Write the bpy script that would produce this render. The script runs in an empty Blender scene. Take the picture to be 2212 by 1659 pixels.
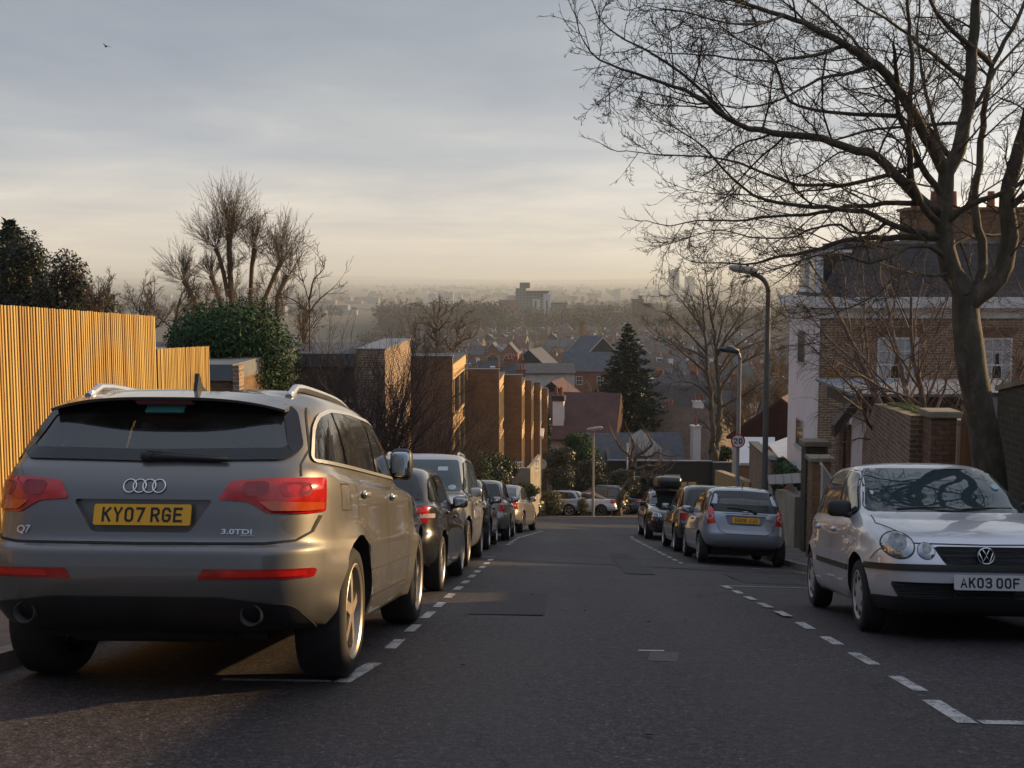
import bpy, bmesh, math, random
import numpy as np
from mathutils import Vector, Matrix, Euler
from mathutils.bvhtree import BVHTree
from mathutils.geometry import delaunay_2d_cdt

rnd = random.Random(7)
scene = bpy.context.scene
COL = scene.collection
R = math.radians

# ------------------------------------------------------------------ camera
FPX = 1160.0                       # focal length in pixels of a 1024 wide picture
YAW, PITCH, CAMZ = R(2.69), R(5.32), 1.10
SLOPE = 0.1921                     # the street falls 19 cm per metre
ALPHA = math.atan(SLOPE)
cam_d = bpy.data.cameras.new("camera")
cam = bpy.data.objects.new("camera", cam_d)
COL.objects.link(cam)
cam.location = (0, 0, CAMZ)
cam.rotation_euler = (R(90) - PITCH, 0, YAW)
cam_d.sensor_width = 36
cam_d.lens = 36 * FPX / 1024
cam_d.clip_start, cam_d.clip_end = 0.1, 40000
scene.camera = cam

# ------------------------------------------------------------------ colour management
scene.view_settings.view_transform = 'Standard'
scene.view_settings.look = 'None'
scene.view_settings.gamma = 1
scene.view_settings.exposure = 0.18
scene.render.engine = 'CYCLES'
scene.cycles.use_denoising = True
scene.cycles.volume_bounces = 1
scene.cycles.max_bounces = 8
scene.cycles.transparent_max_bounces = 8
scene.cycles.sample_clamp_indirect = 6

# ------------------------------------------------------------------ sun and sky
HAZE = 0.00016
SUN_AZ, SUN_EL = R(58), R(11.5)    # azimuth from the street's direction towards the right
sun_dir = Vector((math.sin(SUN_AZ) * math.cos(SUN_EL), math.cos(SUN_AZ) * math.cos(SUN_EL), math.sin(SUN_EL)))
sl = bpy.data.lights.new("sun", 'SUN')
sl.energy, sl.angle, sl.color = 5.0, R(0.8), (1.0, 0.66, 0.31)
so = bpy.data.objects.new("sun", sl)
COL.objects.link(so)
so.rotation_euler = (-sun_dir).to_track_quat('-Z', 'Y').to_euler()
so.location = (60, 40, 60)

world = bpy.data.worlds.new("World")
scene.world = world
world.use_nodes = True
wn, wl = world.node_tree.nodes, world.node_tree.links
wn.clear()


class NT:
  """small helper that writes node trees"""
  def __init__(s, tree):
    s.n, s.l = tree.nodes, tree.links

  def new(s, typ, **kw):
    nd = s.n.new(typ)
    for k, v in kw.items():
      setattr(nd, k, v)
    return nd

  def put(s, sock, v):
    if hasattr(v, 'is_output'):
      s.l.new(v, sock)
    elif v is not None:
      if sock.type == 'RGBA' and not hasattr(v, '__len__'):
        v = (v, v, v, 1)
      if sock.type == 'RGBA' and len(v) == 3:
        v = tuple(v) + (1,)
      sock.default_value = v

  def math(s, op, a, b=None, c=None, clamp=False):
    nd = s.new('ShaderNodeMath', operation=op, use_clamp=clamp)
    for i, v in enumerate((a, b, c)):
      if v is not None:
        s.put(nd.inputs[i], v)
    return nd.outputs[0]

  def mix(s, f, a, b, blend='MIX'):
    nd = s.new('ShaderNodeMix', data_type='RGBA', blend_type=blend)
    s.put(nd.inputs[0], f)
    s.put(nd.inputs[6], a)
    s.put(nd.inputs[7], b)
    return nd.outputs[2]

  def noise(s, vec, scale, detail=3, rough=.5, dist=0, dim='3D'):
    nd = s.new('ShaderNodeTexNoise', noise_dimensions=dim)
    if vec is not None:
      s.put(nd.inputs['Vector'], vec)
    nd.inputs['Scale'].default_value = scale
    nd.inputs['Detail'].default_value = detail
    nd.inputs['Roughness'].default_value = rough
    nd.inputs['Distortion'].default_value = dist
    return nd.outputs[0]

  def ramp(s, f, pts, interp='LINEAR'):
    nd = s.new('ShaderNodeValToRGB')
    s.put(nd.inputs[0], f)
    cr = nd.color_ramp
    cr.interpolation = interp
    while len(cr.elements) < len(pts):
      cr.elements.new(0.5)
    for e, (p, c) in zip(cr.elements, pts):
      e.position = p
      if not hasattr(c, '__len__'):
        c = (c, c, c)
      e.color = tuple(c) + (1,) if len(c) == 3 else c
    return nd.outputs[0]

  def maprange(s, f, a, b, c=0, d=1):
    nd = s.new('ShaderNodeMapRange')
    s.put(nd.inputs[0], f)
    for i, v in enumerate((a, b, c, d)):
      nd.inputs[i + 1].default_value = v
    return nd.outputs[0]

  def sep(s, v):
    nd = s.new('ShaderNodeSeparateXYZ')
    s.put(nd.inputs[0], v)
    return nd.outputs

  def comb(s, x, y, z):
    nd = s.new('ShaderNodeCombineXYZ')
    for i, v in enumerate((x, y, z)):
      s.put(nd.inputs[i], v)
    return nd.outputs[0]


w = NT(world.node_tree)
out = w.new('ShaderNodeOutputWorld')
sky = w.new('ShaderNodeTexSky', sky_type='NISHITA')
sky.sun_disc = False
sky.sun_elevation = SUN_EL
sky.sun_rotation = SUN_AZ
sky.air_density, sky.dust_density = 1.2, 3.0
bg1 = w.new('ShaderNodeBackground')
w.put(bg1.inputs[0], sky.outputs[0])
bg1.inputs[1].default_value = 0.07
tc = w.new('ShaderNodeTexCoord')
dirv = tc.outputs['Generated']
dx, dy, dz = w.sep(dirv)
den = w.math('ADD', w.math('MAXIMUM', dz, 0.0), 0.075)
pl = w.comb(w.math('DIVIDE', dx, den), w.math('DIVIDE', dy, den), 0.0)
grad = w.ramp(w.math('MAXIMUM', dz, 0.0), [(0.0, (.68, .60, .49)), (0.02, (.72, .64, .53)), (0.06, (.67, .63, .57)),
                      (0.10, (.52, .53, .54)), (0.17, (.375, .405, .45)), (0.26, (.285, .32, .375)), (0.5, (.46, .51, .61)), (1.0, (.54, .60, .72))])
n1 = w.noise(pl, 0.42, 5, .55, .6)
n2 = w.noise(pl, 1.3, 4, .6, .4)
nn = w.math('ADD', w.math('MULTIPLY', n1, .68), w.math('MULTIPLY', n2, .32))
cl = w.ramp(nn, [(.32, (.82, .84, .88)), (.46, (.95, .955, .975)), (.57, (1.07, 1.055, 1.03)), (.70, (1.30, 1.25, 1.18))])
cl = w.mix(w.maprange(dz, 0.0, 0.05), (1, 1, 1), cl)
skyc = w.mix(1.0, grad, cl, 'MULTIPLY')
# the veiled sun brightens the cloud around it
sd = w.new('ShaderNodeVectorMath', operation='DOT_PRODUCT')
w.put(sd.inputs[0], dirv)
gd = Vector((math.sin(R(24)), math.cos(R(24)), 0.115)).normalized()
sd.inputs[1].default_value = gd
gl = w.math('POWER', w.math('MAXIMUM', sd.outputs['Value'], 0.0), 26.0)
gl2 = w.math('MULTIPLY', gl, w.ramp(nn, [(.35, .2), (.6, 1.0)]))
glow = w.mix(1.0, w.comb(.50, .47, .41), w.comb(gl2, gl2, gl2), 'MULTIPLY')
skyc = w.mix(1.0, skyc, glow, 'ADD')
# away from the sun the sky is darker and bluer
ln = w.new('ShaderNodeVectorMath', operation='NORMALIZE')
w.put(ln.inputs[0], w.comb(dx, dy, 0.0))
sb = w.new('ShaderNodeVectorMath', operation='DOT_PRODUCT')
w.put(sb.inputs[0], ln.outputs[0])
sb.inputs[1].default_value = (math.sin(SUN_AZ), math.cos(SUN_AZ), 0)
away = w.math('MULTIPLY', w.maprange(sb.outputs['Value'], .15, -.75), w.maprange(dz, 1.0, .5))
skyc = w.mix(away, skyc, w.mix(1.0, skyc, (.46, .52, .64), 'MULTIPLY'))
bg2 = w.new('ShaderNodeBackground')
w.put(bg2.inputs[0], skyc)
bg2.inputs[1].default_value = 1.0
mx = w.new('ShaderNodeMixShader')
mx.inputs[0].default_value = 0.90
w.l.new(bg1.outputs[0], mx.inputs[1])
w.l.new(bg2.outputs[0], mx.inputs[2])
w.l.new(mx.outputs[0], out.inputs['Surface'])

# ------------------------------------------------------------------ helpers
_f = Vector((-math.sin(YAW) * math.cos(PITCH), math.cos(YAW) * math.cos(PITCH), -math.sin(PITCH)))
_r = Vector((math.cos(YAW), math.sin(YAW), 0))
_u = _r.cross(_f)


def ray(px, py):
  return _f + _r * ((px - 512) / FPX) - _u * ((py - 384) / FPX)


def at(px, py, Y):
  """the point of the place that lies Y metres down the street in direction (px, py)"""
  d = ray(px, py)
  return Vector((0, 0, CAMZ)) + d * (Y / d.y)


def V(px, py, Y):
  return at(px * 1024 / 2212, py * 1024 / 2212, Y)


def road_z(y):
  return -SLOPE * y


def lean(y):
  return float(np.interp(y, [10.6, 13, 22, 34, 50, 62], [0, .012, .045, .045, .012, 0]))


def cross(x, y):
  """below the first cars the street leans to its right"""
  return -lean(y) * (min(max(x, -1.3), 4.4) + 1.3)


def smooth(t):
  t = np.clip(t, 0, 1)
  return t * t * (3 - 2 * t)


_TY = [-400, -60, 0, 72, 84, 110, 160, 240, 350, 500, 800, 1150, 1450, 2000, 3000, 30000]
_TZ = [26, 11.5, 0, -13.83, -15.6, -18.5, -23, -30, -36, -41, -46.5, -48, -50, -60, -64, -66]


def ground_z(x, y):
  z = float(np.interp(y, _TY, _TZ))
  if y > 100:
    z += 2.5 * math.sin(x * .011 + 1) * min(1, (y - 100) / 200)
  return z


class MB:
  """collects faces and links them as one mesh object"""
  def __init__(s):
    s.v, s.f, s.m = [], [], []

  def add(s, vs, fs, m=0):
    b = len(s.v)
    s.v.extend([tuple(p) for p in vs])
    s.f.extend([tuple(i + b for i in f) for f in fs])
    s.m.extend([m] * len(fs))
    return s

  def box(s, x0, x1, y0, y1, z0, z1, m=0, M=None):
    vs = [Vector(p) for p in ((x0, y0, z0), (x1, y0, z0), (x1, y1, z0), (x0, y1, z0), (x0, y0, z1), (x1, y0, z1), (x1, y1, z1), (x0, y1, z1))]
    if M is not None:
      vs = [M @ p for p in vs]
    return s.add(vs, [(3, 2, 1, 0), (4, 5, 6, 7), (0, 1, 5, 4), (1, 2, 6, 5), (2, 3, 7, 6), (3, 0, 4, 7)], m)

  def prism(s, poly, h0, h1, axis='z', m=0, M=None):
    """poly: list of (a,b); extruded along axis. z:(x,y) y:(x,z) x:(y,z)"""
    def mk(a, b, h):
      p = {'z': (a, b, h), 'y': (a, h, b), 'x': (h, a, b)}[axis]
      return M @ Vector(p) if M is not None else Vector(p)
    n = len(poly)
    vs = [mk(a, b, h0) for a, b in poly] + [mk(a, b, h1) for a, b in poly]
    fs = [tuple(range(n - 1, -1, -1)), tuple(range(n, 2 * n))] + [(i, (i + 1) % n, n + (i + 1) % n, n + i) for i in range(n)]
    return s.add(vs, fs, m)

  def tube(s, pts, rad, n=6, m=0, caps=True):
    pts = [Vector(p) for p in pts]
    if not hasattr(rad, '__len__'):
      rad = [rad] * len(pts)
    vs, fs = [], []
    up = None
    for i, p in enumerate(pts):
      t = (pts[min(i + 1, len(pts) - 1)] - pts[max(i - 1, 0)])
      if t.length < 1e-9:
        t = Vector((0, 0, 1))
      t.normalize()
      if up is None:
        up = t.orthogonal().normalized()
      up = (up - t * up.dot(t))
      if up.length < 1e-6:
        up = t.orthogonal()
      up.normalize()
      sd_ = t.cross(up)
      for k in range(n):
        a = 2 * math.pi * k / n
        vs.append(p + (up * math.cos(a) + sd_ * math.sin(a)) * rad[i])
    for i in range(len(pts) - 1):
      for k in range(n):
        fs.append((i * n + k, i * n + (k + 1) % n, (i + 1) * n + (k + 1) % n, (i + 1) * n + k))
    if caps:
      fs.append(tuple(range(n - 1, -1, -1)))
      b = (len(pts) - 1) * n
      fs.append(tuple(range(b, b + n)))
    return s.add(vs, fs, m)

  def lathe(s, prof, n=32, axis='x', c=(0, 0, 0), m=0, closed=False):
    """prof: list of (h, r) along axis"""
    vs, fs = [], []
    for h, r in prof:
      for k in range(n):
        a = 2 * math.pi * k / n
        ca, sa = r * math.cos(a), r * math.sin(a)
        p = {'x': (h, ca, sa), 'y': (ca, h, sa), 'z': (ca, sa, h)}[axis]
        vs.append((p[0] + c[0], p[1] + c[1], p[2] + c[2]))
    L = len(prof)
    for i in range(L - 1 + (1 if closed else 0)):
      j = (i + 1) % L
      for k in range(n):
        fs.append((i * n + k, i * n + (k + 1) % n, j * n + (k + 1) % n, j * n + k))
    return s.add(vs, fs, m)

  def blob(s, c, r, e=(.5, .5), n=(16, 10), m=0, M=None):
    """superellipsoid"""
    vs, fs = [], []
    def pw(v, q):
      return math.copysign(abs(v) ** q, v)
    for j in range(n[1] + 1):
      ph = -math.pi / 2 + math.pi * j / n[1]
      for i in range(n[0]):
        th = 2 * math.pi * i / n[0]
        p = Vector((r[0] * pw(math.cos(ph), e[0]) * pw(math.cos(th), e[1]), r[1] * pw(math.cos(ph), e[0]) * pw(math.sin(th), e[1]), r[2] * pw(math.sin(ph), e[0])))
        if M is not None:
          p = M @ p
        vs.append(p + Vector(c))
    for j in range(n[1]):
      for i in range(n[0]):
        fs.append((j * n[0] + i, j * n[0] + (i + 1) % n[0], (j + 1) * n[0] + (i + 1) % n[0], (j + 1) * n[0] + i))
    return s.add(vs, fs, m)

  def mesh(s, name, mats, smooth_=False, clean=True):
    me = bpy.data.meshes.new(name)
    me.from_pydata(s.v, [], s.f)
    if not isinstance(mats, (list, tuple)):
      mats = [mats]
    for k in mats:
      me.materials.append(k)
    if len(mats) > 1:
      me.polygons.foreach_set('material_index', s.m)
    if smooth_:
      me.polygons.foreach_set('use_smooth', [True] * len(me.polygons))
    if clean:
      bm = bmesh.new()
      bm.from_mesh(me)
      bmesh.ops.recalc_face_normals(bm, faces=bm.faces)
      bm.to_mesh(me)
      bm.free()
    me.update()
    return me

  def build(s, name, mats, parent=None, smooth_=False, clean=True, **kw):
    return link(name, s.mesh(name, mats, smooth_, clean), parent, **kw)


def link(name, me, parent=None, **kw):
  o = bpy.data.objects.new(name, me)
  COL.objects.link(o)
  if parent is not None:
    o.parent = parent
  return tag(o, **kw)


def tag(o, label=None, cat=None, group=None, kind=None):
  if label:
    o['label'] = label
  if cat:
    o['category'] = cat
  if group:
    o['group'] = group
  if kind:
    o['kind'] = kind
  return o


def empty(name, loc=(0, 0, 0), rz=0, **kw):
  o = bpy.data.objects.new(name, None)
  COL.objects.link(o)
  o.location = loc
  o.rotation_euler = (0, 0, rz)
  o.empty_display_size = .2
  return tag(o, **kw)


def copy_tree(o, parent=None):
  c = o.copy()
  COL.objects.link(c)
  if parent is not None:
    c.parent = parent
  for ch in list(o.children):
    copy_tree(ch, c)
  return c


def place(o, loc, rz=0, sc=1, **kw):
  o.location = loc
  o.rotation_euler = (0, 0, rz)
  o.scale = (sc, sc, sc) if not hasattr(sc, '__len__') else sc
  return tag(o, **kw)


def autosmooth(o, ang=35):
  me = o.data
  me.polygons.foreach_set('use_smooth', [True] * len(me.polygons))
  bm = bmesh.new()
  bm.from_mesh(me)
  for e in bm.edges:
    if len(e.link_faces) == 2 and e.calc_face_angle(0) > R(ang):
      e.smooth = False
  bm.to_mesh(me)
  bm.free()
  return o


def bevel(o, w_=.01, seg=2, ang=40):
  bm = bmesh.new()
  bm.from_mesh(o.data)
  bmesh.ops.remove_doubles(bm, verts=bm.verts, dist=1e-5)
  es = [e for e in bm.edges if len(e.link_faces) == 2 and e.calc_face_angle(0) > R(ang)]
  bmesh.ops.bevel(bm, geom=es, offset=w_, segments=seg, profile=.5, affect='EDGES', clamp_overlap=True)
  bm.to_mesh(o.data)
  bm.free()
  return o


# ------------------------------------------------------------------ materials
def principled(name):
  m = bpy.data.materials.new(name)
  m.use_nodes = True
  nt = NT(m.node_tree)
  b = m.node_tree.nodes['Principled BSDF']
  return m, nt, b


def flat(name, col, rough=.6, metal=0, spec=.5, coat=0, var=.12, scale=6, bump=0, bscale=40, sheen=0):
  """plain paint, metal or plastic with a little mottling of its own"""
  m, nt, b = principled(name)
  t = nt.new('ShaderNodeTexCoord').outputs['Object']
  f = nt.noise(t, scale, 4, .6)
  lo = tuple(c * (1 - var) for c in col)
  hi = tuple(min(1, c * (1 + var)) for c in col)
  nt.put(b.inputs['Base Color'], nt.ramp(f, [(.3, lo), (.7, hi)]))
  b.inputs['Roughness'].default_value = rough
  b.inputs['Metallic'].default_value = metal
  b.inputs['Specular IOR Level'].default_value = spec
  b.inputs['Coat Weight'].default_value = coat
  b.inputs['Coat Roughness'].default_value = .06
  if bump:
    bp = nt.new('ShaderNodeBump')
    bp.inputs['Strength'].default_value = bump
    bp.inputs['Distance'].default_value = .02
    nt.put(bp.inputs['Height'], nt.noise(t, bscale, 4, .6))
    nt.l.new(bp.outputs[0], b.inputs['Normal'])
  return m


def wall_uv(nt):
  """u along the wall, v up, whichever way the wall faces"""
  t = nt.new('ShaderNodeTexCoord')
  x, y, z = nt.sep(t.outputs['Object'])
  nx, ny, nz = nt.sep(t.outputs['Normal'])
  fx = nt.math('GREATER_THAN', nt.math('ABSOLUTE', nx), nt.math('ABSOLUTE', ny))
  u = nt.math('ADD', nt.math('MULTIPLY', fx, y), nt.math('MULTIPLY', nt.math('SUBTRACT', 1, fx), x))
  return nt.comb(u, z, 0.0), t.outputs['Object']


def brick(name, c1, c2, mortar, scale=1.0, stain=.5, moss=0):
  m, nt, b = principled(name)
  uv, ob = wall_uv(nt)
  bt = nt.new('ShaderNodeTexBrick')
  nt.put(bt.inputs['Vector'], uv)
  bt.inputs['Scale'].default_value = 1
  bt.inputs['Brick Width'].default_value = .225 * scale
  bt.inputs['Row Height'].default_value = .075 * scale
  bt.inputs['Mortar Size'].default_value = .009 * scale
  bt.inputs['Bias'].default_value = -.1
  nt.put(bt.inputs['Color1'], c1)
  nt.put(bt.inputs['Color2'], c2)
  nt.put(bt.inputs['Mortar'], mortar)
  f = nt.noise(ob, 1.1, 5, .65)
  c = nt.mix(nt.maprange(f, .35, .75, 0, stain), bt.outputs['Color'], tuple(k * .35 for k in c1))
  f2 = nt.noise(ob, 14, 2, .5)
  c = nt.mix(1.0, c, nt.ramp(f2, [(.3, .78), (.7, 1.2)]), 'MULTIPLY')
  if moss:
    c = nt.mix(nt.maprange(nt.noise(ob, 2.2, 5, .7), .5, .72, 0, moss), c, (.05, .06, .02))
  nt.put(b.inputs['Base Color'], c)
  b.inputs['Roughness'].default_value = .85
  bp = nt.new('ShaderNodeBump')
  bp.inputs['Strength'].default_value = .6
  bp.inputs['Distance'].default_value = .01
  nt.put(bp.inputs['Height'], nt.math('SUBTRACT', f2, bt.outputs['Fac']))
  nt.l.new(bp.outputs[0], b.inputs['Normal'])
  return m


def tiles(name, c1, c2, row=.12, width=.2, var=.5):
  """roof tiles: courses follow the height, joints run up the slope"""
  m, nt, b = principled(name)
  uv, ob = wall_uv(nt)
  bt = nt.new('ShaderNodeTexBrick')
  nt.put(bt.inputs['Vector'], uv)
  bt.inputs['Scale'].default_value = 1
  bt.inputs['Brick Width'].default_value = width
  bt.inputs['Row Height'].default_value = row
  bt.inputs['Mortar Size'].default_value = .006
  nt.put(bt.inputs['Color1'], c1)
  nt.put(bt.inputs['Color2'], c2)
  nt.put(bt.inputs['Mortar'], tuple(k * .4 for k in c1))
  f = nt.noise(ob, .8, 5, .65)
  nt.put(b.inputs['Base Color'], nt.mix(1.0, bt.outputs['Color'], nt.ramp(f, [(.3, 1 - var), (.7, 1 + var * .6)]), 'MULTIPLY'))
  b.inputs['Roughness'].default_value = .7
  bp = nt.new('ShaderNodeBump')
  bp.inputs['Strength'].default_value = .5
  bp.inputs['Distance'].default_value = .02
  nt.put(bp.inputs['Height'], nt.math('SUBTRACT', 1, bt.outputs['Fac']))
  nt.l.new(bp.outputs[0], b.inputs['Normal'])
  return m


def glass(name, col=(.02, .025, .026), rough=.03):
  m, nt, b = principled(name)
  b.inputs['Base Color'].default_value = tuple(col) + (1,)
  b.inputs['Roughness'].default_value = rough
  b.inputs['IOR'].default_value = 1.52
  b.inputs['Specular IOR Level'].default_value = .6
  return m


def paint(name, col, metal=.6, rough=.32, dirt=.25, dirtcol=(.10, .085, .07), flake=True):
  """car paint under a clear coat, dusty towards the sills"""
  m, nt, b = principled(name)
  t = nt.new('ShaderNodeTexCoord').outputs['Object']
  x, y, z = nt.sep(t)
  f = nt.noise(t, 2.5, 5, .7)
  film = nt.math('MULTIPLY', nt.maprange(f, .35, .75), nt.maprange(z, 1.0, .25, .25, 1))
  film = nt.math('MULTIPLY', film, dirt)
  nt.put(b.inputs['Base Color'], nt.mix(film, col, dirtcol))
  nt.put(b.inputs['Metallic'], nt.math('MULTIPLY', nt.math('SUBTRACT', 1, film), metal))
  nt.put(b.inputs['Roughness'], nt.math('ADD', nt.math('MULTIPLY', film, .5), rough))
  b.inputs['Coat Weight'].default_value = 1.0
  b.inputs['Coat Roughness'].default_value = .035
  return m

MAT = {}
MAT['arch'] = flat('arch_black', (.012, .012, .012), .9)
MAT['tyre'] = flat('tyre_rubber', (.018, .017, .017), .85, var=.3, scale=20)
MAT['alloy'] = flat('alloy', (.46, .44, .42), .35, .85, var=.15)
MAT['bronze_alloy'] = flat('alloy_dusty', (.42, .36, .30), .42, .7, var=.3)
MAT['dark_alloy'] = flat('alloy_dark', (.16, .16, .17), .35, .8)
MAT['brake'] = flat('brake_grey', (.05, .05, .05), .6, .5)
MAT['cap'] = flat('wheel_cover', (.42, .42, .43), .45, .4, var=.2)
MAT['gap'] = flat('shut_line_black', (.01, .01, .01), .8)
MAT['trim'] = flat('black_trim', (.018, .018, .019), .45, var=.2)
MAT['gloss'] = flat('gloss_black', (.008, .008, .009), .12)
MAT['chrome'] = flat('chrome', (.75, .75, .76), .12, 1, var=.05)
MAT['satin'] = flat('satin_rail', (.62, .62, .63), .3, .9, var=.06)
MAT['mirror'] = flat('mirror_silver', (.5, .52, .54), .03, 1, var=.02)
MAT['plate_yellow'] = flat('plate_yellow', (.80, .40, .015), .35, var=.06)
MAT['plate_white'] = flat('plate_white', (.70, .70, .68), .35, var=.05)
MAT['plate_black'] = flat('plate_black', (.012, .012, .014), .5)
MAT['glass'] = glass('car_glass', (.018, .022, .022), .03)
MAT['glass_light'] = glass('car_glass_clear', (.05, .065, .065), .04)
def see_through(name, tint=(.40, .46, .44)):
  m, nt, b = principled(name)
  tr = nt.new('ShaderNodeBsdfTransparent')
  tr.inputs[0].default_value = tint + (1,)
  gl = nt.new('ShaderNodeBsdfGlossy')
  gl.inputs['Roughness'].default_value = .03
  gl.inputs['Color'].default_value = (.9, .92, .92, 1)
  fr = nt.new('ShaderNodeFresnel')
  fr.inputs[0].default_value = 1.9
  mx_ = nt.new('ShaderNodeMixShader')
  t = nt.new('ShaderNodeTexCoord').outputs['Object']
  df = nt.new('ShaderNodeBsdfDiffuse')
  df.inputs[0].default_value = (.16, .15, .14, 1)
  nt.l.new(fr.outputs[0], mx_.inputs[0])
  nt.l.new(tr.outputs[0], mx_.inputs[1])
  nt.l.new(gl.outputs[0], mx_.inputs[2])
  m2 = nt.new('ShaderNodeMixShader')
  nt.put(m2.inputs[0], nt.maprange(nt.noise(t, 3.5, 5, .65), .35, .75, .03, .20))
  nt.l.new(mx_.outputs[0], m2.inputs[1])
  nt.l.new(df.outputs[0], m2.inputs[2])
  nt.l.new(m2.outputs[0], nt.n['Material Output'].inputs[0])
  return m


MAT['see'] = see_through('tinted_glass')
MAT['see_clear'] = see_through('clear_glass', (.62, .68, .67))
MAT['cabin'] = flat('cabin_dark', (.030, .028, .027), .85, var=.3, scale=4)
MAT['seat'] = flat('seat_cloth', (.045, .042, .040), .8, var=.3, scale=6)
MAT['tail_red'] = flat('tail_lamp_red', (.52, .013, .010), .12, coat=.6, var=.25, scale=9)
MAT['tail_dark'] = flat('tail_lamp_dark', (.30, .009, .008), .15, coat=.6, var=.3, scale=9)
MAT['tail_amber'] = flat('tail_lamp_amber', (.55, .075, .012), .12, coat=.6, var=.25, scale=9)
MAT['tail_clear'] = flat('tail_lamp_clear', (.55, .42, .40), .12, coat=.6, var=.2, scale=9)
MAT['lamp_clear'] = flat('head_lamp', (.42, .44, .46), .08, .75, coat=1, var=.35, scale=14)
MAT['lamp_inner'] = flat('head_lamp_inner', (.20, .21, .22), .1, .6, coat=1, var=.5, scale=26)

# ------------------------------------------------------------------ cars
def pchip(t, Y, tt):
  t = np.asarray(t, float)
  Y = np.asarray(Y, float)
  h = np.diff(t)
  sh = (-1,) + (1,) * (Y.ndim - 1)
  d = np.diff(Y, axis=0) / h.reshape(sh)
  m = np.zeros_like(Y)
  w1 = (2 * h[1:] + h[:-1]).reshape(sh)
  w2 = (h[1:] + 2 * h[:-1]).reshape(sh)
  a, b = d[:-1], d[1:]
  ok = a * b > 1e-12
  with np.errstate(divide='ignore', invalid='ignore'):
    hm = (w1 + w2) / (w1 / a + w2 / b)
  m[1:-1] = np.where(ok, hm, 0)
  m[0], m[-1] = d[0], d[-1]
  k = np.clip(np.searchsorted(t, tt, side='right') - 1, 0, len(t) - 2)
  u = ((tt - t[k]) / h[k]).reshape(sh)
  hk = h[k].reshape(sh)
  return ((2 * u**3 - 3 * u**2 + 1) * Y[k] + (u**3 - 2 * u**2 + u) * hk * m[k] + (-2 * u**3 + 3 * u**2) * Y[k + 1] + (u**3 - u**2) * hk * m[k + 1])


def half_ring(q, M):
  yr, zr, yf, zf, w, zsr, zsf, nr, nf = q
  yc = (yr + yf) / 2
  pts = []
  for n, sgn, a in ((nf, 1, yf - yc), (nr, -1, yc - yr)):
    e = 2 ** (-1.0 / n)
    xs = np.linspace(0, e, 160)
    p1 = np.stack([xs, (1 - xs**n) ** (1 / n)], 1)
    ys = np.linspace(e, 0, 160)[1:]
    p2 = np.stack([(1 - ys**n) ** (1 / n), ys], 1)
    p = np.concatenate([p1, p2])
    p = np.stack([p[:, 0] * w, yc + sgn * p[:, 1] * a], 1)
    pts.append(p if sgn > 0 else p[::-1][1:])
  P = np.concatenate(pts)
  sg = np.diff(P, axis=0)
  ln = np.hypot(sg[:, 0], sg[:, 1])
  an = np.unwrap(np.arctan2(sg[:, 1], sg[:, 0]))
  turn = np.abs(np.diff(an, prepend=an[0]))
  me = ln / ln.sum() + .55 * turn / max(turn.sum(), 1e-6)
  cu = np.concatenate([[0], np.cumsum(me)])
  cu /= cu[-1]
  u = np.linspace(0, 1, M)
  x, y = np.interp(u, cu, P[:, 0]), np.interp(u, cu, P[:, 1])
  x[0] = x[-1] = 0
  s = (y - yr) / (yf - yr)
  z = pchip([-.001, .04, .2, .8, .96, 1.001], [zr, zr, zsr, zsf, zf, zf], s)
  return np.stack([x, y, z], 1)


def rpoly(pts, r, seg=5):
  out_ = []
  n = len(pts)
  for i in range(n):
    p = pts[i]
    rr = p[2] if len(p) > 2 else r
    p, a, b = Vector(p[:2]), Vector(pts[i - 1][:2]), Vector(pts[(i + 1) % n][:2])
    da, db = a - p, b - p
    k = min(rr, da.length * .48, db.length * .48)
    if k < 1e-4:
      out_.append(tuple(p))
      continue
    s0, s1 = p + da.normalized() * k, p + db.normalized() * k
    for j in range(seg + 1):
      t = j / seg
      out_.append(tuple(s0 * (1 - t) ** 2 + p * 2 * t * (1 - t) + s1 * t * t))
  return out_


def ellipse(cx, cz, rx, rz=None, n=28):
  rz = rz or rx
  return [(cx + rx * math.cos(2 * math.pi * k / n), cz + rz * math.sin(2 * math.pi * k / n)) for k in range(n)]


def inset(poly, d):
  n = len(poly)
  ar = sum(poly[i][0] * poly[(i + 1) % n][1] - poly[(i + 1) % n][0] * poly[i][1] for i in range(n))
  sg = 1 if ar > 0 else -1
  o_ = []
  for i in range(n):
    a, p, b = Vector(poly[i - 1][:2]), Vector(poly[i][:2]), Vector(poly[(i + 1) % n][:2])
    e1, e2 = (p - a), (b - p)
    if e1.length < 1e-7 or e2.length < 1e-7:
      o_.append(tuple(p))
      continue
    e1.normalize()
    e2.normalize()
    n1, n2 = Vector((-e1.y, e1.x)) * sg, Vector((-e2.y, e2.x)) * sg
    m = n1 + n2
    k = d / max(.35, 1 + n1.dot(n2)) * 1.0
    o_.append(tuple(p + m * k))
  return o_


def clip(poly, a, b, keep_left=True):
  """keep the part of poly on one side of the line a->b"""
  a, b = Vector(a), Vector(b)
  d = b - a
  def sd_(p):
    v = d.x * (p[1] - a.y) - d.y * (p[0] - a.x)
    return v if keep_left else -v
  o_ = []
  for i in range(len(poly)):
    p, q = poly[i - 1], poly[i]
    sp, sq = sd_(p), sd_(q)
    if (sp >= 0) != (sq >= 0):
      t = sp / (sp - sq)
      o_.append((p[0] + (q[0] - p[0]) * t, p[1] + (q[1] - p[1]) * t))
    if sq >= 0:
      o_.append(tuple(q[:2]))
  return o_


def in_poly(x, y, poly):
  c = False
  j = len(poly) - 1
  for i in range(len(poly)):
    xi, yi = poly[i][:2]
    xj, yj = poly[j][:2]
    if (yi > y) != (yj > y) and x < (xj - xi) * (y - yi) / (yj - yi) + xi:
      c = not c
    j = i
  return c


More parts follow.
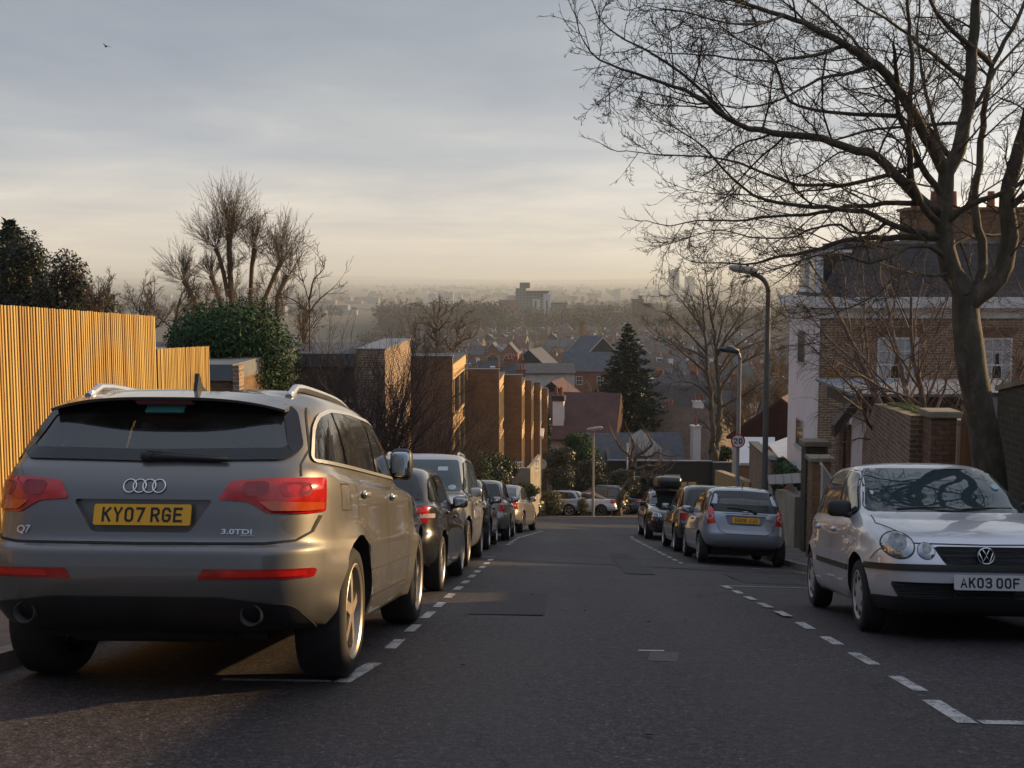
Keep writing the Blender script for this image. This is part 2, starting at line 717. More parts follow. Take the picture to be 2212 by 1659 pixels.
class Car:
  def __init__(s, name, rings, paintm, wheels, label, cat='car', group=None, M=34, sub=4, flare=.02, taper=(.03, .05), cuts=(), hero=False, rimstyle='five', inner=None, tyre=None, arch_r=None, dark_arch=True, rimm=None):
    s.name, s.rings, s.paint = name, rings, paintm
    s.root = empty(name, label=label, cat=cat, group=group)
    s.yr_ax, s.yf_ax, s.tr, s.tw, s.track = wheels
    ar = arch_r or s.tr + .055
    H = np.array([half_ring(q, M) for q in rings])
    gaps = np.sqrt(((H[1:] - H[:-1]) ** 2).sum(2)).mean(1)
    t = np.concatenate([[0], np.cumsum(np.maximum(gaps, .02) ** .7)])
    tt = np.concatenate([np.linspace(t[i], t[i + 1], sub, endpoint=False) for i in range(len(t) - 1)] + [[t[-1]]])
    G = pchip(t, H, tt)
    s.yr0, s.yf0 = G[:, :, 1].min(), G[:, :, 1].max()
    W = G[:, :, 0].max()
    sy = (G[:, :, 1] - s.yr0) / (s.yf0 - s.yr0)
    G[:, :, 0] *= 1 - taper[0] * np.clip((.3 - sy) / .3, 0, 1) ** 2 - taper[1] * np.clip((sy - .7) / .3, 0, 1) ** 2
    belt = rings[-7][5]
    for ya in (s.yr_ax, s.yf_ax):
      dd = np.hypot(G[:, :, 1] - ya, G[:, :, 2] - s.tr)
      fl = flare * np.where(dd < ar, 1, np.exp(-np.clip((dd - ar - .015) / .05, 0, 9) ** 2)) * (G[:, :, 2] < belt)
      G[:, :, 0] += fl * smooth((G[:, :, 0] - W * .75) / (W * .15))
    s.W = W
    n, m = G.shape[0], G.shape[1]
    full = np.concatenate([G, (G * np.array([-1, 1, 1]))[:, 1:-1][:, ::-1]], 1)
    k = full.shape[1]
    vs = full.reshape(-1, 3)
    fs = [(i * k + j, (i + 1) * k + j, (i + 1) * k + (j + 1) % k, i * k + (j + 1) % k) for i in range(n - 1) for j in range(k)]
    fs.append(tuple(range(k)))
    fs.append(tuple(range((n - 1) * k + k - 1, (n - 1) * k - 1, -1)))
    me = bpy.data.meshes.new('body')
    me.from_pydata([tuple(v) for v in vs], [], fs)
    bm = bmesh.new()
    bm.from_mesh(me)
    bmesh.ops.recalc_face_normals(bm, faces=bm.faces)
    s.bvh = BVHTree.FromBMesh(bm)
    bm.to_mesh(me)
    bm.free()
    me.materials.append(paintm)
    me.materials.append(MAT['arch'])
    # wheel arches and recesses are cut out of the shell
    cut = MB()
    for ya in (s.yr_ax, s.yf_ax):
      for sg in (1, -1):
        xa, xb = sg * (s.track - s.tw / 2 - .07), sg * (W + .12)
        cut.lathe([(xa, .001), (xa, ar), (xb, ar), (xb, .001)], 40, 'x', (0, ya, s.tr + .01))
    ob = bpy.data.objects.new('body', me)
    COL.objects.link(ob)
    co = bpy.data.objects.new('cutter', cut.mesh('cutter', MAT['arch']))
    COL.objects.link(co)
    md = [co]
    for poly, ax, h0, h1, *cm in cuts:
      c2 = MB().prism(poly, h0, h1, ax)
      o2 = bpy.data.objects.new('cutter', c2.mesh('cutter', cm[0] if cm else paintm))
      COL.objects.link(o2)
      md.append(o2)
    for o2 in md:
      bo = ob.modifiers.new('b', 'BOOLEAN')
      bo.object, bo.operation, bo.solver = o2, 'DIFFERENCE', 'EXACT'
      bo.material_mode = 'TRANSFER'
    dg = bpy.context.evaluated_depsgraph_get()
    dg.update()
    nm = bpy.data.meshes.new_from_object(ob.evaluated_get(dg))
    for o2 in md:
      bpy.data.objects.remove(o2)
    ob.modifiers.clear()
    ob.data = nm
    nm.name = 'body'
    ob.parent = s.root
    s.body = ob
    autosmooth(ob, 38)
    s.add_wheels(rimstyle, rimm or MAT['alloy'])

  def hit(s, a, b, side):
    if side in 'RL':
      o_, d = Vector((4 if side == 'R' else -4, a, b)), Vector((-1 if side == 'R' else 1, 0, 0))
    elif side == 'B':
      o_, d = Vector((a, -6, b)), Vector((0, 1, 0))
    elif side == 'F':
      o_, d = Vector((a, 6, b)), Vector((0, -1, 0))
    elif side == 'D':       # on to the rear corner, from 45 degrees
      q = math.sqrt(.5)
      o_, d = Vector((a * q + 8 * q, a * q - 8 * q, b)), Vector((-q, q, 0))
    elif side == 'E':       # on to the front corner
      q = math.sqrt(.5)
      o_, d = Vector((a * q + 8 * q, -a * q + 8 * q, b)), Vector((-q, -q, 0))
    else:
      o_, d = Vector((a, b, 5)), Vector((0, 0, -1))
    p, n, i, ds = s.bvh.ray_cast(o_, d)
    if p is None:
      q = {'R': (s.W, a, b), 'L': (-s.W, a, b), 'B': (a, s.yr0, b), 'F': (a, s.yf0, b), 'T': (a, b, 1.5)}.get(side, (s.W, s.yr0, b))
      p, n, i, ds = s.bvh.find_nearest(Vector(q))
    return p, n

  def diag(s, pts, side='D'):
    """corner outline: each point given on the end face ('B' or 'F': x, z) or on the flank ('R': y, z)"""
    q = math.sqrt(.5)
    o_ = []
    for sd_, a, b in pts:
      h, n = s.hit(a, b, sd_)
      o_.append((((h.x + h.y) if side == 'D' else (h.x - h.y)) * q, b))
    return o_

  def patch(s, name, poly, side, mat, off=.004, bulge=0, res=.06, parent=None, mirror=False, skirt=.012, label=None):
    dense = []
    n = len(poly)
    for i in range(n):
      p, q = Vector(poly[i][:2]), Vector(poly[(i + 1) % n][:2])
      k = max(1, int((q - p).length / res))
      for j in range(k):
        dense.append(p.lerp(q, j / k))
    xs, ys = [p.x for p in dense], [p.y for p in dense]
    pts = list(dense)
    ne = len(dense)
    tol = res * .45
    x = min(xs) + res * .5
    da = np.array([[p.x, p.y] for p in dense])
    while x < max(xs):
      y = min(ys) + res * .5
      while y < max(ys):
        if in_poly(x, y, dense) and np.hypot(da[:, 0] - x, da[:, 1] - y).min() > tol:
          pts.append(Vector((x, y)))
        y += res
      x += res
    vo, eo, fo, *_ = delaunay_2d_cdt([Vector((p.x, p.y)) for p in pts], [(i, (i + 1) % ne) for i in range(ne)], [], 1, 1e-6)
    bnd = {}
    for f in fo:
      for a, b in zip(f, f[1:] + f[:1]):
        k = (min(a, b), max(a, b))
        bnd[k] = bnd.get(k, 0) + 1
    vs, lo = [], []
    for p in vo:
      h, nn_ = s.hit(p.x, p.y, side)
      e = off
      if bulge:
        dmin = np.hypot(da[:, 0] - p.x, da[:, 1] - p.y).min()
        e += bulge * float(smooth(dmin / .05))
      vs.append(h + nn_ * e)
      lo.append(h - nn_ * skirt)
    fs = [tuple(f) for f in fo]
    nv = len(vs)
    vs += lo
    for (a, b), c in bnd.items():
      if c == 1:
        fs.append((a, b, nv + b, nv + a))
    o_ = None
    for mir in ((0, 1) if mirror else (0,)):
      mb = MB()
      mb.add([(-v.x, v.y, v.z) for v in vs] if mir else vs, fs)
      me = mb.mesh(name, mat, True, clean=False)
      bm = bmesh.new()
      bm.from_mesh(me)
      used = [v for v in bm.verts if not v.link_faces]
      bmesh.ops.delete(bm, geom=used, context='VERTS')
      bmesh.ops.recalc_face_normals(bm, faces=bm.faces)
      # the front of the sheet must look outwards
      tot = sum((f.normal.dot(f.calc_center_median() - Vector((0, f.calc_center_median().y * .5, .6))) * f.calc_area() for f in bm.faces))
      if tot < 0:
        bmesh.ops.reverse_faces(bm, faces=bm.faces)
      for e in bm.edges:
        if len(e.link_faces) == 2 and e.calc_face_angle(0) > R(50):
          e.smooth = False
      bm.to_mesh(me)
      bm.free()
      o_ = link(name, me, parent or s.root, label=label)
    return o_

  def strip(s, name, pts, width, side, mat, off=.004, closed=False, mirror=False, res=.025, parent=None):
    P = []
    n = len(pts)
    for i in range(n if closed else n - 1):
      p, q = Vector(pts[i][:2]), Vector(pts[(i + 1) % n][:2])
      k = max(1, int((q - p).length / res))
      P += [p.lerp(q, j / k) for j in range(k)]
    if not closed:
      P.append(Vector(pts[-1][:2]))
    vs, fs = [], []
    L = len(P)
    for i, p in enumerate(P):
      a = P[i - 1] if (i or closed) else p
      b = P[(i + 1) % L] if (i < L - 1 or closed) else p
      t = (b - a).normalized()
      nn_ = Vector((-t.y, t.x)) * width / 2
      for sg in (1, -1):
        h, nv = s.hit(p.x + nn_.x * sg, p.y + nn_.y * sg, side)
        vs.append(h + nv * off)
    for i in range(L if closed else L - 1):
      j = (i + 1) % L
      fs.append((2 * i, 2 * i + 1, 2 * j + 1, 2 * j))
    for mir in ((0, 1) if mirror else (0,)):
      MB().add([(-v.x, v.y, v.z) for v in vs] if mir else vs, fs).build(name, mat, parent or s.root, True)

  def put(s, name, mb, mats, mirror=False, parent=None, sm=True, ang=35):
    o_ = None
    for mir in ((0, 1) if mirror else (0,)):
      b = MB()
      b.v = [(-v[0], v[1], v[2]) for v in mb.v] if mir else list(mb.v)
      b.f, b.m = list(mb.f), list(mb.m)
      o_ = b.build(name, mats, parent or s.root)
      if sm:
        autosmooth(o_, ang)
    return o_

  def windows(s, dlo, pillars, surround, glassm, gap=.022, lean=.0, frame=.016, off=.006, see=False):
    """dlo: outline of the side glazing; pillars: y values where it is divided"""
    if see:
      s.strip('window_surround', dlo, frame * 2.2, 'R', surround, off=.012, closed=True, mirror=True)
    else:
      s.patch('window_surround', inset(dlo, -frame), 'R', surround, off=.004, res=.09, mirror=True)
    cuts = sorted(pillars)
    edges = [None] + cuts + [None]
    for a, b in zip(edges[:-1], edges[1:]):
      p = list(dlo)
      if a is not None:
        p = clip(p, (a + gap, .8), (a + gap - lean, 1.6), keep_left=False)
      if b is not None:
        p = clip(p, (b - gap, .8), (b - gap - lean, 1.6), keep_left=True)
      if len(p) > 2:
        s.patch('side_window', p, 'R', glassm, off=off + .004, res=.09, mirror=True)

  def plate(s, text, x, z, side, col, size=(.52, .111), dy=.012, txt=.078, bold=.0025):
    p, n = s.hit(x, z, side)
    n = Vector((0, n.y, n.z)).normalized()
    if abs(n.z) > .5:
      n = Vector((0, -1 if side == 'B' else 1, .1)).normalized()
    sg = -1 if side == 'B' else 1
    up = Vector((0, -n.z * 1.0, n.y)) * (1 if n.y > 0 else -1)
    rt = up.cross(n)
    M = Matrix((rt, up, n)).transposed().to_4x4()
    M.translation = p + n * dy
    mb = MB().prism(rpoly([(-size[0] / 2, -size[1] / 2), (size[0] / 2, -size[1] / 2), (size[0] / 2, size[1] / 2), (-size[0] / 2, size[1] / 2)], .012, 3), -.012, 0, 'z', M=M)
    o_ = mb.build('number_plate', col, s.root)
    if text:
      stroke_text(text, size[1] * .70, o_, M @ Matrix.Translation((0, .0, .0012)), MAT['plate_black'], cw=.62, sw=.165, gap=.16, space=.40)
    return o_

  def add_wheels(s, style, rimm):
    for ya in (s.yr_ax, s.yf_ax):
      for sg in (1, -1):
        r, w = s.tr, s.tw
        rr = r * (.70 if style != 'cap' else .66)
        c = (sg * s.track, ya, r)
        h = w / 2
        prof = [(-h * .8, rr * .97), (-h, rr * 1.08), (-h * .98, r * .93), (-h * .80, r * .985), (-h * .5, r), (h * .5, r), (h * .80, r * .985), (h * .98, r * .93), (h, rr * 1.08), (h * .86, rr * 1.0), (h * .6, rr * .97)]
        mb = MB()
        mb.lathe([(sg * a, b) for a, b in prof], 44, 'x', c)
        # tread grooves
        for g in (-.25, .25):
          mb.lathe([(h * g - .006, r + .0015), (h * g + .006, r + .0015)], 44, 'x', c)
        ty = mb.build('wheel', MAT['tyre'], s.root)
        autosmooth(ty, 50)
        rim = MB()
        rim.lathe([(sg * h * .97, rr * 1.06), (sg * h * 1.0, rr * 1.03), (sg * h * .93, rr * .97), (sg * h * .5, rr * .9), (-sg * h * .6, rr * .9)], 40, 'x', c)
        bk = MB()
        bk.lathe([(sg * h * .15, .001), (sg * h * .15, rr * .62), (sg * h * .05, rr * .62), (sg * h * .05, rr * .9)], 32, 'x', c)
        xo = h * .88
        if style == 'cap':
          rim.lathe([(sg * xo * 1.05, .001), (sg * xo * 1.04, rr * .2), (sg * xo * .97, rr * .3), (sg * xo * 1.0, rr * .62), (sg * xo * .92, rr * .97)], 40, 'x', c)
          for k in range(7):
            a = 2 * math.pi * (k + .5) / 7
            y0, z0 = rr * .76 * math.cos(a), rr * .76 * math.sin(a)
            bk.blob((c[0] + sg * xo * .97, c[1] + y0, c[2] + z0), (.012, .030, .030), (1, 1), (10, 6))
        else:
          ns, wd, dbl = {'five': (5, .26, 0), 'double': (5, .11, .13), 'multi': (12, .075, 0), 'six': (6, .2, 0), 'ten': (10, .10, 0)}[style]
          for k in range(ns):
            for o_ in ((-dbl, dbl) if dbl else (0,)):
              a = 2 * math.pi * k / ns + .3
              ca, sa = math.cos(a), math.sin(a)
              tv, nv = Vector((0, ca, sa)), Vector((0, -sa, ca))
              C = Vector(c)
              q = []
              for (rad, hw, xx, o2) in ((.12, wd * .5, 1.0, o_ * .6), (.45, wd * .42, .97, o_), (.80, wd * .45, .92, o_ * 1.1), (.97, wd * .62, .84, o_ * 1.25)):
                for d_ in (0, -.03):
                  for e in (1, -1):
                    q.append(C + Vector((sg * (xo * xx + d_), 0, 0)) + tv * rr * rad + nv * rr * (e * hw + o2))
              fs = []
              for j in range(3):
                b = j * 4
                fs += [(b, b + 1, b + 5, b + 4), (b + 2, b + 6, b + 7, b + 3), (b, b + 4, b + 6, b + 2), (b + 1, b + 3, b + 7, b + 5)]
              rim.add(q, fs)
          rim.lathe([(sg * xo * 1.0, .001), (sg * xo * 1.02, rr * .1), (sg * xo * .98, rr * .19), (sg * xo * .7, rr * .22)], 24, 'x', c)
        ro = rim.build('rim', rimm, ty)
        autosmooth(ro, 40)
        bk.build('brake_disc' if style != 'cap' else 'vent', MAT['brake'], ty, True)

  def mirrors(s, y, z, mat, size=(.10, .07, .075), out_=.10, face=-1):
    for sg in (1, -1):
      p, n = s.hit(y, z, 'R' if sg > 0 else 'L')
      mb = MB().blob((p.x + sg * (out_ + size[0] * .6), y - .02, z + .02), size, (.55, .6), (18, 12))
      mb.tube([(p.x - sg * .03, y + .02, z - .04), (p.x + sg * (out_ + .02), y, z - .03)], [.035, .03], 8)
      o_ = mb.build('door_mirror', mat, s.root, True)
      g = MB().blob((p.x + sg * (out_ + size[0] * .6), y - .02 + face * size[1] * .86, z + .02), (size[0] * .82, .016, size[2] * .78), (.4, .5), (18, 8))
      g.build('mirror_glass', MAT['mirror'], o_, True)

  def handles(s, pos, mat):
    for y, z in pos:
      for sd_ in 'RL':
        p, n = s.hit(y, z, sd_)
        sg = 1 if sd_ == 'R' else -1
        mb = MB().blob((p.x + sg * .022, y, z), (.014, .10, .017), (.5, .6), (14, 8))
        mb.blob((p.x + sg * .004, y, z), (.012, .055, .030), (.8, .8), (12, 6))
        mb.build('door_handle', mat, s.root, True)

  def shut(s, lines, side, mirror=False, w=.007):
    for l in lines:
      s.strip('shut_line', l, w, side, MAT['gap'], off=.0035, mirror=mirror)

  def rails(s, x, y0, y1, mat, rise=.055, r=.016):
    def zt(xx, y):
      return s.hit(xx, y, 'T')[0].z
    mb = MB()
    n = 14
    pts = []
    for i in range(n + 1):
      t = i / n
      y = y0 + (y1 - y0) * t
      b = min(1, min(t, 1 - t) / .10)
      pts.append((x, y, zt(x, y) + rise * (b * (2 - b)) - .005))
    mb.tube(pts, r, 8)
    for t in (.03, .97):
      y = y0 + (y1 - y0) * t
      mb.blob((x, y, zt(x, y) + .006), (r * 1.0, .06, .014), (.7, .7), (12, 6))
    s.put('roof_rail', mb, mat, mirror=True)

  def stand(s, d, x, yaw=0, uphill=False):
    """stand the car on the street d metres down the slope, x across it"""
    fwd = Vector((math.sin(yaw), math.cos(yaw), 0))
    if uphill:
      fwd = -fwd
    # a plane through the ground under the wheels
    yc, h = d * math.cos(ALPHA), lambda px, py: road_z(py) + cross(px, py)
    cs, sn = math.cos(yaw), math.sin(yaw)
    sg = -1 if uphill else 1
    fr, re_ = sg * s.yf_ax, sg * s.yr_ax
    c4 = [Vector((x + sn * l + cs * t, yc + cs * l - sn * t, 0)) for l in (fr, re_) for t in (-s.track, s.track)]
    for v in c4:
      v.z = h(v.x, v.y)
    nrm = (c4[0] + c4[1] - c4[2] - c4[3]).cross(c4[0] + c4[2] - c4[1] - c4[3])
    nrm = (nrm if nrm.z > 0 else -nrm).normalized()
    mid = sum(c4, Vector()) / 4
    zc = mid.z - (nrm.x * (x - mid.x) + nrm.y * (yc - mid.y)) / nrm.z
    fwd = (fwd - nrm * fwd.dot(nrm)).normalized()
    rt = fwd.cross(nrm)
    M = Matrix((rt, fwd, nrm)).transposed().to_4x4()
    M.translation = Vector((x, d * math.cos(ALPHA), zc)) + nrm * .004
    s.root.matrix_world = M
    return s


GLYPH = {
  'K': [[(0, 0), (0, 1)], [(1, 1), (.06, .42)], [(.36, .62), (1, 0)]], 'Y': [[(0, 1), (.5, .45), (1, 1)], [(.5, .47), (.5, 0)]],
  '0': [[(.25, 0), (0, .16), (0, .84), (.25, 1), (.75, 1), (1, .84), (1, .16), (.75, 0), (.25, 0)]], '7': [[(0, 1), (1, 1), (.32, 0)]],
  'R': [[(0, 0), (0, 1), (.72, 1), (1, .86), (1, .62), (.72, .46), (.02, .46)], [(.55, .46), (1, 0)]],
  'G': [[(1, .80), (.76, 1), (.25, 1), (0, .84), (0, .16), (.25, 0), (.75, 0), (1, .16), (1, .46), (.55, .46)]],
  'E': [[(1, 1), (0, 1), (0, 0), (1, 0)], [(0, .52), (.85, .52)]], 'A': [[(0, 0), (.5, 1), (1, 0)], [(.2, .30), (.8, .30)]],
  '3': [[(0, .86), (.22, 1), (.76, 1), (1, .84), (1, .66), (.76, .53), (.3, .53)], [(.76, .53), (1, .38), (1, .16), (.76, 0), (.22, 0), (0, .14)]],
  'O': [[(.25, 0), (0, .16), (0, .84), (.25, 1), (.75, 1), (1, .84), (1, .16), (.75, 0), (.25, 0)]], 'F': [[(0, 0), (0, 1), (1, 1)], [(0, .50), (.85, .50)]],
  'S': [[(1, .84), (.76, 1), (.24, 1), (0, .84), (0, .66), (.24, .53), (.76, .48), (1, .34), (1, .16), (.76, 0), (.24, 0), (0, .16)]],
  '6': [[(.95, .90), (.75, 1), (.25, 1), (0, .82), (0, .16), (.25, 0), (.75, 0), (1, .16), (1, .42), (.75, .56), (.04, .54)]],
  '8': [[(.5, .53), (.22, .53), (.04, .66), (.04, .86), (.25, 1), (.75, 1), (.96, .86), (.96, .66), (.78, .53), (.22, .53), (0, .38), (0, .15), (.25, 0), (.75, 0), (1, .15), (1, .38), (.78, .53)]],
  'J': [[(1, 1), (1, .16), (.75, 0), (.25, 0), (0, .16), (0, .28)]], 'U': [[(0, 1), (0, .16), (.25, 0), (.75, 0), (1, .16), (1, 1)]],
  'L': [[(0, 1), (0, 0), (1, 0)]], 'N': [[(0, 0), (0, 1), (1, 0), (1, 1)]], 'V': [[(0, 1), (.5, 0), (1, 1)]], 'X': [[(0, 0), (1, 1)], [(0, 1), (1, 0)]],
  'B': [[(0, .53), (0, 1), (.72, 1), (.95, .86), (.95, .67), (.72, .53), (0, .53), (0, 0), (.75, 0), (1, .15), (1, .38), (.75, .53)]],
  '5': [[(.95, 1), (.05, 1), (.02, .56), (.74, .6), (1, .44), (1, .16), (.74, 0), (.22, 0), (0, .14)]], 'T': [[(0, 1), (1, 1)], [(.5, 1), (.5, 0)]],
  'W': [[(0, 1), (.22, 0), (.5, .75), (.78, 0), (1, 1)]], 'D': [[(0, 0), (0, 1), (.66, 1), (1, .78), (1, .22), (.66, 0), (0, 0)]], '4': [[(.72, 0), (.72, 1), (0, .28), (1, .28)]],
  'H': [[(0, 0), (0, 1)], [(1, 0), (1, 1)], [(0, .5), (1, .5)]], 'M': [[(0, 0), (0, 1), (.5, .4), (1, 1), (1, 0)]], 'C': [[(1, .84), (.75, 1), (.25, 1), (0, .84), (0, .16), (.25, 0), (.75, 0), (1, .16)]],
  '9': [[(.05, .10), (.25, 0), (.75, 0), (1, .18), (1, .84), (.75, 1), (.25, 1), (0, .84), (0, .58), (.25, .44), (.96, .46)]], '2': [[(0, .84), (.22, 1), (.76, 1), (1, .84), (1, .62), (0, .02), (1, .02)]], 'I': [[(.5, 0), (.5, 1)]],
  'P': [[(0, 0), (0, 1), (.74, 1), (1, .86), (1, .6), (.74, .46), (0, .46)]]}


def stroke_text(text, height, parent, M, mat, cw=.50, sw=.17, gap=.21, space=.42, name='lettering', slant=0):
  """lettering drawn with strokes of even width, as on a number plate"""
  xs, x = [], 0
  for ch in text:
    if ch == ' ':
      x += space - gap
      continue
    xs.append((ch, x))
    x += cw + gap
  tot = x - gap
  mb = MB()
  lift = 0
  for ch, x0 in xs:
    for st in GLYPH[ch]:
      lift += .00012
      P = [Vector((x0 + sw / 2 + a * (cw - sw) - tot / 2, sw / 2 + b * (1 - sw) - .5)) for a, b in st]
      closed = (P[0] - P[-1]).length < 1e-6
      if closed:
        P = P[:-1]
      n = len(P)
      vs, fs = [], []
      for i, p in enumerate(P):
        a = (p - P[i - 1]).normalized() if (i or closed) else None
        b = (P[(i + 1) % n] - p).normalized() if (i < n - 1 or closed) else None
        if a is None:
          a = b
          p = p - a * sw * .0
        if b is None:
          b = a
        na, nb_ = Vector((-a.y, a.x)), Vector((-b.y, b.x))
        mt = (na + nb_)
        mt = mt / max(.5, mt.dot(na))
        ex = Vector((0, 0))
        if not closed and i == 0:
          ex = -a * sw / 2
        if not closed and i == n - 1:
          ex = a * sw / 2
        for sg in (1, -1):
          q = p + mt * sg * sw / 2 + ex
          vs.append(M @ Vector(((q.x + slant * q.y) * height, q.y * height, lift)))
      for i in range(n if closed else n - 1):
        j = (i + 1) % n
        fs.append((2 * i, 2 * i + 1, 2 * j + 1, 2 * j))
      mb.add(vs, fs)
  return mb.build(name, mat, parent)


def letters(text, size, parent, M, mat, width=None, bold=0, name='lettering', ext=.0008, font_scale=1.0):
  cu = bpy.data.curves.new('t', 'FONT')
  cu.body, cu.size, cu.align_x = text, size, 'CENTER'
  cu.extrude, cu.offset = ext, bold
  ob = bpy.data.objects.new('t', cu)
  COL.objects.link(ob)
  dg = bpy.context.evaluated_depsgraph_get()
  dg.update()
  me = bpy.data.meshes.new_from_object(ob.evaluated_get(dg))
  bpy.data.objects.remove(ob)
  if width:
    xs = [v.co.x for v in me.vertices]
    k = width / max(1e-6, max(xs) - min(xs))
    c = (max(xs) + min(xs)) / 2
    for v in me.vertices:
      v.co.x = (v.co.x - c) * k
  me.transform(M)
  me.materials.clear()
  me.materials.append(mat)
  return link(name, me, parent)


def carrings(L, W, H, gc, nose, cowl_y, cowl_z, wt_y, rt_y, rb_y, rb_z, belt_r, belt_f, deck=None, tail_in=.10, bump=.5, nr=7, nf=5, gw=.77, rw=.915):
  """rings of a generic car; cowl/wt: foot and head of the windscreen, rb/rt: foot and head of the rear window"""
  h, w = L / 2, W / 2
  rows = [
    (-h + .50, gc + .06, h - .48, gc + .05, w * .66, gc + .02, gc + .02, 4, 4),
    (-h + .17, gc + .10, h - .14, gc + .01, w * .91, gc, gc, nr, nf + .3),
    (-h + .06, gc + .17, h - .05, gc + .08, w * .955, gc + .08, gc + .08, nr, nf),
    (-h + .01, bump - .08, h - .008, bump - .10, w * .985, bump - .12, bump - .12, nr, nf),
    (-h, bump + .04, h, bump + .02, w * .995, bump, bump, nr, nf),
    (-h + .03, bump + .13, h - .02, bump + .12, w, bump + .11, bump + .11, nr, nf),
  ]
  if deck is None:
    rows += [
      (-h + tail_in * .75, bump + .20, h - .07, nose - .08, w * .993, bump + .21, bump + .2, nr, nf),
      (-h + tail_in, (bump + .2 + rb_z) / 2, h - .20, nose + .0, w * .98, (bump + .2 + belt_r) / 2, nose - .01, nr, nf),
      (rb_y - .06, rb_z - .05, (cowl_y + h) / 2, (nose + cowl_z) / 2 + .03, w * .955, belt_r - .055, belt_f - .05, nr, nf),
    ]
  else:
    dy, dz = deck
    rows += [
      (-h + tail_in * .5, bump + .20, h - .07, nose - .08, w * .993, bump + .21, bump + .2, nr, nf),
      (-h + tail_in, dz - .02, h - .20, nose + .0, w * .98, (bump + .2 + belt_r) / 2, nose - .01, nr, nf),
      ((dy + rb_y) / 2 + .0, dz + .01, (cowl_y + h) / 2, (nose + cowl_z) / 2 + .03, w * .955, belt_r - .055, belt_f - .05, nr, nf),
    ]
  rows += [
    (rb_y, rb_z, cowl_y, cowl_z, w * rw, belt_r, belt_f, 7, 6),
    (rb_y * .52 + rt_y * .48, rb_z * .47 + H * .93 * .53, cowl_y * .5 + wt_y * .5, cowl_z * .48 + H * .95 * .52, w * (gw * .45 + rw * .55), (belt_r + H * .93) / 2, (belt_f + H * .93) / 2, 7, 6),
    (rt_y, H * .925, wt_y, H * .94, w * gw, H * .93, H * .935, 6, 6),
    (rt_y + .05, H * .957, wt_y - .13, H * .972, w * (gw - .085), H * .965, H * .972, 5, 5),
    (rt_y + .2, H * .982, wt_y - .32, H * .990, w * .5, H * .987, H * .99, 4, 3),
    (rt_y + .45, H * .992, wt_y - .55, H * .998, w * .22, H * .998, H, 3, 3),
    (rt_y + .65, H * .996, wt_y - .75, H, w * .05, H, H, 3, 3),
  ]
  return rows

# ------------------------------------------------------------------ materials of the setting
def asphalt():
  m, nt, b = principled('asphalt')
  t = nt.new('ShaderNodeTexCoord').outputs['Object']
  x, y, z = nt.sep(t)
  fine = nt.noise(t, 70, 3, .75)
  grit = nt.noise(t, 22, 3, .75)
  big = nt.noise(nt.comb(nt.math('MULTIPLY', x, 1.0), nt.math('MULTIPLY', y, .35), 0), .8, 5, .65)
  c = nt.ramp(nt.math('ADD', nt.math('MULTIPLY', fine, .65), nt.math('MULTIPLY', grit, .35)), [(.40, (.008, .006, .007)), (.47, (.026, .021, .023)), (.53, (.048, .040, .042)), (.60, (.098, .084, .084)), (.68, (.30, .26, .25))])
  c = nt.mix(1.0, c, nt.ramp(big, [(.3, .60), (.5, 1.0), (.70, 1.35)]), 'MULTIPLY')
  # worn wheel tracks and old trench repairs
  tr = nt.math('ABSOLUTE', nt.math('SUBTRACT', nt.math('ABSOLUTE', nt.math('SUBTRACT', x, .45)), .75))
  c = nt.mix(nt.maprange(tr, .1, .55, .22, 0), c, (.070, .060, .061))
  v = nt.new('ShaderNodeTexVoronoi', feature='DISTANCE_TO_EDGE')
  nt.put(v.inputs['Vector'], nt.comb(nt.math('ADD', x, nt.noise(t, 1.5, 3)), nt.math('MULTIPLY', y, .4), 0))
  v.inputs['Scale'].default_value = .45
  crack = nt.maprange(v.outputs['Distance'], .0, .008, 1, 0)
  crack = nt.math('MULTIPLY', crack, nt.maprange(nt.noise(t, .5, 2), .47, .55))
  c = nt.mix(nt.math('MULTIPLY', crack, .9), c, (.015, .014, .014))
  spot = nt.maprange(nt.noise(t, 2.3, 3, .7), .66, .74)
  c = nt.mix(nt.math('MULTIPLY', spot, .35), c, (.018, .017, .017))
  nt.put(b.inputs['Base Color'], c)
  nt.put(b.inputs['Roughness'], nt.ramp(big, [(.3, .62), (.7, .80)]))
  b.inputs['Specular IOR Level'].default_value = .35
  bp = nt.new('ShaderNodeBump')
  bp.inputs['Strength'].default_value = .7
  bp.inputs['Distance'].default_value = .012
  nt.put(bp.inputs['Height'], nt.math('ADD', fine, grit))
  nt.l.new(bp.outputs[0], b.inputs['Normal'])
  return m


def paving(name='paving', col=(.13, .12, .11)):
  m, nt, b = principled(name)
  t = nt.new('ShaderNodeTexCoord').outputs['Object']
  bt = nt.new('ShaderNodeTexBrick')
  nt.put(bt.inputs['Vector'], t)
  bt.inputs['Scale'].default_value = 1
  bt.inputs['Brick Width'].default_value = .75
  bt.inputs['Row Height'].default_value = .6
  bt.inputs['Mortar Size'].default_value = .008
  nt.put(bt.inputs['Color1'], col)
  nt.put(bt.inputs['Color2'], tuple(c * .75 for c in col))
  nt.put(bt.inputs['Mortar'], (.03, .028, .025))
  f = nt.noise(t, 3, 5, .7)
  nt.put(b.inputs['Base Color'], nt.mix(1.0, bt.outputs[0], nt.ramp(f, [(.3, .65), (.7, 1.2)]), 'MULTIPLY'))
  b.inputs['Roughness'].default_value = .8
  return m


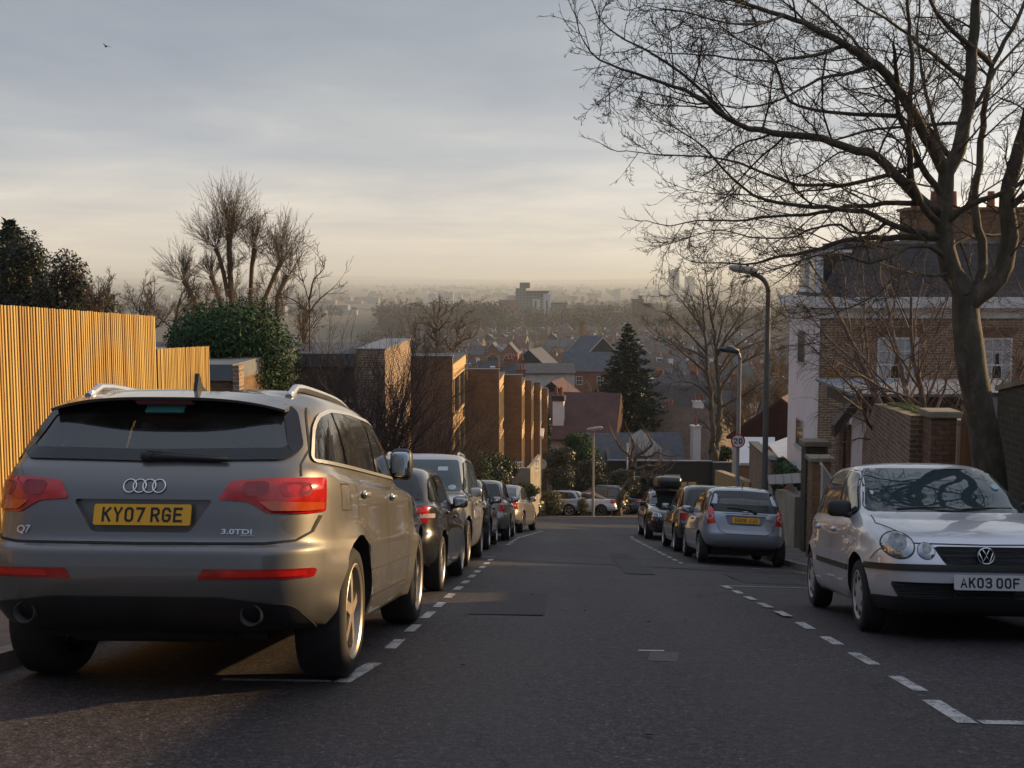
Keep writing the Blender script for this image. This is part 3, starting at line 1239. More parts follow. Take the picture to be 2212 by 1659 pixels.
def worn_paint(name, col):
  m, nt, b = principled(name)
  t = nt.new('ShaderNodeTexCoord').outputs['Object']
  f = nt.math('ADD', nt.math('MULTIPLY', nt.noise(t, 60, 3, .7), .5), nt.math('MULTIPLY', nt.noise(t, 7, 4, .7), .5))
  nt.put(b.inputs['Base Color'], nt.ramp(f, [(.41, (.07, .065, .065)), (.53, col)]))
  b.inputs['Roughness'].default_value = .7
  return m


def earth():
  m, nt, b = principled('earth')
  t = nt.new('ShaderNodeTexCoord').outputs['Object']
  f = nt.noise(t, .05, 6, .65)
  f2 = nt.noise(t, 1.2, 5, .7)
  c = nt.ramp(f, [(.3, (.030, .034, .018)), (.5, (.055, .045, .030)), (.7, (.075, .065, .048))])
  nt.put(b.inputs['Base Color'], nt.mix(1.0, c, nt.ramp(f2, [(.3, .6), (.7, 1.3)]), 'MULTIPLY'))
  b.inputs['Roughness'].default_value = .95
  return m


def cedar():
  m, nt, b = principled('cedar')
  t = nt.new('ShaderNodeTexCoord').outputs['Object']
  x, y, z = nt.sep(t)
  slat = nt.new('ShaderNodeTexWhiteNoise', noise_dimensions='1D')
  nt.put(slat.inputs['W'], nt.math('FLOOR', nt.math('DIVIDE', y, .0605)))
  grain = nt.noise(nt.comb(nt.math('MULTIPLY', y, 60), nt.math('MULTIPLY', y, 9), nt.math('MULTIPLY', z, 1.6)), 1.0, 5, .7, .5)
  wt = nt.noise(nt.comb(0, nt.math('MULTIPLY', y, .7), nt.math('MULTIPLY', z, .5)), 1.0, 3, .6)
  c = nt.ramp(nt.math('ADD', nt.math('MULTIPLY', grain, .55), nt.math('MULTIPLY', slat.outputs[0], .45)), [(.22, (.36, .18, .040)), (.45, (.58, .36, .090)), (.62, (.68, .45, .125)), (.8, (.74, .52, .165))])
  c = nt.mix(nt.maprange(wt, .45, .7, 0, .35), c, (.30, .15, .05))
  nt.put(b.inputs['Base Color'], c)
  b.inputs['Roughness'].default_value = .6
  return m


MAT['asphalt'] = asphalt()
MAT['paving'] = paving()
MAT['paint'] = worn_paint('road_paint', (.48, .47, .455))
MAT['yellow'] = worn_paint('yellow_paint', (.42, .28, .08))
MAT['earth'] = earth()
MAT['cedar'] = cedar()
MAT['batten'] = flat('stained_batten', (.075, .026, .010), .8, var=.3, scale=8)  # dark colour stands in for the shade between the fence slats
MAT['kerb'] = flat('kerb_stone', (.20, .185, .165), .8, var=.3, scale=5)
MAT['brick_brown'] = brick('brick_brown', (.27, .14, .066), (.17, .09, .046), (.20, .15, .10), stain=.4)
MAT['brick_stock'] = brick('brick_stock', (.34, .21, .115), (.16, .10, .066), (.46, .40, .33), stain=.35)
MAT['brick_wall'] = brick('brick_wall', (.25, .145, .085), (.11, .068, .046), (.34, .29, .23), stain=.55, moss=.5)
MAT['brick_pier'] = brick('brick_pier', (.28, .15, .085), (.15, .08, .052), (.11, .09, .07), stain=.5)
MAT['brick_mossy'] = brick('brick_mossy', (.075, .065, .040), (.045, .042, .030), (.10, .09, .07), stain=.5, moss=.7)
MAT['brick_red'] = brick('brick_red', (.30, .085, .045), (.22, .065, .04), (.22, .15, .12), stain=.3)
MAT['render'] = flat('white_render', (.78, .70, .67), .85, var=.06, scale=1.5)
MAT['white'] = flat('white_paint_wood', (.70, .69, .67), .5, var=.06, scale=3)
MAT['offwhite'] = flat('offwhite_render', (.46, .44, .40), .8, var=.12, scale=1.2)
MAT['concrete'] = flat('concrete', (.30, .26, .20), .85, var=.2, scale=1.4, bump=.3, bscale=20)
MAT['stone_cap'] = flat('stone_cap', (.24, .20, .14), .85, var=.25, scale=4, bump=.3)
MAT['felt'] = flat('roof_felt', (.05, .052, .058), .7, var=.3, scale=2)
MAT['lead'] = flat('lead_grey', (.16, .17, .185), .6, var=.2, scale=2)
MAT['fascia'] = flat('dark_fascia', (.028, .020, .017), .6, var=.3, scale=5)
MAT['black_clad'] = flat('black_cladding', (.014, .014, .015), .6, var=.2, scale=3)
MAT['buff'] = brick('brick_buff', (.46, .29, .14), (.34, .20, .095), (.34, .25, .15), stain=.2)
MAT['timber'] = flat('pale_timber', (.56, .38, .18), .7, var=.25, scale=3)
MAT['moss'] = flat('moss', (.10, .11, .02), .95, var=.5, scale=9, bump=.8, bscale=60)
MAT['slate'] = tiles('slates', (.078, .070, .072), (.056, .050, .052), .13, .25, .3)
MAT['slate_blue'] = tiles('slates_blue', (.085, .095, .115), (.065, .072, .09), .14, .28, .3)
MAT['tile_red'] = tiles('tiles_red', (.120, .042, .033), (.088, .034, .029), .11, .18, .4)
MAT['tile_brown'] = tiles('tiles_brown', (.17, .10, .062), (.11, .066, .045), .11, .18, .4)
MAT['tile_dark'] = tiles('tiles_dark', (.075, .050, .042), (.05, .037, .034), .11, .18, .4)
MAT['win'] = glass('window_glass', (.03, .035, .04), .05)
MAT['curtain'] = flat('curtain', (.42, .42, .42), .9, var=.15, scale=8)
MAT['room'] = flat('dark_room', (.02, .018, .016), .9)
MAT['steel'] = flat('galvanised', (.26, .27, .29), .5, .3, var=.15, scale=4)
MAT['steel_dark'] = flat('pole_dark', (.10, .095, .09), .55, .2, var=.3, scale=3)
MAT['terracotta'] = flat('terracotta', (.26, .085, .05), .8, var=.25)
MAT['orange'] = flat('alarm_orange', (.62, .20, .02), .5, var=.06)
MAT['blue'] = flat('alarm_blue', (.03, .06, .25), .5)
MAT['alu'] = flat('sheet_metal_roof', (.42, .45, .50), .45, .2, var=.12, scale=.8)

# ------------------------------------------------------------------ ground, street, pavements
def sheet(name, xs, ys, zf, m, smooth_=True, **kw):
  nx, ny = len(xs), len(ys)
  mb = MB()
  mb.add([(x, y, zf(x, y)) for y in ys for x in xs], [(j * nx + i, j * nx + i + 1, (j + 1) * nx + i + 1, (j + 1) * nx + i) for j in range(ny - 1) for i in range(nx - 1)])
  return mb.build(name, m, None, smooth_, **kw)


gx = [-9000, -5000, -2500, -1400, -800, -500, -320, -200, -120, -70, -40, -20, -8, 0, 8, 20, 40, 70, 120, 200, 320, 500, 800, 1400, 2500, 5000, 9000]
gy = [-300, -120, -60, -20, 0, 20, 40, 60, 72, 84, 97, 110, 135, 160, 200, 240, 290, 350, 420, 500, 600, 700, 800, 970, 1150, 1300, 1450, 1700, 2000, 2500, 3000, 5000, 9000, 14000, 30000]
sheet('ground', gx, gy, lambda x, y: ground_z(x, y) - .28, MAT['earth'], kind='structure')

KL, KR = -3.4, 4.4
ya_, yb_, yc_ = -14, 52, 60.5
mb = MB()
zr = lambda y, h=0: road_z(y) + h
def quad(mb, x0, x1, y0, y1, h, m=0):
  bs = [x0] + [b for b in (-1.3, 4.4) if x0 < b < x1] + [x1]
  n = max(1, int((y1 - y0) / 2))
  for j in range(n):
    c, d = y0 + (y1 - y0) * j / n, y0 + (y1 - y0) * (j + 1) / n
    for a, b in zip(bs[:-1], bs[1:]):
      mb.add([(x, y, zr(y, h) + cross(x, y)) for x, y in ((a, c), (b, c), (b, d), (a, d))], [(0, 1, 2, 3)], m)
quad(mb, KL, KR, ya_, yb_, 0)
quad(mb, -70, 70, yb_, yc_, 0)
mb.build('road', MAT['asphalt'], kind='structure')

H_K = .11
def slab(mb, x0, x1, y0, y1, h0, h1):
  vs = [(x, y, zr(y, h) + cross(x, y)) for h in (h0, h1) for y in (y0, y1) for x in (x0, x1)]
  mb.add(vs, [(0, 2, 3, 1), (4, 5, 7, 6), (0, 1, 5, 4), (2, 6, 7, 3), (0, 4, 6, 2), (1, 3, 7, 5)])

for nm, x0, x1, y0, y1 in (('pavement', KL - 2.0, KL - .15, ya_, yb_), ('pavement', KR + .15, KR + 1.75, ya_, yb_), ('pavement', -1.3, 4.4, yc_ + .15, yc_ + 1.7), ('pavement', -70, -1.304, yc_ + .15, yc_ + 1.7), ('pavement', 4.404, 70, yc_ + .15, yc_ + 1.7)):
  mb = MB()
  k = max(1, int((y1 - y0) / 2))
  for j in range(k):
    slab(mb, x0, x1, y0 + (y1 - y0) * j / k, y0 + (y1 - y0) * (j + 1) / k, -.1, H_K if y1 < 55 else .05)
  mb.build(nm, MAT['paving'], kind='structure')
for nm, x0, x1 in (('kerb', KL - .147, KL), ('kerb', KR, KR + .147)):
  mb = MB()
  y = ya_
  while y < yb_:
    slab(mb, x0, x1, y, y + .905, -.1, H_K + .004)
    y += .915
  mb.build(nm, MAT['kerb'], kind='structure')
mb = MB()
x = -70
while x < 70:
  slab(mb, x, x + .905, yc_, yc_ + .147, -.1, .054)
  x += .915
mb.build('kerb', MAT['kerb'], kind='structure')
mb = MB()
quad(mb, -40, 40, yc_ + 1.703, 80, .012)
mb.build('forecourt', MAT['asphalt'], kind='structure')

# painted bay lines
mb = MB()
PT = .004
def dashes(pts, dash=.56, per=1.02, w_=.085):
  for (xa, ya), (xb, yb) in zip(pts[:-1], pts[1:]):
    L = math.hypot(xb - xa, yb - ya)
    s_ = 0
    while s_ < L - .1:
      e = min(L, s_ + dash * rnd.uniform(.85, 1.1))
      p, q = Vector((xa, ya)).lerp(Vector((xb, yb)), s_ / L), Vector((xa, ya)).lerp(Vector((xb, yb)), e / L)
      t = (q - p).normalized()
      n = Vector((-t.y, t.x)) * w_ / 2
      c = [p + n, p - n, q - n, q + n]
      mb.add([(v.x, v.y, zr(v.y, PT) + cross(v.x, v.y)) for v in c], [(0, 1, 2, 3)])
      s_ += per
dashes([(-1.24, 7.95), (-1.28, 20.0)])
dashes([(2.02, 6.5), (2.10, 14.8)])
dashes([(-1.30, 25.6), (-1.25, 30), (-.75, 37)], .6, 1.05)
dashes([(2.2, 21.6), (2.0, 35)], .6, 1.05)
def line(x0, y0, x1, y1, w_=.10):
  p, q = Vector((x0, y0)), Vector((x1, y1))
  t = (q - p).normalized()
  n = Vector((-t.y, t.x)) * w_ / 2
  mb.add([(v.x, v.y, zr(v.y, PT) + cross(v.x, v.y)) for v in (p + n, p - n, q - n, q + n)], [(0, 1, 2, 3)])
line(-1.29, 6.46, -1.23, 7.25)
line(-1.36, 6.50, -2.0, 6.50, .07)
line(1.96, 5.56, 1.98, 6.2)
line(2.03, 5.60, 4.1, 5.60)
line(2.08, 15.05, 2.09, 14.55, .09)
line(2.03, 15.1, 3.4, 15.1, .06)
line(2.2, 21.0, 4.2, 21.0, .07)
line(-1.25, 20.35, -3.2, 20.35)
line(-1.34, 25.3, -3.2, 25.3)
line(2.0, 35.2, 2.1, 36.0, .09)
line(.52, 8.05, .70, 8.05, .05)
mb.build('bay_markings', MAT['paint'], kind='structure')
mb = MB()
line(4.22, 15.6, 4.22, 20.6, .06)
line(4.10, 15.6, 4.10, 20.6, .05)
line(-3.2, 6.2, -3.2, -2, .07)
line(-3.32, 6.2, -3.32, -2, .07)
mb.build('yellow_lines', MAT['yellow'], kind='structure')
mb = MB()
for y0 in (19.6, 22.6, 26.2, 30.4, 36.5, 43, 50):
  for k in range(15):
    xa = KL + .1 + k * .5
    f = lambda x: y0 + .10 * math.sin(x * 1.3 + y0) + .05 * math.sin(x * 4.1)
    w_ = rnd.uniform(.03, .085)
    if rnd.random() < .12:
      continue
    mb.add([(x, y, zr(y, .003) + cross(x, y)) for x, y in ((xa, f(xa) - w_), (xa + .5, f(xa + .5) - w_), (xa + .5, f(xa + .5) + w_), (xa, f(xa) + w_))], [(0, 1, 2, 3)])
MB().add([(x, y, zr(y, .003) + cross(x, y)) for x, y in ((.55, 7.55), (.74, 7.5), (.80, 7.98), (.60, 8.0))], [(0, 1, 2, 3)]).build('road_patch', flat('patch_grey', (.066, .058, .060), .75, var=.3, scale=20), kind='structure')
pm = flat('patch_dark', (.030, .026, .027), .8, var=.45, scale=25, bump=.4, bscale=90)
for x0, x1, y0, y1 in ((2.5, 3.3, 15.9, 18.4), (-.9, -.2, 10.4, 12.9), (.9, 1.35, 17.2, 24.5)):
  n = 6
  MB().add([(x, y0 + (y1 - y0) * i / n, zr(y0 + (y1 - y0) * i / n, .003) + cross(x, y0 + (y1 - y0) * i / n)) for i in range(n + 1) for x in (x0, x1)], [(2 * i, 2 * i + 1, 2 * i + 3, 2 * i + 2) for i in range(n)]).build('road_patch', pm, kind='structure')
mb.build('tar_joints', flat('tar', (.018, .017, .017), .7, var=.4, scale=6), kind='structure')  # narrow wavy dark strips across the road


# ------------------------------------------------------------------ walls, fence, houses near the street
def yz(px, py, Y):
  return at(px, py, Y).z

# slatted timber fence, left, in two heights
FX = -5.45
def fence(y0, y1, top0, top1, base, label, x=FX):
  f = empty('timber_fence', (x, y0, base(y0)), label=label, cat='fence', group='slatted timber fence')
  L = Matrix.Translation((-x, -y0, -base(y0)))
  mb, bb = MB(), MB()
  y = y0
  while y < y1 - .02:
    t = (y - y0) / (y1 - y0)
    zt = top0 + (top1 - top0) * t + rnd.uniform(-.004, .004)
    dx = rnd.uniform(-.003, .003)
    mb.box(x + .030 + dx, x + .042 + dx, y, y + .0290, base(y) + .1, zt, M=L)
    bb.box(x + dx, x + .030 + dx, y + .001, y + .028, base(y) + .1, zt - .006, M=L)  # dark backing strip that paints the shade of the gap
    y += .0605
  mb.build('slat_panel', MAT['cedar'], f)
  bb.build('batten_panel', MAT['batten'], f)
  y = y0 + .3
  pb = MB()
  for k in range(3):
    zz = .25 + k * 1.2
    pb.add([L @ Vector(v) for v in ((x - .06, y0, base(y0) + zz), (x - .002, y0, base(y0) + zz), (x - .002, y1, base(y1) + zz), (x - .06, y1, base(y1) + zz), (x - .06, y0, base(y0) + zz + .1), (x - .002, y0, base(y0) + zz + .1), (x - .002, y1, base(y1) + zz + .1), (x - .06, y1, base(y1) + zz + .1))],
        [(3, 2, 1, 0), (4, 5, 6, 7), (0, 1, 5, 4), (1, 2, 6, 5), (2, 3, 7, 6), (3, 0, 4, 7)])
  pb.build('rails', MAT['fascia'], f)
  while y < y1:
    MB().box(x - .17, x - .063, y, y + .1, base(y) - .3, base(y) + (2.2 if y0 < 15 else 1.6), M=L).build('post', MAT['fascia'], f)
    y += 1.8
  return f

gb = lambda y: road_z(y) + .1
zA, zB = yz(0, 305.6, 11.1), yz(149, 316.3, 15.05)
sl_ = (zB - zA) / (15.05 - 11.1)
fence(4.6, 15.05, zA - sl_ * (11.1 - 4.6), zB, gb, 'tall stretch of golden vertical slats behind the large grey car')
zC = yz(175, 347.5, 16.2)
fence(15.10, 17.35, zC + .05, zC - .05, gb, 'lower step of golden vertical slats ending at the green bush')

# low roof with grey coping behind the bush
o = empty('garage', at(204, 381, 21), label='low brick garage with grey flat roof edge beside the green bush', cat='garage')
z0 = road_z(21)
zt = yz(220, 364.5, 21)
Mo = Matrix.Translation(-o.location)
xr = at(236, 372, 21).x
MB().box(-13, xr - .08, 21.08, 26, z0 - .5, zt - .30, M=Mo).build('wall', MAT['brick_brown'], o)
MB().box(-13, xr - .06, 21.0, 26.1, zt - .30, zt, M=Mo).build('roof_edge', MAT['lead'], o)
MB().box(xr - .06, xr + .06, 20.98, 21.3, z0 - .5, zt - .02, M=Mo).build('brick_pier', MAT['brick_stock'], o)

# flat-roofed brick house behind the twiggy shrub
def winband(name, x0, x1, y, z0, z1, n, parent, M, frame='white', depth=.06, th=.05, dark='win'):
  """a row of n lights in the wall that faces the camera (normal -y)"""
  mb = MB()
  mb.box(x0, x1, y - .02, y, z0, z0 + th, M=M).box(x0, x1, y - .02, y, z1 - th, z1, M=M)
  for i in range(n + 1):
    xx = x0 + (x1 - x0 - th) * i / n
    mb.box(xx, xx + th, y - .021, y - .001, z0 + th, z1 - th, M=M)
  f = mb.build(name, MAT[frame], parent)
  MB().box(x0 + .01, x1 - .01, y - .008, y - .002, z0 + .01, z1 - .01, M=M).build('pane', MAT[dark], f)
  return f

hx = -5.55
o = empty('brick_house', (hx, 35.2, road_z(35.2)), label='flat-roofed brown brick house with dark roof edge behind the twiggy shrub', cat='house', group='flat-roofed brick houses on the left')
Mo = Matrix.Translation(-o.location)
zt = yz(384.5, 351.8, 35.2)
MB().box(-19, hx, 35.2, 41.0, road_z(38) - 1.5, zt - .45, M=Mo).build('wall', MAT['brick_stock'], o)
MB().box(-19.2, hx - .9, 35.0, 41.1, zt - .45, zt - .05, M=Mo).build('roof_edge', MAT['felt'], o)
MB().box(hx - .9, hx, 35.19, 41.02, zt - .449, zt + .05, M=Mo).box(hx - .92, hx + .03, 35.17, 41.04, zt + .05, zt + .10, m=1, M=Mo).build('parapet', [MAT['brick_stock'], MAT['lead']], o)
for k in range(4):
  x0 = -17.5 + k * 2.9
  winband('window', x0, x0 + 2.3, 35.19, zt - 2.2, zt - 1.5, 3, o, Mo)
MB().box(-19, hx - .95, 35.12, 35.185, zt - 1.40, zt - .5, M=Mo).build('cladding', MAT['tile_dark'], o)
MB().box(-18.5, hx - 1.2, 35.10, 35.18, zt - 3.0, zt - 2.75, M=Mo).build('canopy', MAT['white'], o)

# stepped terrace: dark party walls with sunlit fronts between them
units = [(452.4, 357.0, 50, 409, None), (495.2, 370, 60, None, 347), (518.3, 375.6, 65, None, None), (528.2, 381, 70, None, None), (537, 383, 75, None, None), (544.5, 388.8, 80, None, None)]
uf = [at(452.4, 357, 50).x] + [at(u[0], u[1], u[2]).x for u in units[1:]]
desc = ['nearest brick terrace house behind the bare twigs, its party wall widest', 'brick terrace house second along with a broad dark party wall', 'brick terrace house third along, timber panels beside its party wall', 'brick terrace house fourth along, narrow party wall and tall lit window', 'brick terrace house fifth along, white sill under its lit window', 'last brick terrace house at the low end with ivy on its corner']
for i, (px, py, Y, _, _) in enumerate(units):
  xe = uf[i]
  zt = yz(px, py, Y)
  Yn = units[i + 1][2] if i + 1 < len(units) else Y + 5
  dep = Yn - Y
  zb = yz(px, 470, Y) - 1.5
  o = empty('terrace_house', (xe, Y, zb), label=desc[i], cat='house', group='flat-roofed brick houses on the left')
  Mo = Matrix.Translation(-o.location)
  w_ = 9.0
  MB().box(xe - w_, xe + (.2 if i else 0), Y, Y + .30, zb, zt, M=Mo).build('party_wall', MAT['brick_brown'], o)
  MB().box(xe - w_, xe + (.23 if i else .03), Y - .02, Y + .32, zt, zt + .06, M=Mo).build('coping', MAT['lead'], o)
  xf = xe - .35 if i == 0 else xe + .14
  zr_ = zt - .55
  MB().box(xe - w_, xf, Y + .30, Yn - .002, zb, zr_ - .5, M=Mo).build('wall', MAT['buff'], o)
  MB().box(xe - w_, xf + .06, Y + .302, Yn - .004, zr_ - .5, zr_, M=Mo).build('roof_edge', MAT['timber'], o)
  MB().box(xe - w_, xf + .10, Y + .304, Yn - .006, zr_, zr_ + .05, M=Mo).build('roof', MAT['felt'], o)
  for zz0, zz1, nm in ((zr_ - 2.5, zr_ - .7, 'window'), (zr_ - 5.4, zr_ - 3.2, 'window')):
    mb = MB()
    a, b = Y + .9, Yn - .7
    for k in range(4):
      yy = a + (b - a) * k / 3
      mb.box(xf, xf + .07, yy - .06, yy + .06, zz0, zz1, M=Mo)
    mb.box(xf, xf + .068, a, b, zz0 - .08, zz0 + .04, M=Mo).box(xf, xf + .066, a, b, zz1 - .04, zz1 + .08, M=Mo)
    f = mb.build(nm, MAT['timber' if i != 4 else 'white'], o)
    MB().box(xf, xf + .02, a, b, zz0, zz1, M=Mo).build('pane', MAT['win'], f)
  if i in (2, 3):
    MB().box(xf, xf + .05, Y + .5, Yn - .3, zr_ - 3.1, zr_ - 2.6, M=Mo).build('panel', MAT['timber'], o)
  if i == 4:
    MB().box(xf, xf + .25, Y + .6, Yn - .5, zr_ - 3.2, zr_ - 3.0, M=Mo).build('sill', MAT['white'], o)

# raised concrete terrace in front of it
xa, xb = at(512, 470, 57).x, at(530.5, 470, 57).x
ztp = yz(520, 468, 57)
o = empty('terrace_wall', (xb, 57, road_z(57)), label='raised concrete terrace parapet with a sunlit end, white chairs showing over it', cat='wall')
Mo = Matrix.Translation(-o.location)
xq = at(541, 465, 61.5).x
mb = MB()
P4 = [(xb, 57), (xq, 61.5), (xq - .18, 61.5), (xb - .18, 57.18), (xa, 57.18), (xa, 57)]
mb.prism([(a - xb, b - 57) for a, b in P4], -.4, ztp - road_z(57), 'z')
mb.build('parapet', MAT['concrete'], o)
MB().prism([(a - xb, b - 57) for a, b in ((xa, 57.19), (xb - .19, 57.19), (xq - .19, 61.5), (xa, 61.5))], -.4, ztp - road_z(57) - .9, 'z').build('deck', MAT['concrete'], o)
CH = []
def chair(x, y, z, rz, label):
  if not CH:
    o = empty('garden_chair', (x, y, z), rz, label=label, cat='chair', group='white garden chairs on the raised terrace')
    m = MAT['white']
    MB().box(-.24, .24, -.24, .24, .40, .44).build('seat', m, o)
    mb = MB()
    for k in range(5):
      mb.box(-.22 + k * .1, -.18 + k * .1, .22, .25, .44, .86)
    mb.box(-.24, .24, .215, .255, .86, .92)
    mb.build('backrest', m, o)
    for sx in (-.22, .19):
      for sy in (-.22, .19):
        MB().box(sx, sx + .03, sy, sy + .03, 0, .40).build('leg', m, o)
      MB().box(sx, sx + .04, -.24, .22, .62, .65).build('armrest', m, o)
    CH.append(o)
    return o
  return place(copy_tree(CH[0]), (x, y, z), rz, label=label)
zd = ztp - .9
p = at(521, 462, 58.6)
chair(p.x, 58.6, zd, R(20), 'white slatted chair nearer the middle of the raised terrace')
p = at(533, 462, 59.2)
chair(p.x, 59.2, zd, R(-30), 'white slatted chair at the sunlit end of the raised terrace')
p = at(480, 470, 53)
chair(p.x, 53, p.z - .62, R(10), 'white slatted chair standing above the hedge by the brick house')

# ---- right-hand side
BX = 5.55
def wall_piece(name, pts, base, top, th, m, label, cat='wall', cap=None, capm=None, group=None):
  """wall along pts (x,y), base(y) and top list, facing the street"""
  o = empty(name, (pts[0][0], pts[0][1], base(pts[0][1])), label=label, cat=cat, group=group)
  Mo = Matrix.Translation(-o.location)
  mb, cb = MB(), MB()
  for (xa, ya), (xb, yb), ta, tb in zip(pts[:-1], pts[1:], top[:-1], top[1:]):
    for bld, lo0, lo1, hi0, hi1, ex in ((mb, base(ya) - .3, base(yb) - .3, ta, tb, 0), (cb, ta, tb, ta + (cap or 0), tb + (cap or 0), .03)):
      if bld is cb and not cap:
        continue
      d = Vector((xb - xa, yb - ya)).normalized()
      n = Vector((d.y, -d.x))
      a0, a1 = Vector((xa, ya)) - n * ex - d * ex, Vector((xa, ya)) + n * (th + ex) - d * ex
      b0, b1 = Vector((xb, yb)) - n * ex + d * ex, Vector((xb, yb)) + n * (th + ex) + d * ex
      vs = [(a0.x, a0.y, lo0), (a1.x, a1.y, lo0), (b1.x, b1.y, lo1), (b0.x, b0.y, lo1), (a0.x, a0.y, hi0), (a1.x, a1.y, hi0), (b1.x, b1.y, hi1), (b0.x, b0.y, hi1)]
      bld.add([Mo @ Vector(v) for v in vs], [(3, 2, 1, 0), (4, 5, 6, 7), (0, 1, 5, 4), (1, 2, 6, 5), (2, 3, 7, 6), (3, 0, 4, 7)])
  mb.build('wall', m, o)
  if cap:
    cb.build('coping', capm or MAT['stone_cap'], o)
  return o

pav = lambda y: road_z(y) + H_K
# tall garden walls nearest the camera
z1, z2 = yz(995, 393, 15.6), yz(1012, 396, 14.4)
wall_piece('garden_wall', [(at(995, 400, 15.6).x, 15.6), (at(1011, 400, 14.5).x, 14.5)], pav, [z1, z2], .22, MAT['brick_pier'], 'short tall brick wall with pale coping right of the big tree trunk', cap=.05, capm=MAT['lead'])
xw = at(1011, 400, 14.47).x
o = wall_piece('wall_end_post', [(xw, 14.46), (at(1016, 400, 14.2).x, 14.22)], pav, [yz(1012, 397, 14.4) + .02] * 2, .30, MAT['render'], 'narrow white rendered post at the end of the tall brick wall', cat='post', cap=.05, capm=MAT['lead'])
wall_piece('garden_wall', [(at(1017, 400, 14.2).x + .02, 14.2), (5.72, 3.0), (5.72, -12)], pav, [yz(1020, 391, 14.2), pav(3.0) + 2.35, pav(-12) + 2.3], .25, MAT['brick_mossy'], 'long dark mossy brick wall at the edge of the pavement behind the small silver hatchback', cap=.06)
# brick pier with cap, raking mossy wall behind it
def pier(name, px0, px1, ptop, Y, d, m, label, cap=.10, capm='stone_cap', over=.06, group=None):
  xa, xb = at(px0, ptop, Y).x, at(px1, ptop, Y).x
  zt = yz(px0, ptop, Y)
  o = empty(name, ((xa + xb) / 2, Y, pav(Y)), label=label, cat='pier', group=group)
  Mo = Matrix.Translation(-o.location)
  MB().box(xa, xb, Y, Y + d, pav(Y) - .3, zt, M=Mo).build('shaft', m, o)
  c = MB().box(xa - over, xb + over, Y - over, Y + d + over, zt, zt + cap, M=Mo).build('coping', MAT[capm], o)
  bevel(c, .015)
  return o
pier('gate_pier', 931.5, 957, 418, 17.0, .40, MAT['brick_pier'], 'square orange-brown brick pier with flat stone cap left of the big tree', cap=.10)
xn, xf_ = at(931, 420, 17.25).x, at(876, 420, 22.3).x
za, zb_, zc = yz(932, 417, 17.3), yz(889, 403.8, 21.0), yz(877, 440, 22.3)
xm = xn + (xf_ - xn) * (21.0 - 17.3) / 5.0
o = wall_piece('garden_wall', [(xf_, 22.3), (xm, 21.0), (xn, 17.42)], pav, [zc, zb_, za], .24, MAT['brick_wall'], 'raking brick garden wall with bright moss along its top beside the orange-brown pier')
Mo = Matrix.Translation(-o.location)
mb = MB()
for k in range(170):
  t = rnd.random() ** 1.2
  y = 17.5 + t * 3.5
  xx = xn + (xm - xn) * t - .12 + rnd.uniform(-.02, .26)
  zz = za + (zb_ - za) * t
  mb.blob((xx - o.location.x + .12, y - o.location.y, zz - o.location.z + .005), (rnd.uniform(.03, .08), rnd.uniform(.04, .12), rnd.uniform(.012, .04)), (1, 1), (8, 5))
mb.build('moss', MAT['moss'], o, True)
pier('gate_post', 957.8, 970, 426, 17.6, .3, MAT['offwhite'], 'pale grey post with cream cap between brick pier and tree trunk', cap=.09, capm='concrete', over=.0)
# two brick piers further down the pavement
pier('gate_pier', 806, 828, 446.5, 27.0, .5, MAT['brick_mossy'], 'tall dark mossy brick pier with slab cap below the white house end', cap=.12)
pier('gate_pier', 812.5, 831.5, 462, 24.2, .45, MAT['brick_brown'], 'lower brown brick pier with a slab, in front of the taller dark pier', cap=.09)
# white sloping side panel by the steps
xa, xb = at(823, 470, 22.6).x, at(836, 470, 22.6).x
o = empty('step_wall', (xa, 22.6, pav(22.6)), label='white painted wall with sloping top beside the lower brown pier', cat='wall')
Mo = Matrix.Translation(-o.location)
MB().prism([(xa, pav(22.6) - .3), (xb, pav(22.6) - .3), (xb, yz(836, 487, 22.6)), (xa, yz(823, 466, 22.6))], 22.6, 22.78, 'y', M=Mo).build('wall', MAT['offwhite'], o)
MB().prism([(xa - .02, yz(823, 466, 22.6)), (xb + .02, yz(836, 487, 22.6)), (xb + .02, yz(836, 487, 22.6) + .06), (xa - .02, yz(823, 466, 22.6) + .06)], 22.57, 22.81, 'y', M=Mo).build('coping', MAT['white'], o)
# low rendered wall with planter trough
xa, xb = at(783, 480, 36).x, at(803, 480, 29.5).x
o = wall_piece('low_wall', [(xa, 38), (xb, 29.2)], pav, [yz(783, 490, 38) + .2, yz(803, 497, 29.2)], .25, MAT['concrete'], 'low rendered wall along the pavement under the white planter')
def trough(p0, p1, z, label):
  o = empty('planter', (p0[0], p0[1], z), label=label, cat='planter')
  d = Vector((p1[0] - p0[0], p1[1] - p0[1], p1[2] - z))
  L = d.length
  for k in range(4):
    a = d * (k / 4)
    MB().add([a + Vector(v) for v in ((-.06, 0, 0), (.2, 0, 0), (.2, L / 4 - .02, d.z / 4), (-.06, L / 4 - .02, d.z / 4), (-.10, 0, .26), (.24, 0, .26), (.24, L / 4 - .02, .26 + d.z / 4), (-.10, L / 4 - .02, .26 + d.z / 4))],
         [(3, 2, 1, 0), (4, 5, 6, 7), (0, 1, 5, 4), (1, 2, 6, 5), (2, 3, 7, 6), (3, 0, 4, 7)]).build('trough', MAT['white'], o)
  return o
za = yz(803, 483, 29.4)
trough((xb - .02, 29.4), (xb - .15, 33.4, za - .75), za, 'white trough planter on the low rendered wall')

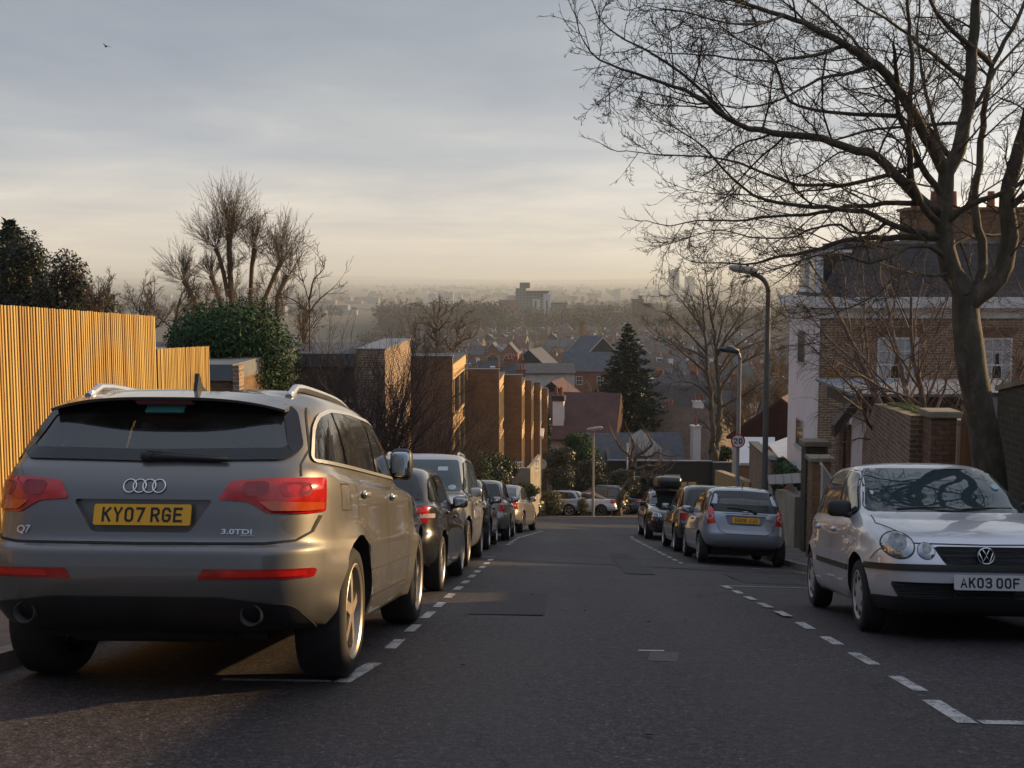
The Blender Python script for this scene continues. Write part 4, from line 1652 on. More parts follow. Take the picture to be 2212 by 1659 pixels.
# porch with dark flat roof
xa, xb = at(863.6, 395, 25).x, 12.5
zt = yz(870, 393.5, 25)
o = empty('porch', (xa, 25, pav(25)), label='white porch with dark brown flat roof in front of the brick house', cat='porch')
Mo = Matrix.Translation(-o.location)
MB().box(xa, xb, 25.0, 28.5, zt - .42, zt - .06, M=Mo).build('roof_edge', MAT['fascia'], o)
MB().box(xa - .25, xb, 24.95, 28.6, zt - .06, zt, M=Mo).build('roof', MAT['lead'], o)
xl = at(852, 450, 25.2).x
MB().box(xl, at(868.5, 450, 25.2).x, 25.25, 25.5, pav(25) - .3, zt - .42, M=Mo).build('white_wall', MAT['render'], o)
MB().box(at(868.7, 450, 25.2).x, at(875, 450, 25.2).x, 25.27, 25.33, pav(25) - .3, zt - .42, M=Mo).build('glass_panel', glass('panel_glass', (.12, .15, .17), .1), o)
MB().box(at(875.3, 450, 25.3).x, xb, 25.4, 28.4, pav(25) - .3, zt - .42, M=Mo).build('wall', MAT['brick_wall'], o)
pts = [(at(861, 390, 25).x, yz(861, 389, 25)), (at(833, 430, 25).x, yz(833, 425, 25)), (at(834, 430, 25).x, yz(834, 437, 25)), (at(862, 400, 25).x, yz(862, 403, 25))]
MB().prism(pts, 24.9, 25.2, 'y', M=Mo).build('side_roof', MAT['fascia'], o)
for pxa, pxb in ((838, 842), (845, 850.5)):
  MB().box(at(pxa, 450, 25.4).x, at(pxb, 450, 25.4).x, 25.3, 25.6, pav(25) - .3, yz(pxa, 424, 25.4), M=Mo).build('side_post', MAT['brick_pier'], o)

# white-ended brick house with mansard roof
HX, HY = at(820, 320, 34).x, 34.0
o = empty('town_house', (HX, HY, pav(HY)), label='white-ended brown brick house with slate mansard roof and white cornice', cat='house')
Mo = Matrix.Translation(-o.location)
zc0, zc1 = yz(820, 318, HY), yz(820, 297, HY)
depth = 4.0
MB().box(HX, HX + 11, HY, HY + depth, pav(HY) - 2, zc0, M=Mo).build('wall', MAT['brick_stock'], o)
MB().box(HX - .10, HX - .002, HY - .03, HY + depth + .02, pav(HY) - 2, zc0 + .02, M=Mo).build('white_gable', MAT['render'], o)
mb = MB()
for k, (e, a, b) in enumerate(((.06, zc0, zc0 + .22), (.16, zc0 + .22, zc0 + .30), (.30, zc0 + .30, zc1))):
  mb.box(HX - e - .1, HX + 11, HY - e, HY + depth + e, a, b - .001, M=Mo)
mb.build('cornice', MAT['white'], o)
zm = yz(840, 244, HY + .5)
x0, x1 = HX + .05, HX + 11
y0, y1 = HY + .05, HY + depth
vs = [(x0, y0, zc1), (x1, y0, zc1), (x1, y1, zc1), (x0, y1, zc1), (x0 + .75, y0 + .55, zm), (x1, y0 + .55, zm), (x1, y1 - .55, zm), (x0 + .75, y1 - .55, zm)]
MB().add([Mo @ Vector(v) for v in vs], [(0, 1, 5, 4), (1, 2, 6, 5), (2, 3, 7, 6), (3, 0, 4, 7), (4, 5, 6, 7)]).build('roof', MAT['slate'], o)
MB().box(x0 + .72, x1, y0 + .52, y1 - .52, zm + .002, zm + .09, M=Mo).build('roof_ridge', MAT['lead'], o)
# dormers at the left end
for k in range(2):
  xd = HX - .02
  ya, yb = HY + .55 + k * 1.5, HY + 1.55 + k * 1.5
  f = MB().box(xd, xd + .9, ya, yb, zc1 + .12, zm - .25, M=Mo).box(xd - .06, xd + 1, ya - .06, yb + .06, zm - .25, zm - .17, M=Mo).build('dormer', MAT['white'], o)
  MB().box(xd - .012, xd - .002, ya + .1, yb - .1, zc1 + .22, zm - .35, M=Mo).box(xd + .2, xd + .8, ya - .012, ya - .002, zc1 + .22, zm - .35, M=Mo).build('pane', MAT['win'], f)
xa = at(906, 230, HY + 1.6).x
ch = MB().box(xa, xa + 3.4, HY + 1.3, HY + 2.3, zm - 1, yz(906, 211, HY + 1.6), M=Mo).box(xa - .08, xa + 3.48, HY + 1.22, HY + 2.38, yz(906, 211, HY + 1.6), yz(906, 208, HY + 1.6), M=Mo).build('chimney', MAT['brick_brown'], o)
for k in range(6):
  mb = MB()
  mb.lathe([(yz(906, 208, HY + 1.6), .13), (yz(906, 208, HY + 1.6) + .5, .10), (yz(906, 208, HY + 1.6) + .5, .001)], 12, 'z', (xa + .3 + k * .56 - o.location.x, 1.8, -o.location.z))
  mb.build('chimney_pot', MAT['terracotta'], ch)

def sash(parent, M, x0, x1, y, z0, z1, cols=3, rows=4, dim='y', curtain=True):
  """sash window in the wall facing the camera, set into a reveal"""
  th = .055
  mb = MB()
  mb.box(x0 - .02, x1 + .02, y - .05, y - .002, z0 - .07, z0, M=M)
  mb.box(x0, x0 + th, y - .03, y - .002, z0, z1, M=M).box(x1 - th, x1, y - .03, y - .002, z0, z1, M=M)
  mb.box(x0 + th, x1 - th, y - .03, y - .002, z1 - th, z1, M=M).box(x0 + th, x1 - th, y - .03, y - .002, z0, z0 + th, M=M)
  for i in range(1, cols):
    xx = x0 + (x1 - x0) * i / cols
    mb.box(xx - .012, xx + .012, y - .022, y - .004, z0 + th, z1 - th, M=M)
  for i in range(1, rows):
    zz = z0 + (z1 - z0) * i / rows
    h_ = .026 if i == rows // 2 else .012
    mb.box(x0 + th, x1 - th, y - .024, y - .005, zz - h_, zz + h_, M=M)
  f = mb.build('window', MAT['white'], parent)
  MB().box(x0 + th, x1 - th, y - .009, y - .003, z0 + th, z1 - th, M=M).build('pane', MAT['room'], f)
  if curtain:
    cb = MB()
    zl, zh = z0 + th, z1 - th
    wv = (x1 - x0 - 2 * th)
    for sgn, xa in ((1, x0 + th), (-1, x1 - th)):
      n = 9
      vs, fs = [], []
      for j, (zz, wd) in enumerate(((zh - .02, .46), (zl + (zh - zl) * .55, .42), (zl + (zh - zl) * .35, .28), (zl + .02, .34))):
        for k in range(n):
          vs.append(M @ Vector((xa + sgn * wv * wd * k / (n - 1), y - .013 - .004 * (k % 2), zz)))
      for j in range(3):
        for k in range(n - 1):
          fs.append((j * n + k, j * n + k + 1, (j + 1) * n + k + 1, (j + 1) * n + k))
      cb.add(vs, fs)
    cb.box(x0 + th, x1 - th, y - .0195, y - .0175, zh - (zh - zl) * .27, zh, M=M)
    cb.build('curtain', MAT['curtain'], f)
  return f
for pa, pb, ta, tb in ((877.6, 919, 337.5, 392), (983, 1012.5, 338, 392), (1068, 1108, 338, 392)):
  sash(o, Mo, at(pa, ta, HY).x, at(pb, ta, HY).x, HY, yz(pa, tb, HY), yz(pa, ta, HY))
  xx0, xx1, zz = at(pa, ta, HY).x, at(pb, ta, HY).x, yz(pa, ta, HY)
  MB().prism([(xx0 - .05, zz + .02), (xx1 + .05, zz + .02), (xx1 + .16, zz + .28), (xx0 - .16, zz + .28)], HY - .006, HY + .01, 'y', M=Mo).build('lintel', MAT['brick_pier'], o)
# windows in the white end, facing the street
for pa, ta, tb in ((0, 332, 362), (1, 421, 446)):
  ya, yb = HY + 1.5, HY + 2.6
  z0_, z1_ = yz(808, tb, HY + 2), yz(808, ta, HY + 2)
  xx = HX - .10
  mb = MB().box(xx - .02, xx - .001, ya, ya + .06, z0_, z1_, M=Mo).box(xx - .02, xx - .001, yb - .06, yb, z0_, z1_, M=Mo).box(xx - .021, xx - .0012, ya, yb, z1_, z1_ + .06, M=Mo).box(xx - .06, xx - .0012, ya - .05, yb + .05, z0_ - .06, z0_, M=Mo)
  f = mb.build('end_window', MAT['offwhite'], o)
  MB().box(xx - .008, xx - .0015, ya + .06, yb - .06, z0_, z1_, M=Mo).build('pane', MAT['win'], f)
# alarm box on the wall, with its blue badge
p = at(832.7, 370, HY)
a = empty('alarm_box', (p.x, HY - .06, p.z), label='orange hexagonal burglar alarm box with blue badge on the brick house', cat='alarm box')
MB().prism([(.165 * math.cos(R(60 * k)), .155 * math.sin(R(60 * k))) for k in range(6)], -.0, .055, 'y').build('case', MAT['orange'], a)
b_ = MB().box(-.075, .075, -.012, -.002, -.04, .05).build('badge', MAT['blue'], a)
stroke_text('ADT', .055, b_, Matrix.Translation((0, -.014, .005)) @ Matrix.Rotation(R(90), 4, 'X'), MAT['white'], cw=.7, sw=.2, gap=.2)
# drain pipe on the porch
# ---- below the white house: retaining wall, metal roofs
xa, xb = at(758, 450, 46).x, at(776, 500, 33).x
wall_piece('retaining_wall', [(at(757.5, 443, 44).x, 44), (at(781, 462, 36).x, 36)], pav, [yz(757.5, 443, 44), yz(781, 462, 36)], .3, MAT['brick_wall'], 'long brown brick retaining wall sloping down beside the tall lamp post', cap=.06, capm=MAT['felt'])
x0 = at(798, 420, 44).x
o = empty('metal_roof_shed', (x0, 44, road_z(44)), label='shed with pale corrugated metal roof against the white house end', cat='shed')
Mo = Matrix.Translation(-o.location)
a, b, c, d = at(770, 425, 43), at(792.5, 395, 43.2), at(792.5, 455, 37.8), at(785, 455, 38)
mb = MB()
n = 34
pa, pb, qa, qb = at(768, 445, 44), at(794, 435, 46), at(783, 463.5, 38.2), at(799, 461, 38.5)
vs, fs = [], []
for i in range(n + 1):
  t = i / n
  lo, hi = pa.lerp(qa, t), pb.lerp(qb, t)
  off = Vector((0, 0, .05 if i % 2 else 0))
  vs += [Mo @ (lo + off), Mo @ (hi + off)]
for i in range(n):
  fs.append((2 * i, 2 * i + 2, 2 * i + 3, 2 * i + 1))
mb.add(vs, fs)
mb.build('roof', MAT['alu'], o)
MB().prism([(pa.x, pa.y), (qa.x, qa.y), (qb.x + .4, qb.y), (pb.x, pb.y)], road_z(44) - 1, min(pa.z, qa.z) - .05, 'z', M=Mo).build('wall', MAT['brick_brown'], o)
# flat white roof beyond
xa, xb = at(739, 440, 52).x, at(775, 440, 52).x
o = empty('flat_roof_shed', (xa, 52, road_z(52)), label='low shed with pale weathered flat roof behind the speed limit sign', cat='shed')
Mo = Matrix.Translation(-o.location)
zn, zf = yz(757, 463, 52), yz(757, 437, 56)
vs = [(xa, 52, zn), (xb, 52, zn), (at(775, 437, 56).x, 56, zf), (at(740, 437, 56).x, 56, zf)]
MB().add([Mo @ Vector(v) for v in vs] + [Mo @ (Vector(v) - Vector((0, 0, .12))) for v in vs], [(0, 1, 2, 3), (0, 4, 5, 1), (1, 5, 6, 2), (2, 6, 7, 3), (3, 7, 4, 0), (7, 6, 5, 4)]).build('roof', MAT['alu'], o)
MB().prism([(xa + .05 - o.location.x, .05), (xb - .05 - o.location.x, .05), (at(774, 437, 56).x - o.location.x, 3.9), (at(741, 437, 56).x - o.location.x, 3.9)], -2, min(zn, zf) - .13 - o.location.z, 'z').build('wall', MAT['brick_brown'], o)
sk = MB()
q0 = Vector((xa + .62 * (xb - xa), 54.2, 0))
for s_ in range(1):
  f = lambda y: zn + (zf - zn) * (y - 52) / 4 + .012
  sk.add([Mo @ Vector((q0.x - .25, 54.4, f(54.4))), Mo @ Vector((q0.x - .08, 54.4, f(54.4))), Mo @ Vector((q0.x + .5, 53.2, f(53.2))), Mo @ Vector((q0.x + .3, 53.2, f(53.2)))], [(0, 1, 2, 3)])
sk.build('roof_light', MAT['gloss'], o)
p = at(776, 470, 50)
MB().box(p.x - .15, p.x + .15, 50, 50.3, road_z(50) - .5, yz(776, 446, 50)).build('gate_post', MAT['fascia'], label='short dark post at the corner of the pale flat roof', cat='post')
# sunlit sloping stone wall
xa, xb = at(720, 475, 47).x, at(757, 485, 44).x
o = empty('stone_wall', (xa, 47, road_z(47)), label='sunlit tan stone wall with sloping top below the speed limit sign', cat='wall')
Mo = Matrix.Translation(-o.location)
zA_, zB_ = yz(722, 470, 47), yz(757, 482, 43)
pp = [Vector((at(722, 475, 47).x, 47, 0)), Vector((at(757, 485, 43).x, 43, 0))]
d = (pp[1] - pp[0]).normalized()
nrm = Vector((d.y, -d.x, 0)) * .3
mb = MB()
vs = []
for p, zt_ in zip(pp, (zA_, zB_)):
  for q in (p, p + nrm):
    vs += [Mo @ Vector((q.x, q.y, road_z(q.y) - .3)), Mo @ Vector((q.x, q.y, zt_))]
mb.add(vs, [(0, 4, 5, 1), (2, 3, 7, 6), (1, 5, 7, 3), (0, 1, 3, 2), (4, 6, 7, 5)])
mb.build('wall', brick('stone', (.42, .30, .15), (.36, .25, .12), (.22, .16, .1), 1.6, .2), o)

# black modern block across the bottom of the street
xa, xm_, xb = at(608, 470, 78).x, at(712, 470, 78).x, at(757, 470, 76).x
o = empty('black_garage_block', (xa, 78, road_z(78)), label='low black clad block with flat roof across the end of the street', cat='building')
Mo = Matrix.Translation(-o.location)
zt = yz(690, 461.5, 78)
MB().box(xa, xm_, 78, 78.25, road_z(80) - 2, zt, M=Mo).box(xa, xa + .25, 78.25, 84, road_z(80) - 2, zt - .002, M=Mo).build('wall', MAT['black_clad'], o)
MB().box(xm_ + .002, xb, 77.6, 77.85, road_z(80) - 2, zt - .02, M=Mo).box(xb - .25, xb, 77.85, 84, road_z(80) - 2, zt - .022, M=Mo).build('wall', flat('grey_clad', (.03, .033, .036), .6, var=.2), o)
MB().box(xa + .26, xb - .26, 78.26, 84, zt - 1.3, zt - 1.2, M=Mo).build('roof', MAT['felt'], o)
MB().box(xa - .05, xm_, 77.9, 78.3, zt, zt + .06, M=Mo).box(xm_ + .002, xb + .05, 77.5, 77.9, zt - .018, zt + .04, M=Mo).build('roof_edge', MAT['lead'], o)
f = winband('window', at(669, 480, 78).x, at(697, 480, 78).x, 77.99, yz(680, 502, 78), yz(680, 481, 78), 3, o, Mo, frame='black_clad', dark='timber')
f = MB().box(at(702, 480, 78).x, at(712, 480, 78).x, 77.95, 77.99, road_z(78) - .5, yz(702, 487, 78), M=Mo).build('door', flat('door_grey', (.03, .033, .036), .5), o)

# added board that keeps the sun off the road, between pale post and tall wall
xa, xb = at(969, 430, 17.2).x, at(997, 430, 15.7).x
o = wall_piece('garden_gate', [(xa + .05, 17.55), (xb + .02, 15.68)], pav, [yz(975, 417, 17.2), yz(992, 411, 15.8)], .05, MAT['fascia'], 'dark boarded garden gate half hidden behind the big tree trunk', cat='gate')

# gully grate by the right kerb
g = empty('drain_grate', (4.16, 7.6, zr(7.6, .004)), label='iron drain grate in the gutter beside the small silver hatchback', cat='drain')
g.rotation_euler = (-ALPHA, 0, 0)
MB().box(-.22, .22, -.20, -.17, 0, .012).box(-.22, .22, .17, .20, 0, .012).box(-.22, -.19, -.17, .17, 0, .0119).box(.19, .22, -.17, .17, 0, .0119).build('rim', MAT['steel_dark'], g)
mb = MB().box(-.189, .189, -.169, .169, .001, .003)
for k in range(8):
  mb.box(-.185, .185, -.15 + k * .042, -.13 + k * .042, .0035, .011)
mb.build('grille', MAT['arch'], g)

# ------------------------------------------------------------------ the big grey estate car in front
def build_suv():
  rings = [
    (-2.00, .30, 2.00, .30, .62, .28, .28, 4, 4),
    (-2.31, .36, 2.32, .29, .90, .27, .27, 7, 5),
    (-2.43, .43, 2.45, .36, .95, .36, .36, 7, 5),
    (-2.50, .53, 2.53, .50, .975, .47, .47, 7, 5),
    (-2.540, .66, 2.543, .65, .985, .62, .62, 7, 5),
    (-2.535, .775, 2.53, .78, .985, .75, .75, 7, 5),
    (-2.475, .835, 2.50, .84, .978, .83, .83, 7, 5),
    (-2.455, .98, 2.45, .93, .97, .93, .93, 7, 5),
    (-2.425, 1.12, 2.30, 1.02, .963, 1.05, 1.03, 7, 5),
    (-2.385, 1.20, 1.80, 1.10, .945, 1.14, 1.10, 7, 5),
    (-2.33, 1.262, 1.12, 1.165, .905, 1.20, 1.15, 7, 6),
    (-2.19, 1.42, .70, 1.41, .855, 1.41, 1.41, 7, 6),
    (-2.07, 1.575, .28, 1.61, .785, 1.595, 1.61, 6.5, 6),
    (-2.03, 1.612, .10, 1.675, .725, 1.655, 1.675, 6, 5),
    (-1.88, 1.658, -.1, 1.712, .55, 1.705, 1.72, 5, 4),
    (-1.5, 1.704, -.4, 1.732, .25, 1.735, 1.738, 3, 3),
    (-1.2, 1.73, -.7, 1.738, .06, 1.74, 1.74, 3, 3)]
  P = paint('grey_car_paint', (.150, .144, .137), .5, .42, dirt=.36, dirtcol=(.12, .108, .092))
  dlo = rpoly([(-2.13, 1.262), (-1.90, 1.52, .16), (-1.55, 1.580, .1), (-.9, 1.605), (-.2, 1.60), (.30, 1.54), (.95, 1.205), (.92, 1.195)], .05)
  rw = rpoly([(-.775, 1.325), (-.71, 1.262), (0, 1.247), (.71, 1.262), (.775, 1.325), (.69, 1.575), (0, 1.60), (-.69, 1.575)], .07)
  rec = [(-.375, 1.045), (.375, 1.045), (.26, .872), (-.26, .872)]
  c = Car('parked_suv', rings, P, (-1.515, 1.487, .385, .285, .83), 'large grey car with four-ring emblem beside the slatted timber fence', 'car',
      group='cars parked along the left kerb', M=46, sub=6, flare=.035, taper=(.035, .05), cuts=[(rpoly(rec, .03), 'y', -2.6, -2.405), ([(-2.06, 1.28), (-1.90, 1.49), (-1.55, 1.562), (-.9, 1.588), (-.2, 1.583), (.27, 1.53), (.86, 1.22)], 'x', -1.2, 1.2, MAT['cabin']), (rpoly([(-.66, 1.285), (.66, 1.285), (.58, 1.565), (-.58, 1.565)], .06), 'y', -2.6, 1.6, MAT['cabin'])], rimstyle='five', arch_r=.445, rimm=MAT['bronze_alloy'])
  c.windows(dlo, [-1.42, -.36], MAT['satin'], MAT['see'], gap=.03, lean=.10, frame=.0095, see=True)
  c.patch('window_pillar', [(-1.465, 1.26), (-1.375, 1.26), (-1.435, 1.585), (-1.505, 1.582)], 'R', MAT['gloss'], off=.007, mirror=True)
  c.patch('window_pillar', [(-.405, 1.235), (-.315, 1.235), (-.375, 1.60), (-.455, 1.60)], 'R', MAT['gloss'], off=.007, mirror=True)
  c.patch('windscreen', rpoly([(-.72, 1.185), (.72, 1.185), (.60, 1.60), (-.60, 1.60)], .05), 'F', MAT['see_clear'], off=.004, res=.1)
  c.strip('window_surround', inset(rw, .030), .065, 'B', MAT['gloss'], off=.010, closed=True)
  c.patch('rear_window', inset(rw, .03), 'B', MAT['see'], off=.006, res=.07)
  for x in (-.42, 0, .42):
    mb = MB().blob((x, -1.02, 1.22), (.20, .10, .22), (.5, .5), (16, 10)).blob((x, -1.02, 1.42), (.125, .06, .085), (.6, .6), (14, 8)).tube([(x - .05, -1.02, 1.25), (x - .05, -1.02, 1.42)], .01, 6).tube([(x + .05, -1.02, 1.25), (x + .05, -1.02, 1.42)], .01, 6)
    mb.build('seat', MAT['seat'], c.root, True)
  for x in (-.40, .40):
    MB().blob((x, .0, 1.25), (.24, .11, .28), (.5, .5), (16, 10)).blob((x, -.03, 1.46), (.135, .06, .09), (.6, .6), (14, 8)).build('seat', MAT['seat'], c.root, True)
  MB().blob((0, .95, 1.22), (.7, .3, .05), (.6, .6), (14, 8)).build('dashboard', MAT['cabin'], c.root, True)
  MB().blob((0, .42, 1.50), (.11, .03, .035), (.6, .6), (12, 8)).build('interior_mirror', MAT['trim'], c.root, True)
  tl = rpoly(c.diag([('B', .40, 1.048), ('B', .455, 1.142), ('B', .60, 1.157), ('B', .82, 1.168), ('R', -2.06, 1.172), ('R', -2.10, .985), ('B', .84, .975), ('B', .66, .975), ('B', .56, 1.035)]), .02)
  c.patch('tail_lamp', tl, 'D', MAT['tail_red'], off=.008, bulge=.010, res=.022, mirror=True)
  c.patch('indicator', rpoly(c.diag([('B', .61, 1.035), ('B', .82, 1.035), ('R', -2.13, 1.035), ('R', -2.14, .998), ('B', .82, .988), ('B', .675, .987)]), .012), 'D', MAT['tail_amber'], off=.0195, res=.022, mirror=True)
  for xa in (.52, .70):
    c.patch('reversing_lamp', rpoly([(xa, 1.135), (xa + .14, 1.142), (xa + .14, 1.065), (xa + .02, 1.06)], .035), 'B', MAT['tail_dark'], off=.0195, mirror=True)
  c.patch('fog_lamp', rpoly([(.335, .637), (.36, .690), (.875, .690), (.89, .68), (.88, .640)], .012), 'B', MAT['tail_dark'], off=.006, res=.025, mirror=True)
  c.patch('fog_lamp', rpoly([(.45, .650), (.47, .678), (.85, .678), (.85, .652)], .01), 'B', MAT['tail_red'], off=.011, res=.025, mirror=True)
  # dark lower apron with exhausts
  ap = rpoly([(-.86, .34), (-.80, .50), (-.45, .545), (.45, .545), (.80, .50), (.86, .34), (.6, .30), (-.6, .30)], .05)
  c.patch('bumper_apron', ap, 'B', MAT['trim'], off=.009, res=.04)
  for sx in (1, -1):
    mb = MB().lathe([(-2.35, .001), (-2.35, .04), (-2.475, .05), (-2.475, .058), (-2.2, .058)], 24, 'y', (sx * .60, 0, .45))
    mb.build('exhaust_pipe', MAT['brake'], c.root, True)
  MB().box(-.62, .62, -2.2, 2.2, .30, .45).build('underbody', MAT['arch'], c.root)
  MB().tube([(-.45, -2.15, .36), (.45, -2.15, .36)], .09, 10).build('silencer', MAT['arch'], c.root, True)
  # shut lines
  c.shut([[(-.885, .965), (-.86, .88), (-.80, .835), (-.66, .820), (0, .815), (.66, .820), (.80, .835), (.86, .88), (.885, .965)]], 'B', w=.012)
  c.shut([[(.80, 1.175), (.785, 1.24), (.80, 1.33), (.73, 1.575)]], 'B', mirror=True)
  c.shut([[(-.30, .42), (-.30, .9), (-.33, 1.2)], [(-1.30, .70), (-1.40, .95), (-1.42, 1.20)], [(.75, .42), (.82, .9), (.88, 1.15)], [(-1.05, .42), (.75, .42)], [(-1.05, .60), (.95, .60)]], 'R', mirror=True)
  c.shut([[(-1.82, 1.14), (-1.62, 1.14), (-1.62, .99), (-1.82, .99), (-1.82, 1.14)]], 'R')
  c.shut([[(-.62, 1.70), (-.30, 1.70)], [(.30, 1.70), (.62, 1.70)]], 'T')
  c.handles([(-1.20, 1.08), (-.05, 1.065)], MAT['satin'])
  c.mirrors(.62, 1.30, MAT['trim'], size=(.088, .085, .125), out_=.07)
  c.rails(.60, -1.78, .55, MAT['satin'], rise=.036, r=.024)
  # roof spoiler with the high brake lamp under it
  mb = MB()
  N = 22
  vs = []
  for i in range(N + 1):
    x = -.665 + 1.33 * i / N
    k = abs(x) / .665
    y1 = -2.23 + .10 * k ** 3
    zt = 1.606 - .060 * k ** 3
    vs += [(x, -1.86, 1.672 - .05 * k ** 3), (x, y1, zt), (x, y1 + .012, zt - .014), (x, -2.03, 1.598 - .05 * k ** 3)]
  fs = []
  for i in range(N):
    b = i * 4
    fs += [(b, b + 4, b + 5, b + 1), (b + 1, b + 5, b + 6, b + 2), (b + 2, b + 6, b + 7, b + 3)]
  fs += [(0, 1, 2, 3), (4 * N, 4 * N + 3, 4 * N + 2, 4 * N + 1)]
  mb.add(vs, fs)
  sp = autosmooth(mb.build('spoiler', P, c.root), 40)
  MB().prism([(-2.20, 1.590), (-2.17, 1.590), (-2.12, 1.575), (-2.15, 1.570)], -.16, .16, 'x').build('brake_lamp', MAT['tail_dark'], c.root)
  # sticker, wiper, aerial
  c.patch('window_sticker', rpoly([(-.125, 1.562), (.095, 1.562), (.09, 1.525), (-.13, 1.525)], .004), 'B', flat('sticker_teal', (.10, .40, .40), .4, var=.1), off=.012)
  pts = [(.02, 1.268), (.2, 1.272), (.42, 1.262)]
  mb = MB()
  q = [c.hit(x, z, 'B')[0] + Vector((0, -.03, 0)) for x, z in [(-.02, 1.276), (.15, 1.272), (.42, 1.26)]]
  mb.tube(q, [.03, .02, .012], 8)
  mb.blob(q[0], (.035, .03, .022))
  mb.build('rear_wiper', MAT['trim'], c.root, True)
  MB().prism([(-1.66, 1.67), (-1.44, 1.70), (-1.55, 1.735), (-1.615, 1.80), (-1.63, 1.80)], -.012, .012, 'x').build('aerial', MAT['trim'], c.root)
  # four rings
  p, n = c.hit(0, 1.135, 'B')
  mb = MB()
  for k in range(4):
    cx = -.078 + .052 * k
    ring = [Vector((cx + .0345 * math.cos(t), 0, .0345 * math.sin(t))) for t in np.linspace(0, 2 * math.pi, 25)]
    rp = []
    for v in ring:
      h, nn_ = c.hit(v.x, 1.113 + v.z, 'B')
      rp.append(h + nn_ * .006)
    mb.tube(rp, .0048, 6, caps=False)
  mb.build('emblem', MAT['chrome'], c.root, True)
  c.plate('KY07 RGE', 0, .965, 'B', MAT['plate_yellow'], dy=-.005)

  def badge(text, x, z, size, width):
    p, n = c.hit(x, z, 'B')
    n = n.normalized()
    up = Vector((0, -n.z, n.y)).normalized() * (1 if n.y > 0 else -1)
    rt = up.cross(n)
    M = Matrix((rt, up, n)).transposed().to_4x4()
    M.translation = p + n * .003
    letters(text, size, c.root, M, MAT['chrome'], width=width, bold=.0008, name='badge', ext=.002)
  badge('Q7', -.635, .865, .055, .085)
  badge('3.0TDI', .51, .868, .036, .16)
  mb = MB()
  h = [c.hit(x, .86, 'B')[0] + Vector((0, -.004, 0)) for x in (.53, .60)]
  mb.tube(h, .004, 4)
  mb.build('badge', MAT['chrome'], c.root)
  # front end
  c.patch('headlamp', rpoly([(.42, .80), (.45, .92), (.90, .98), (.88, .84)], .03), 'F', MAT['lamp_clear'], off=.006, bulge=.01, mirror=True)
  c.patch('grille', rpoly([(-.34, .55), (-.40, .86), (.40, .86), (.34, .55)], .05), 'F', MAT['trim'], off=.006)
  c.stand(8.30, -2.23)
  return c


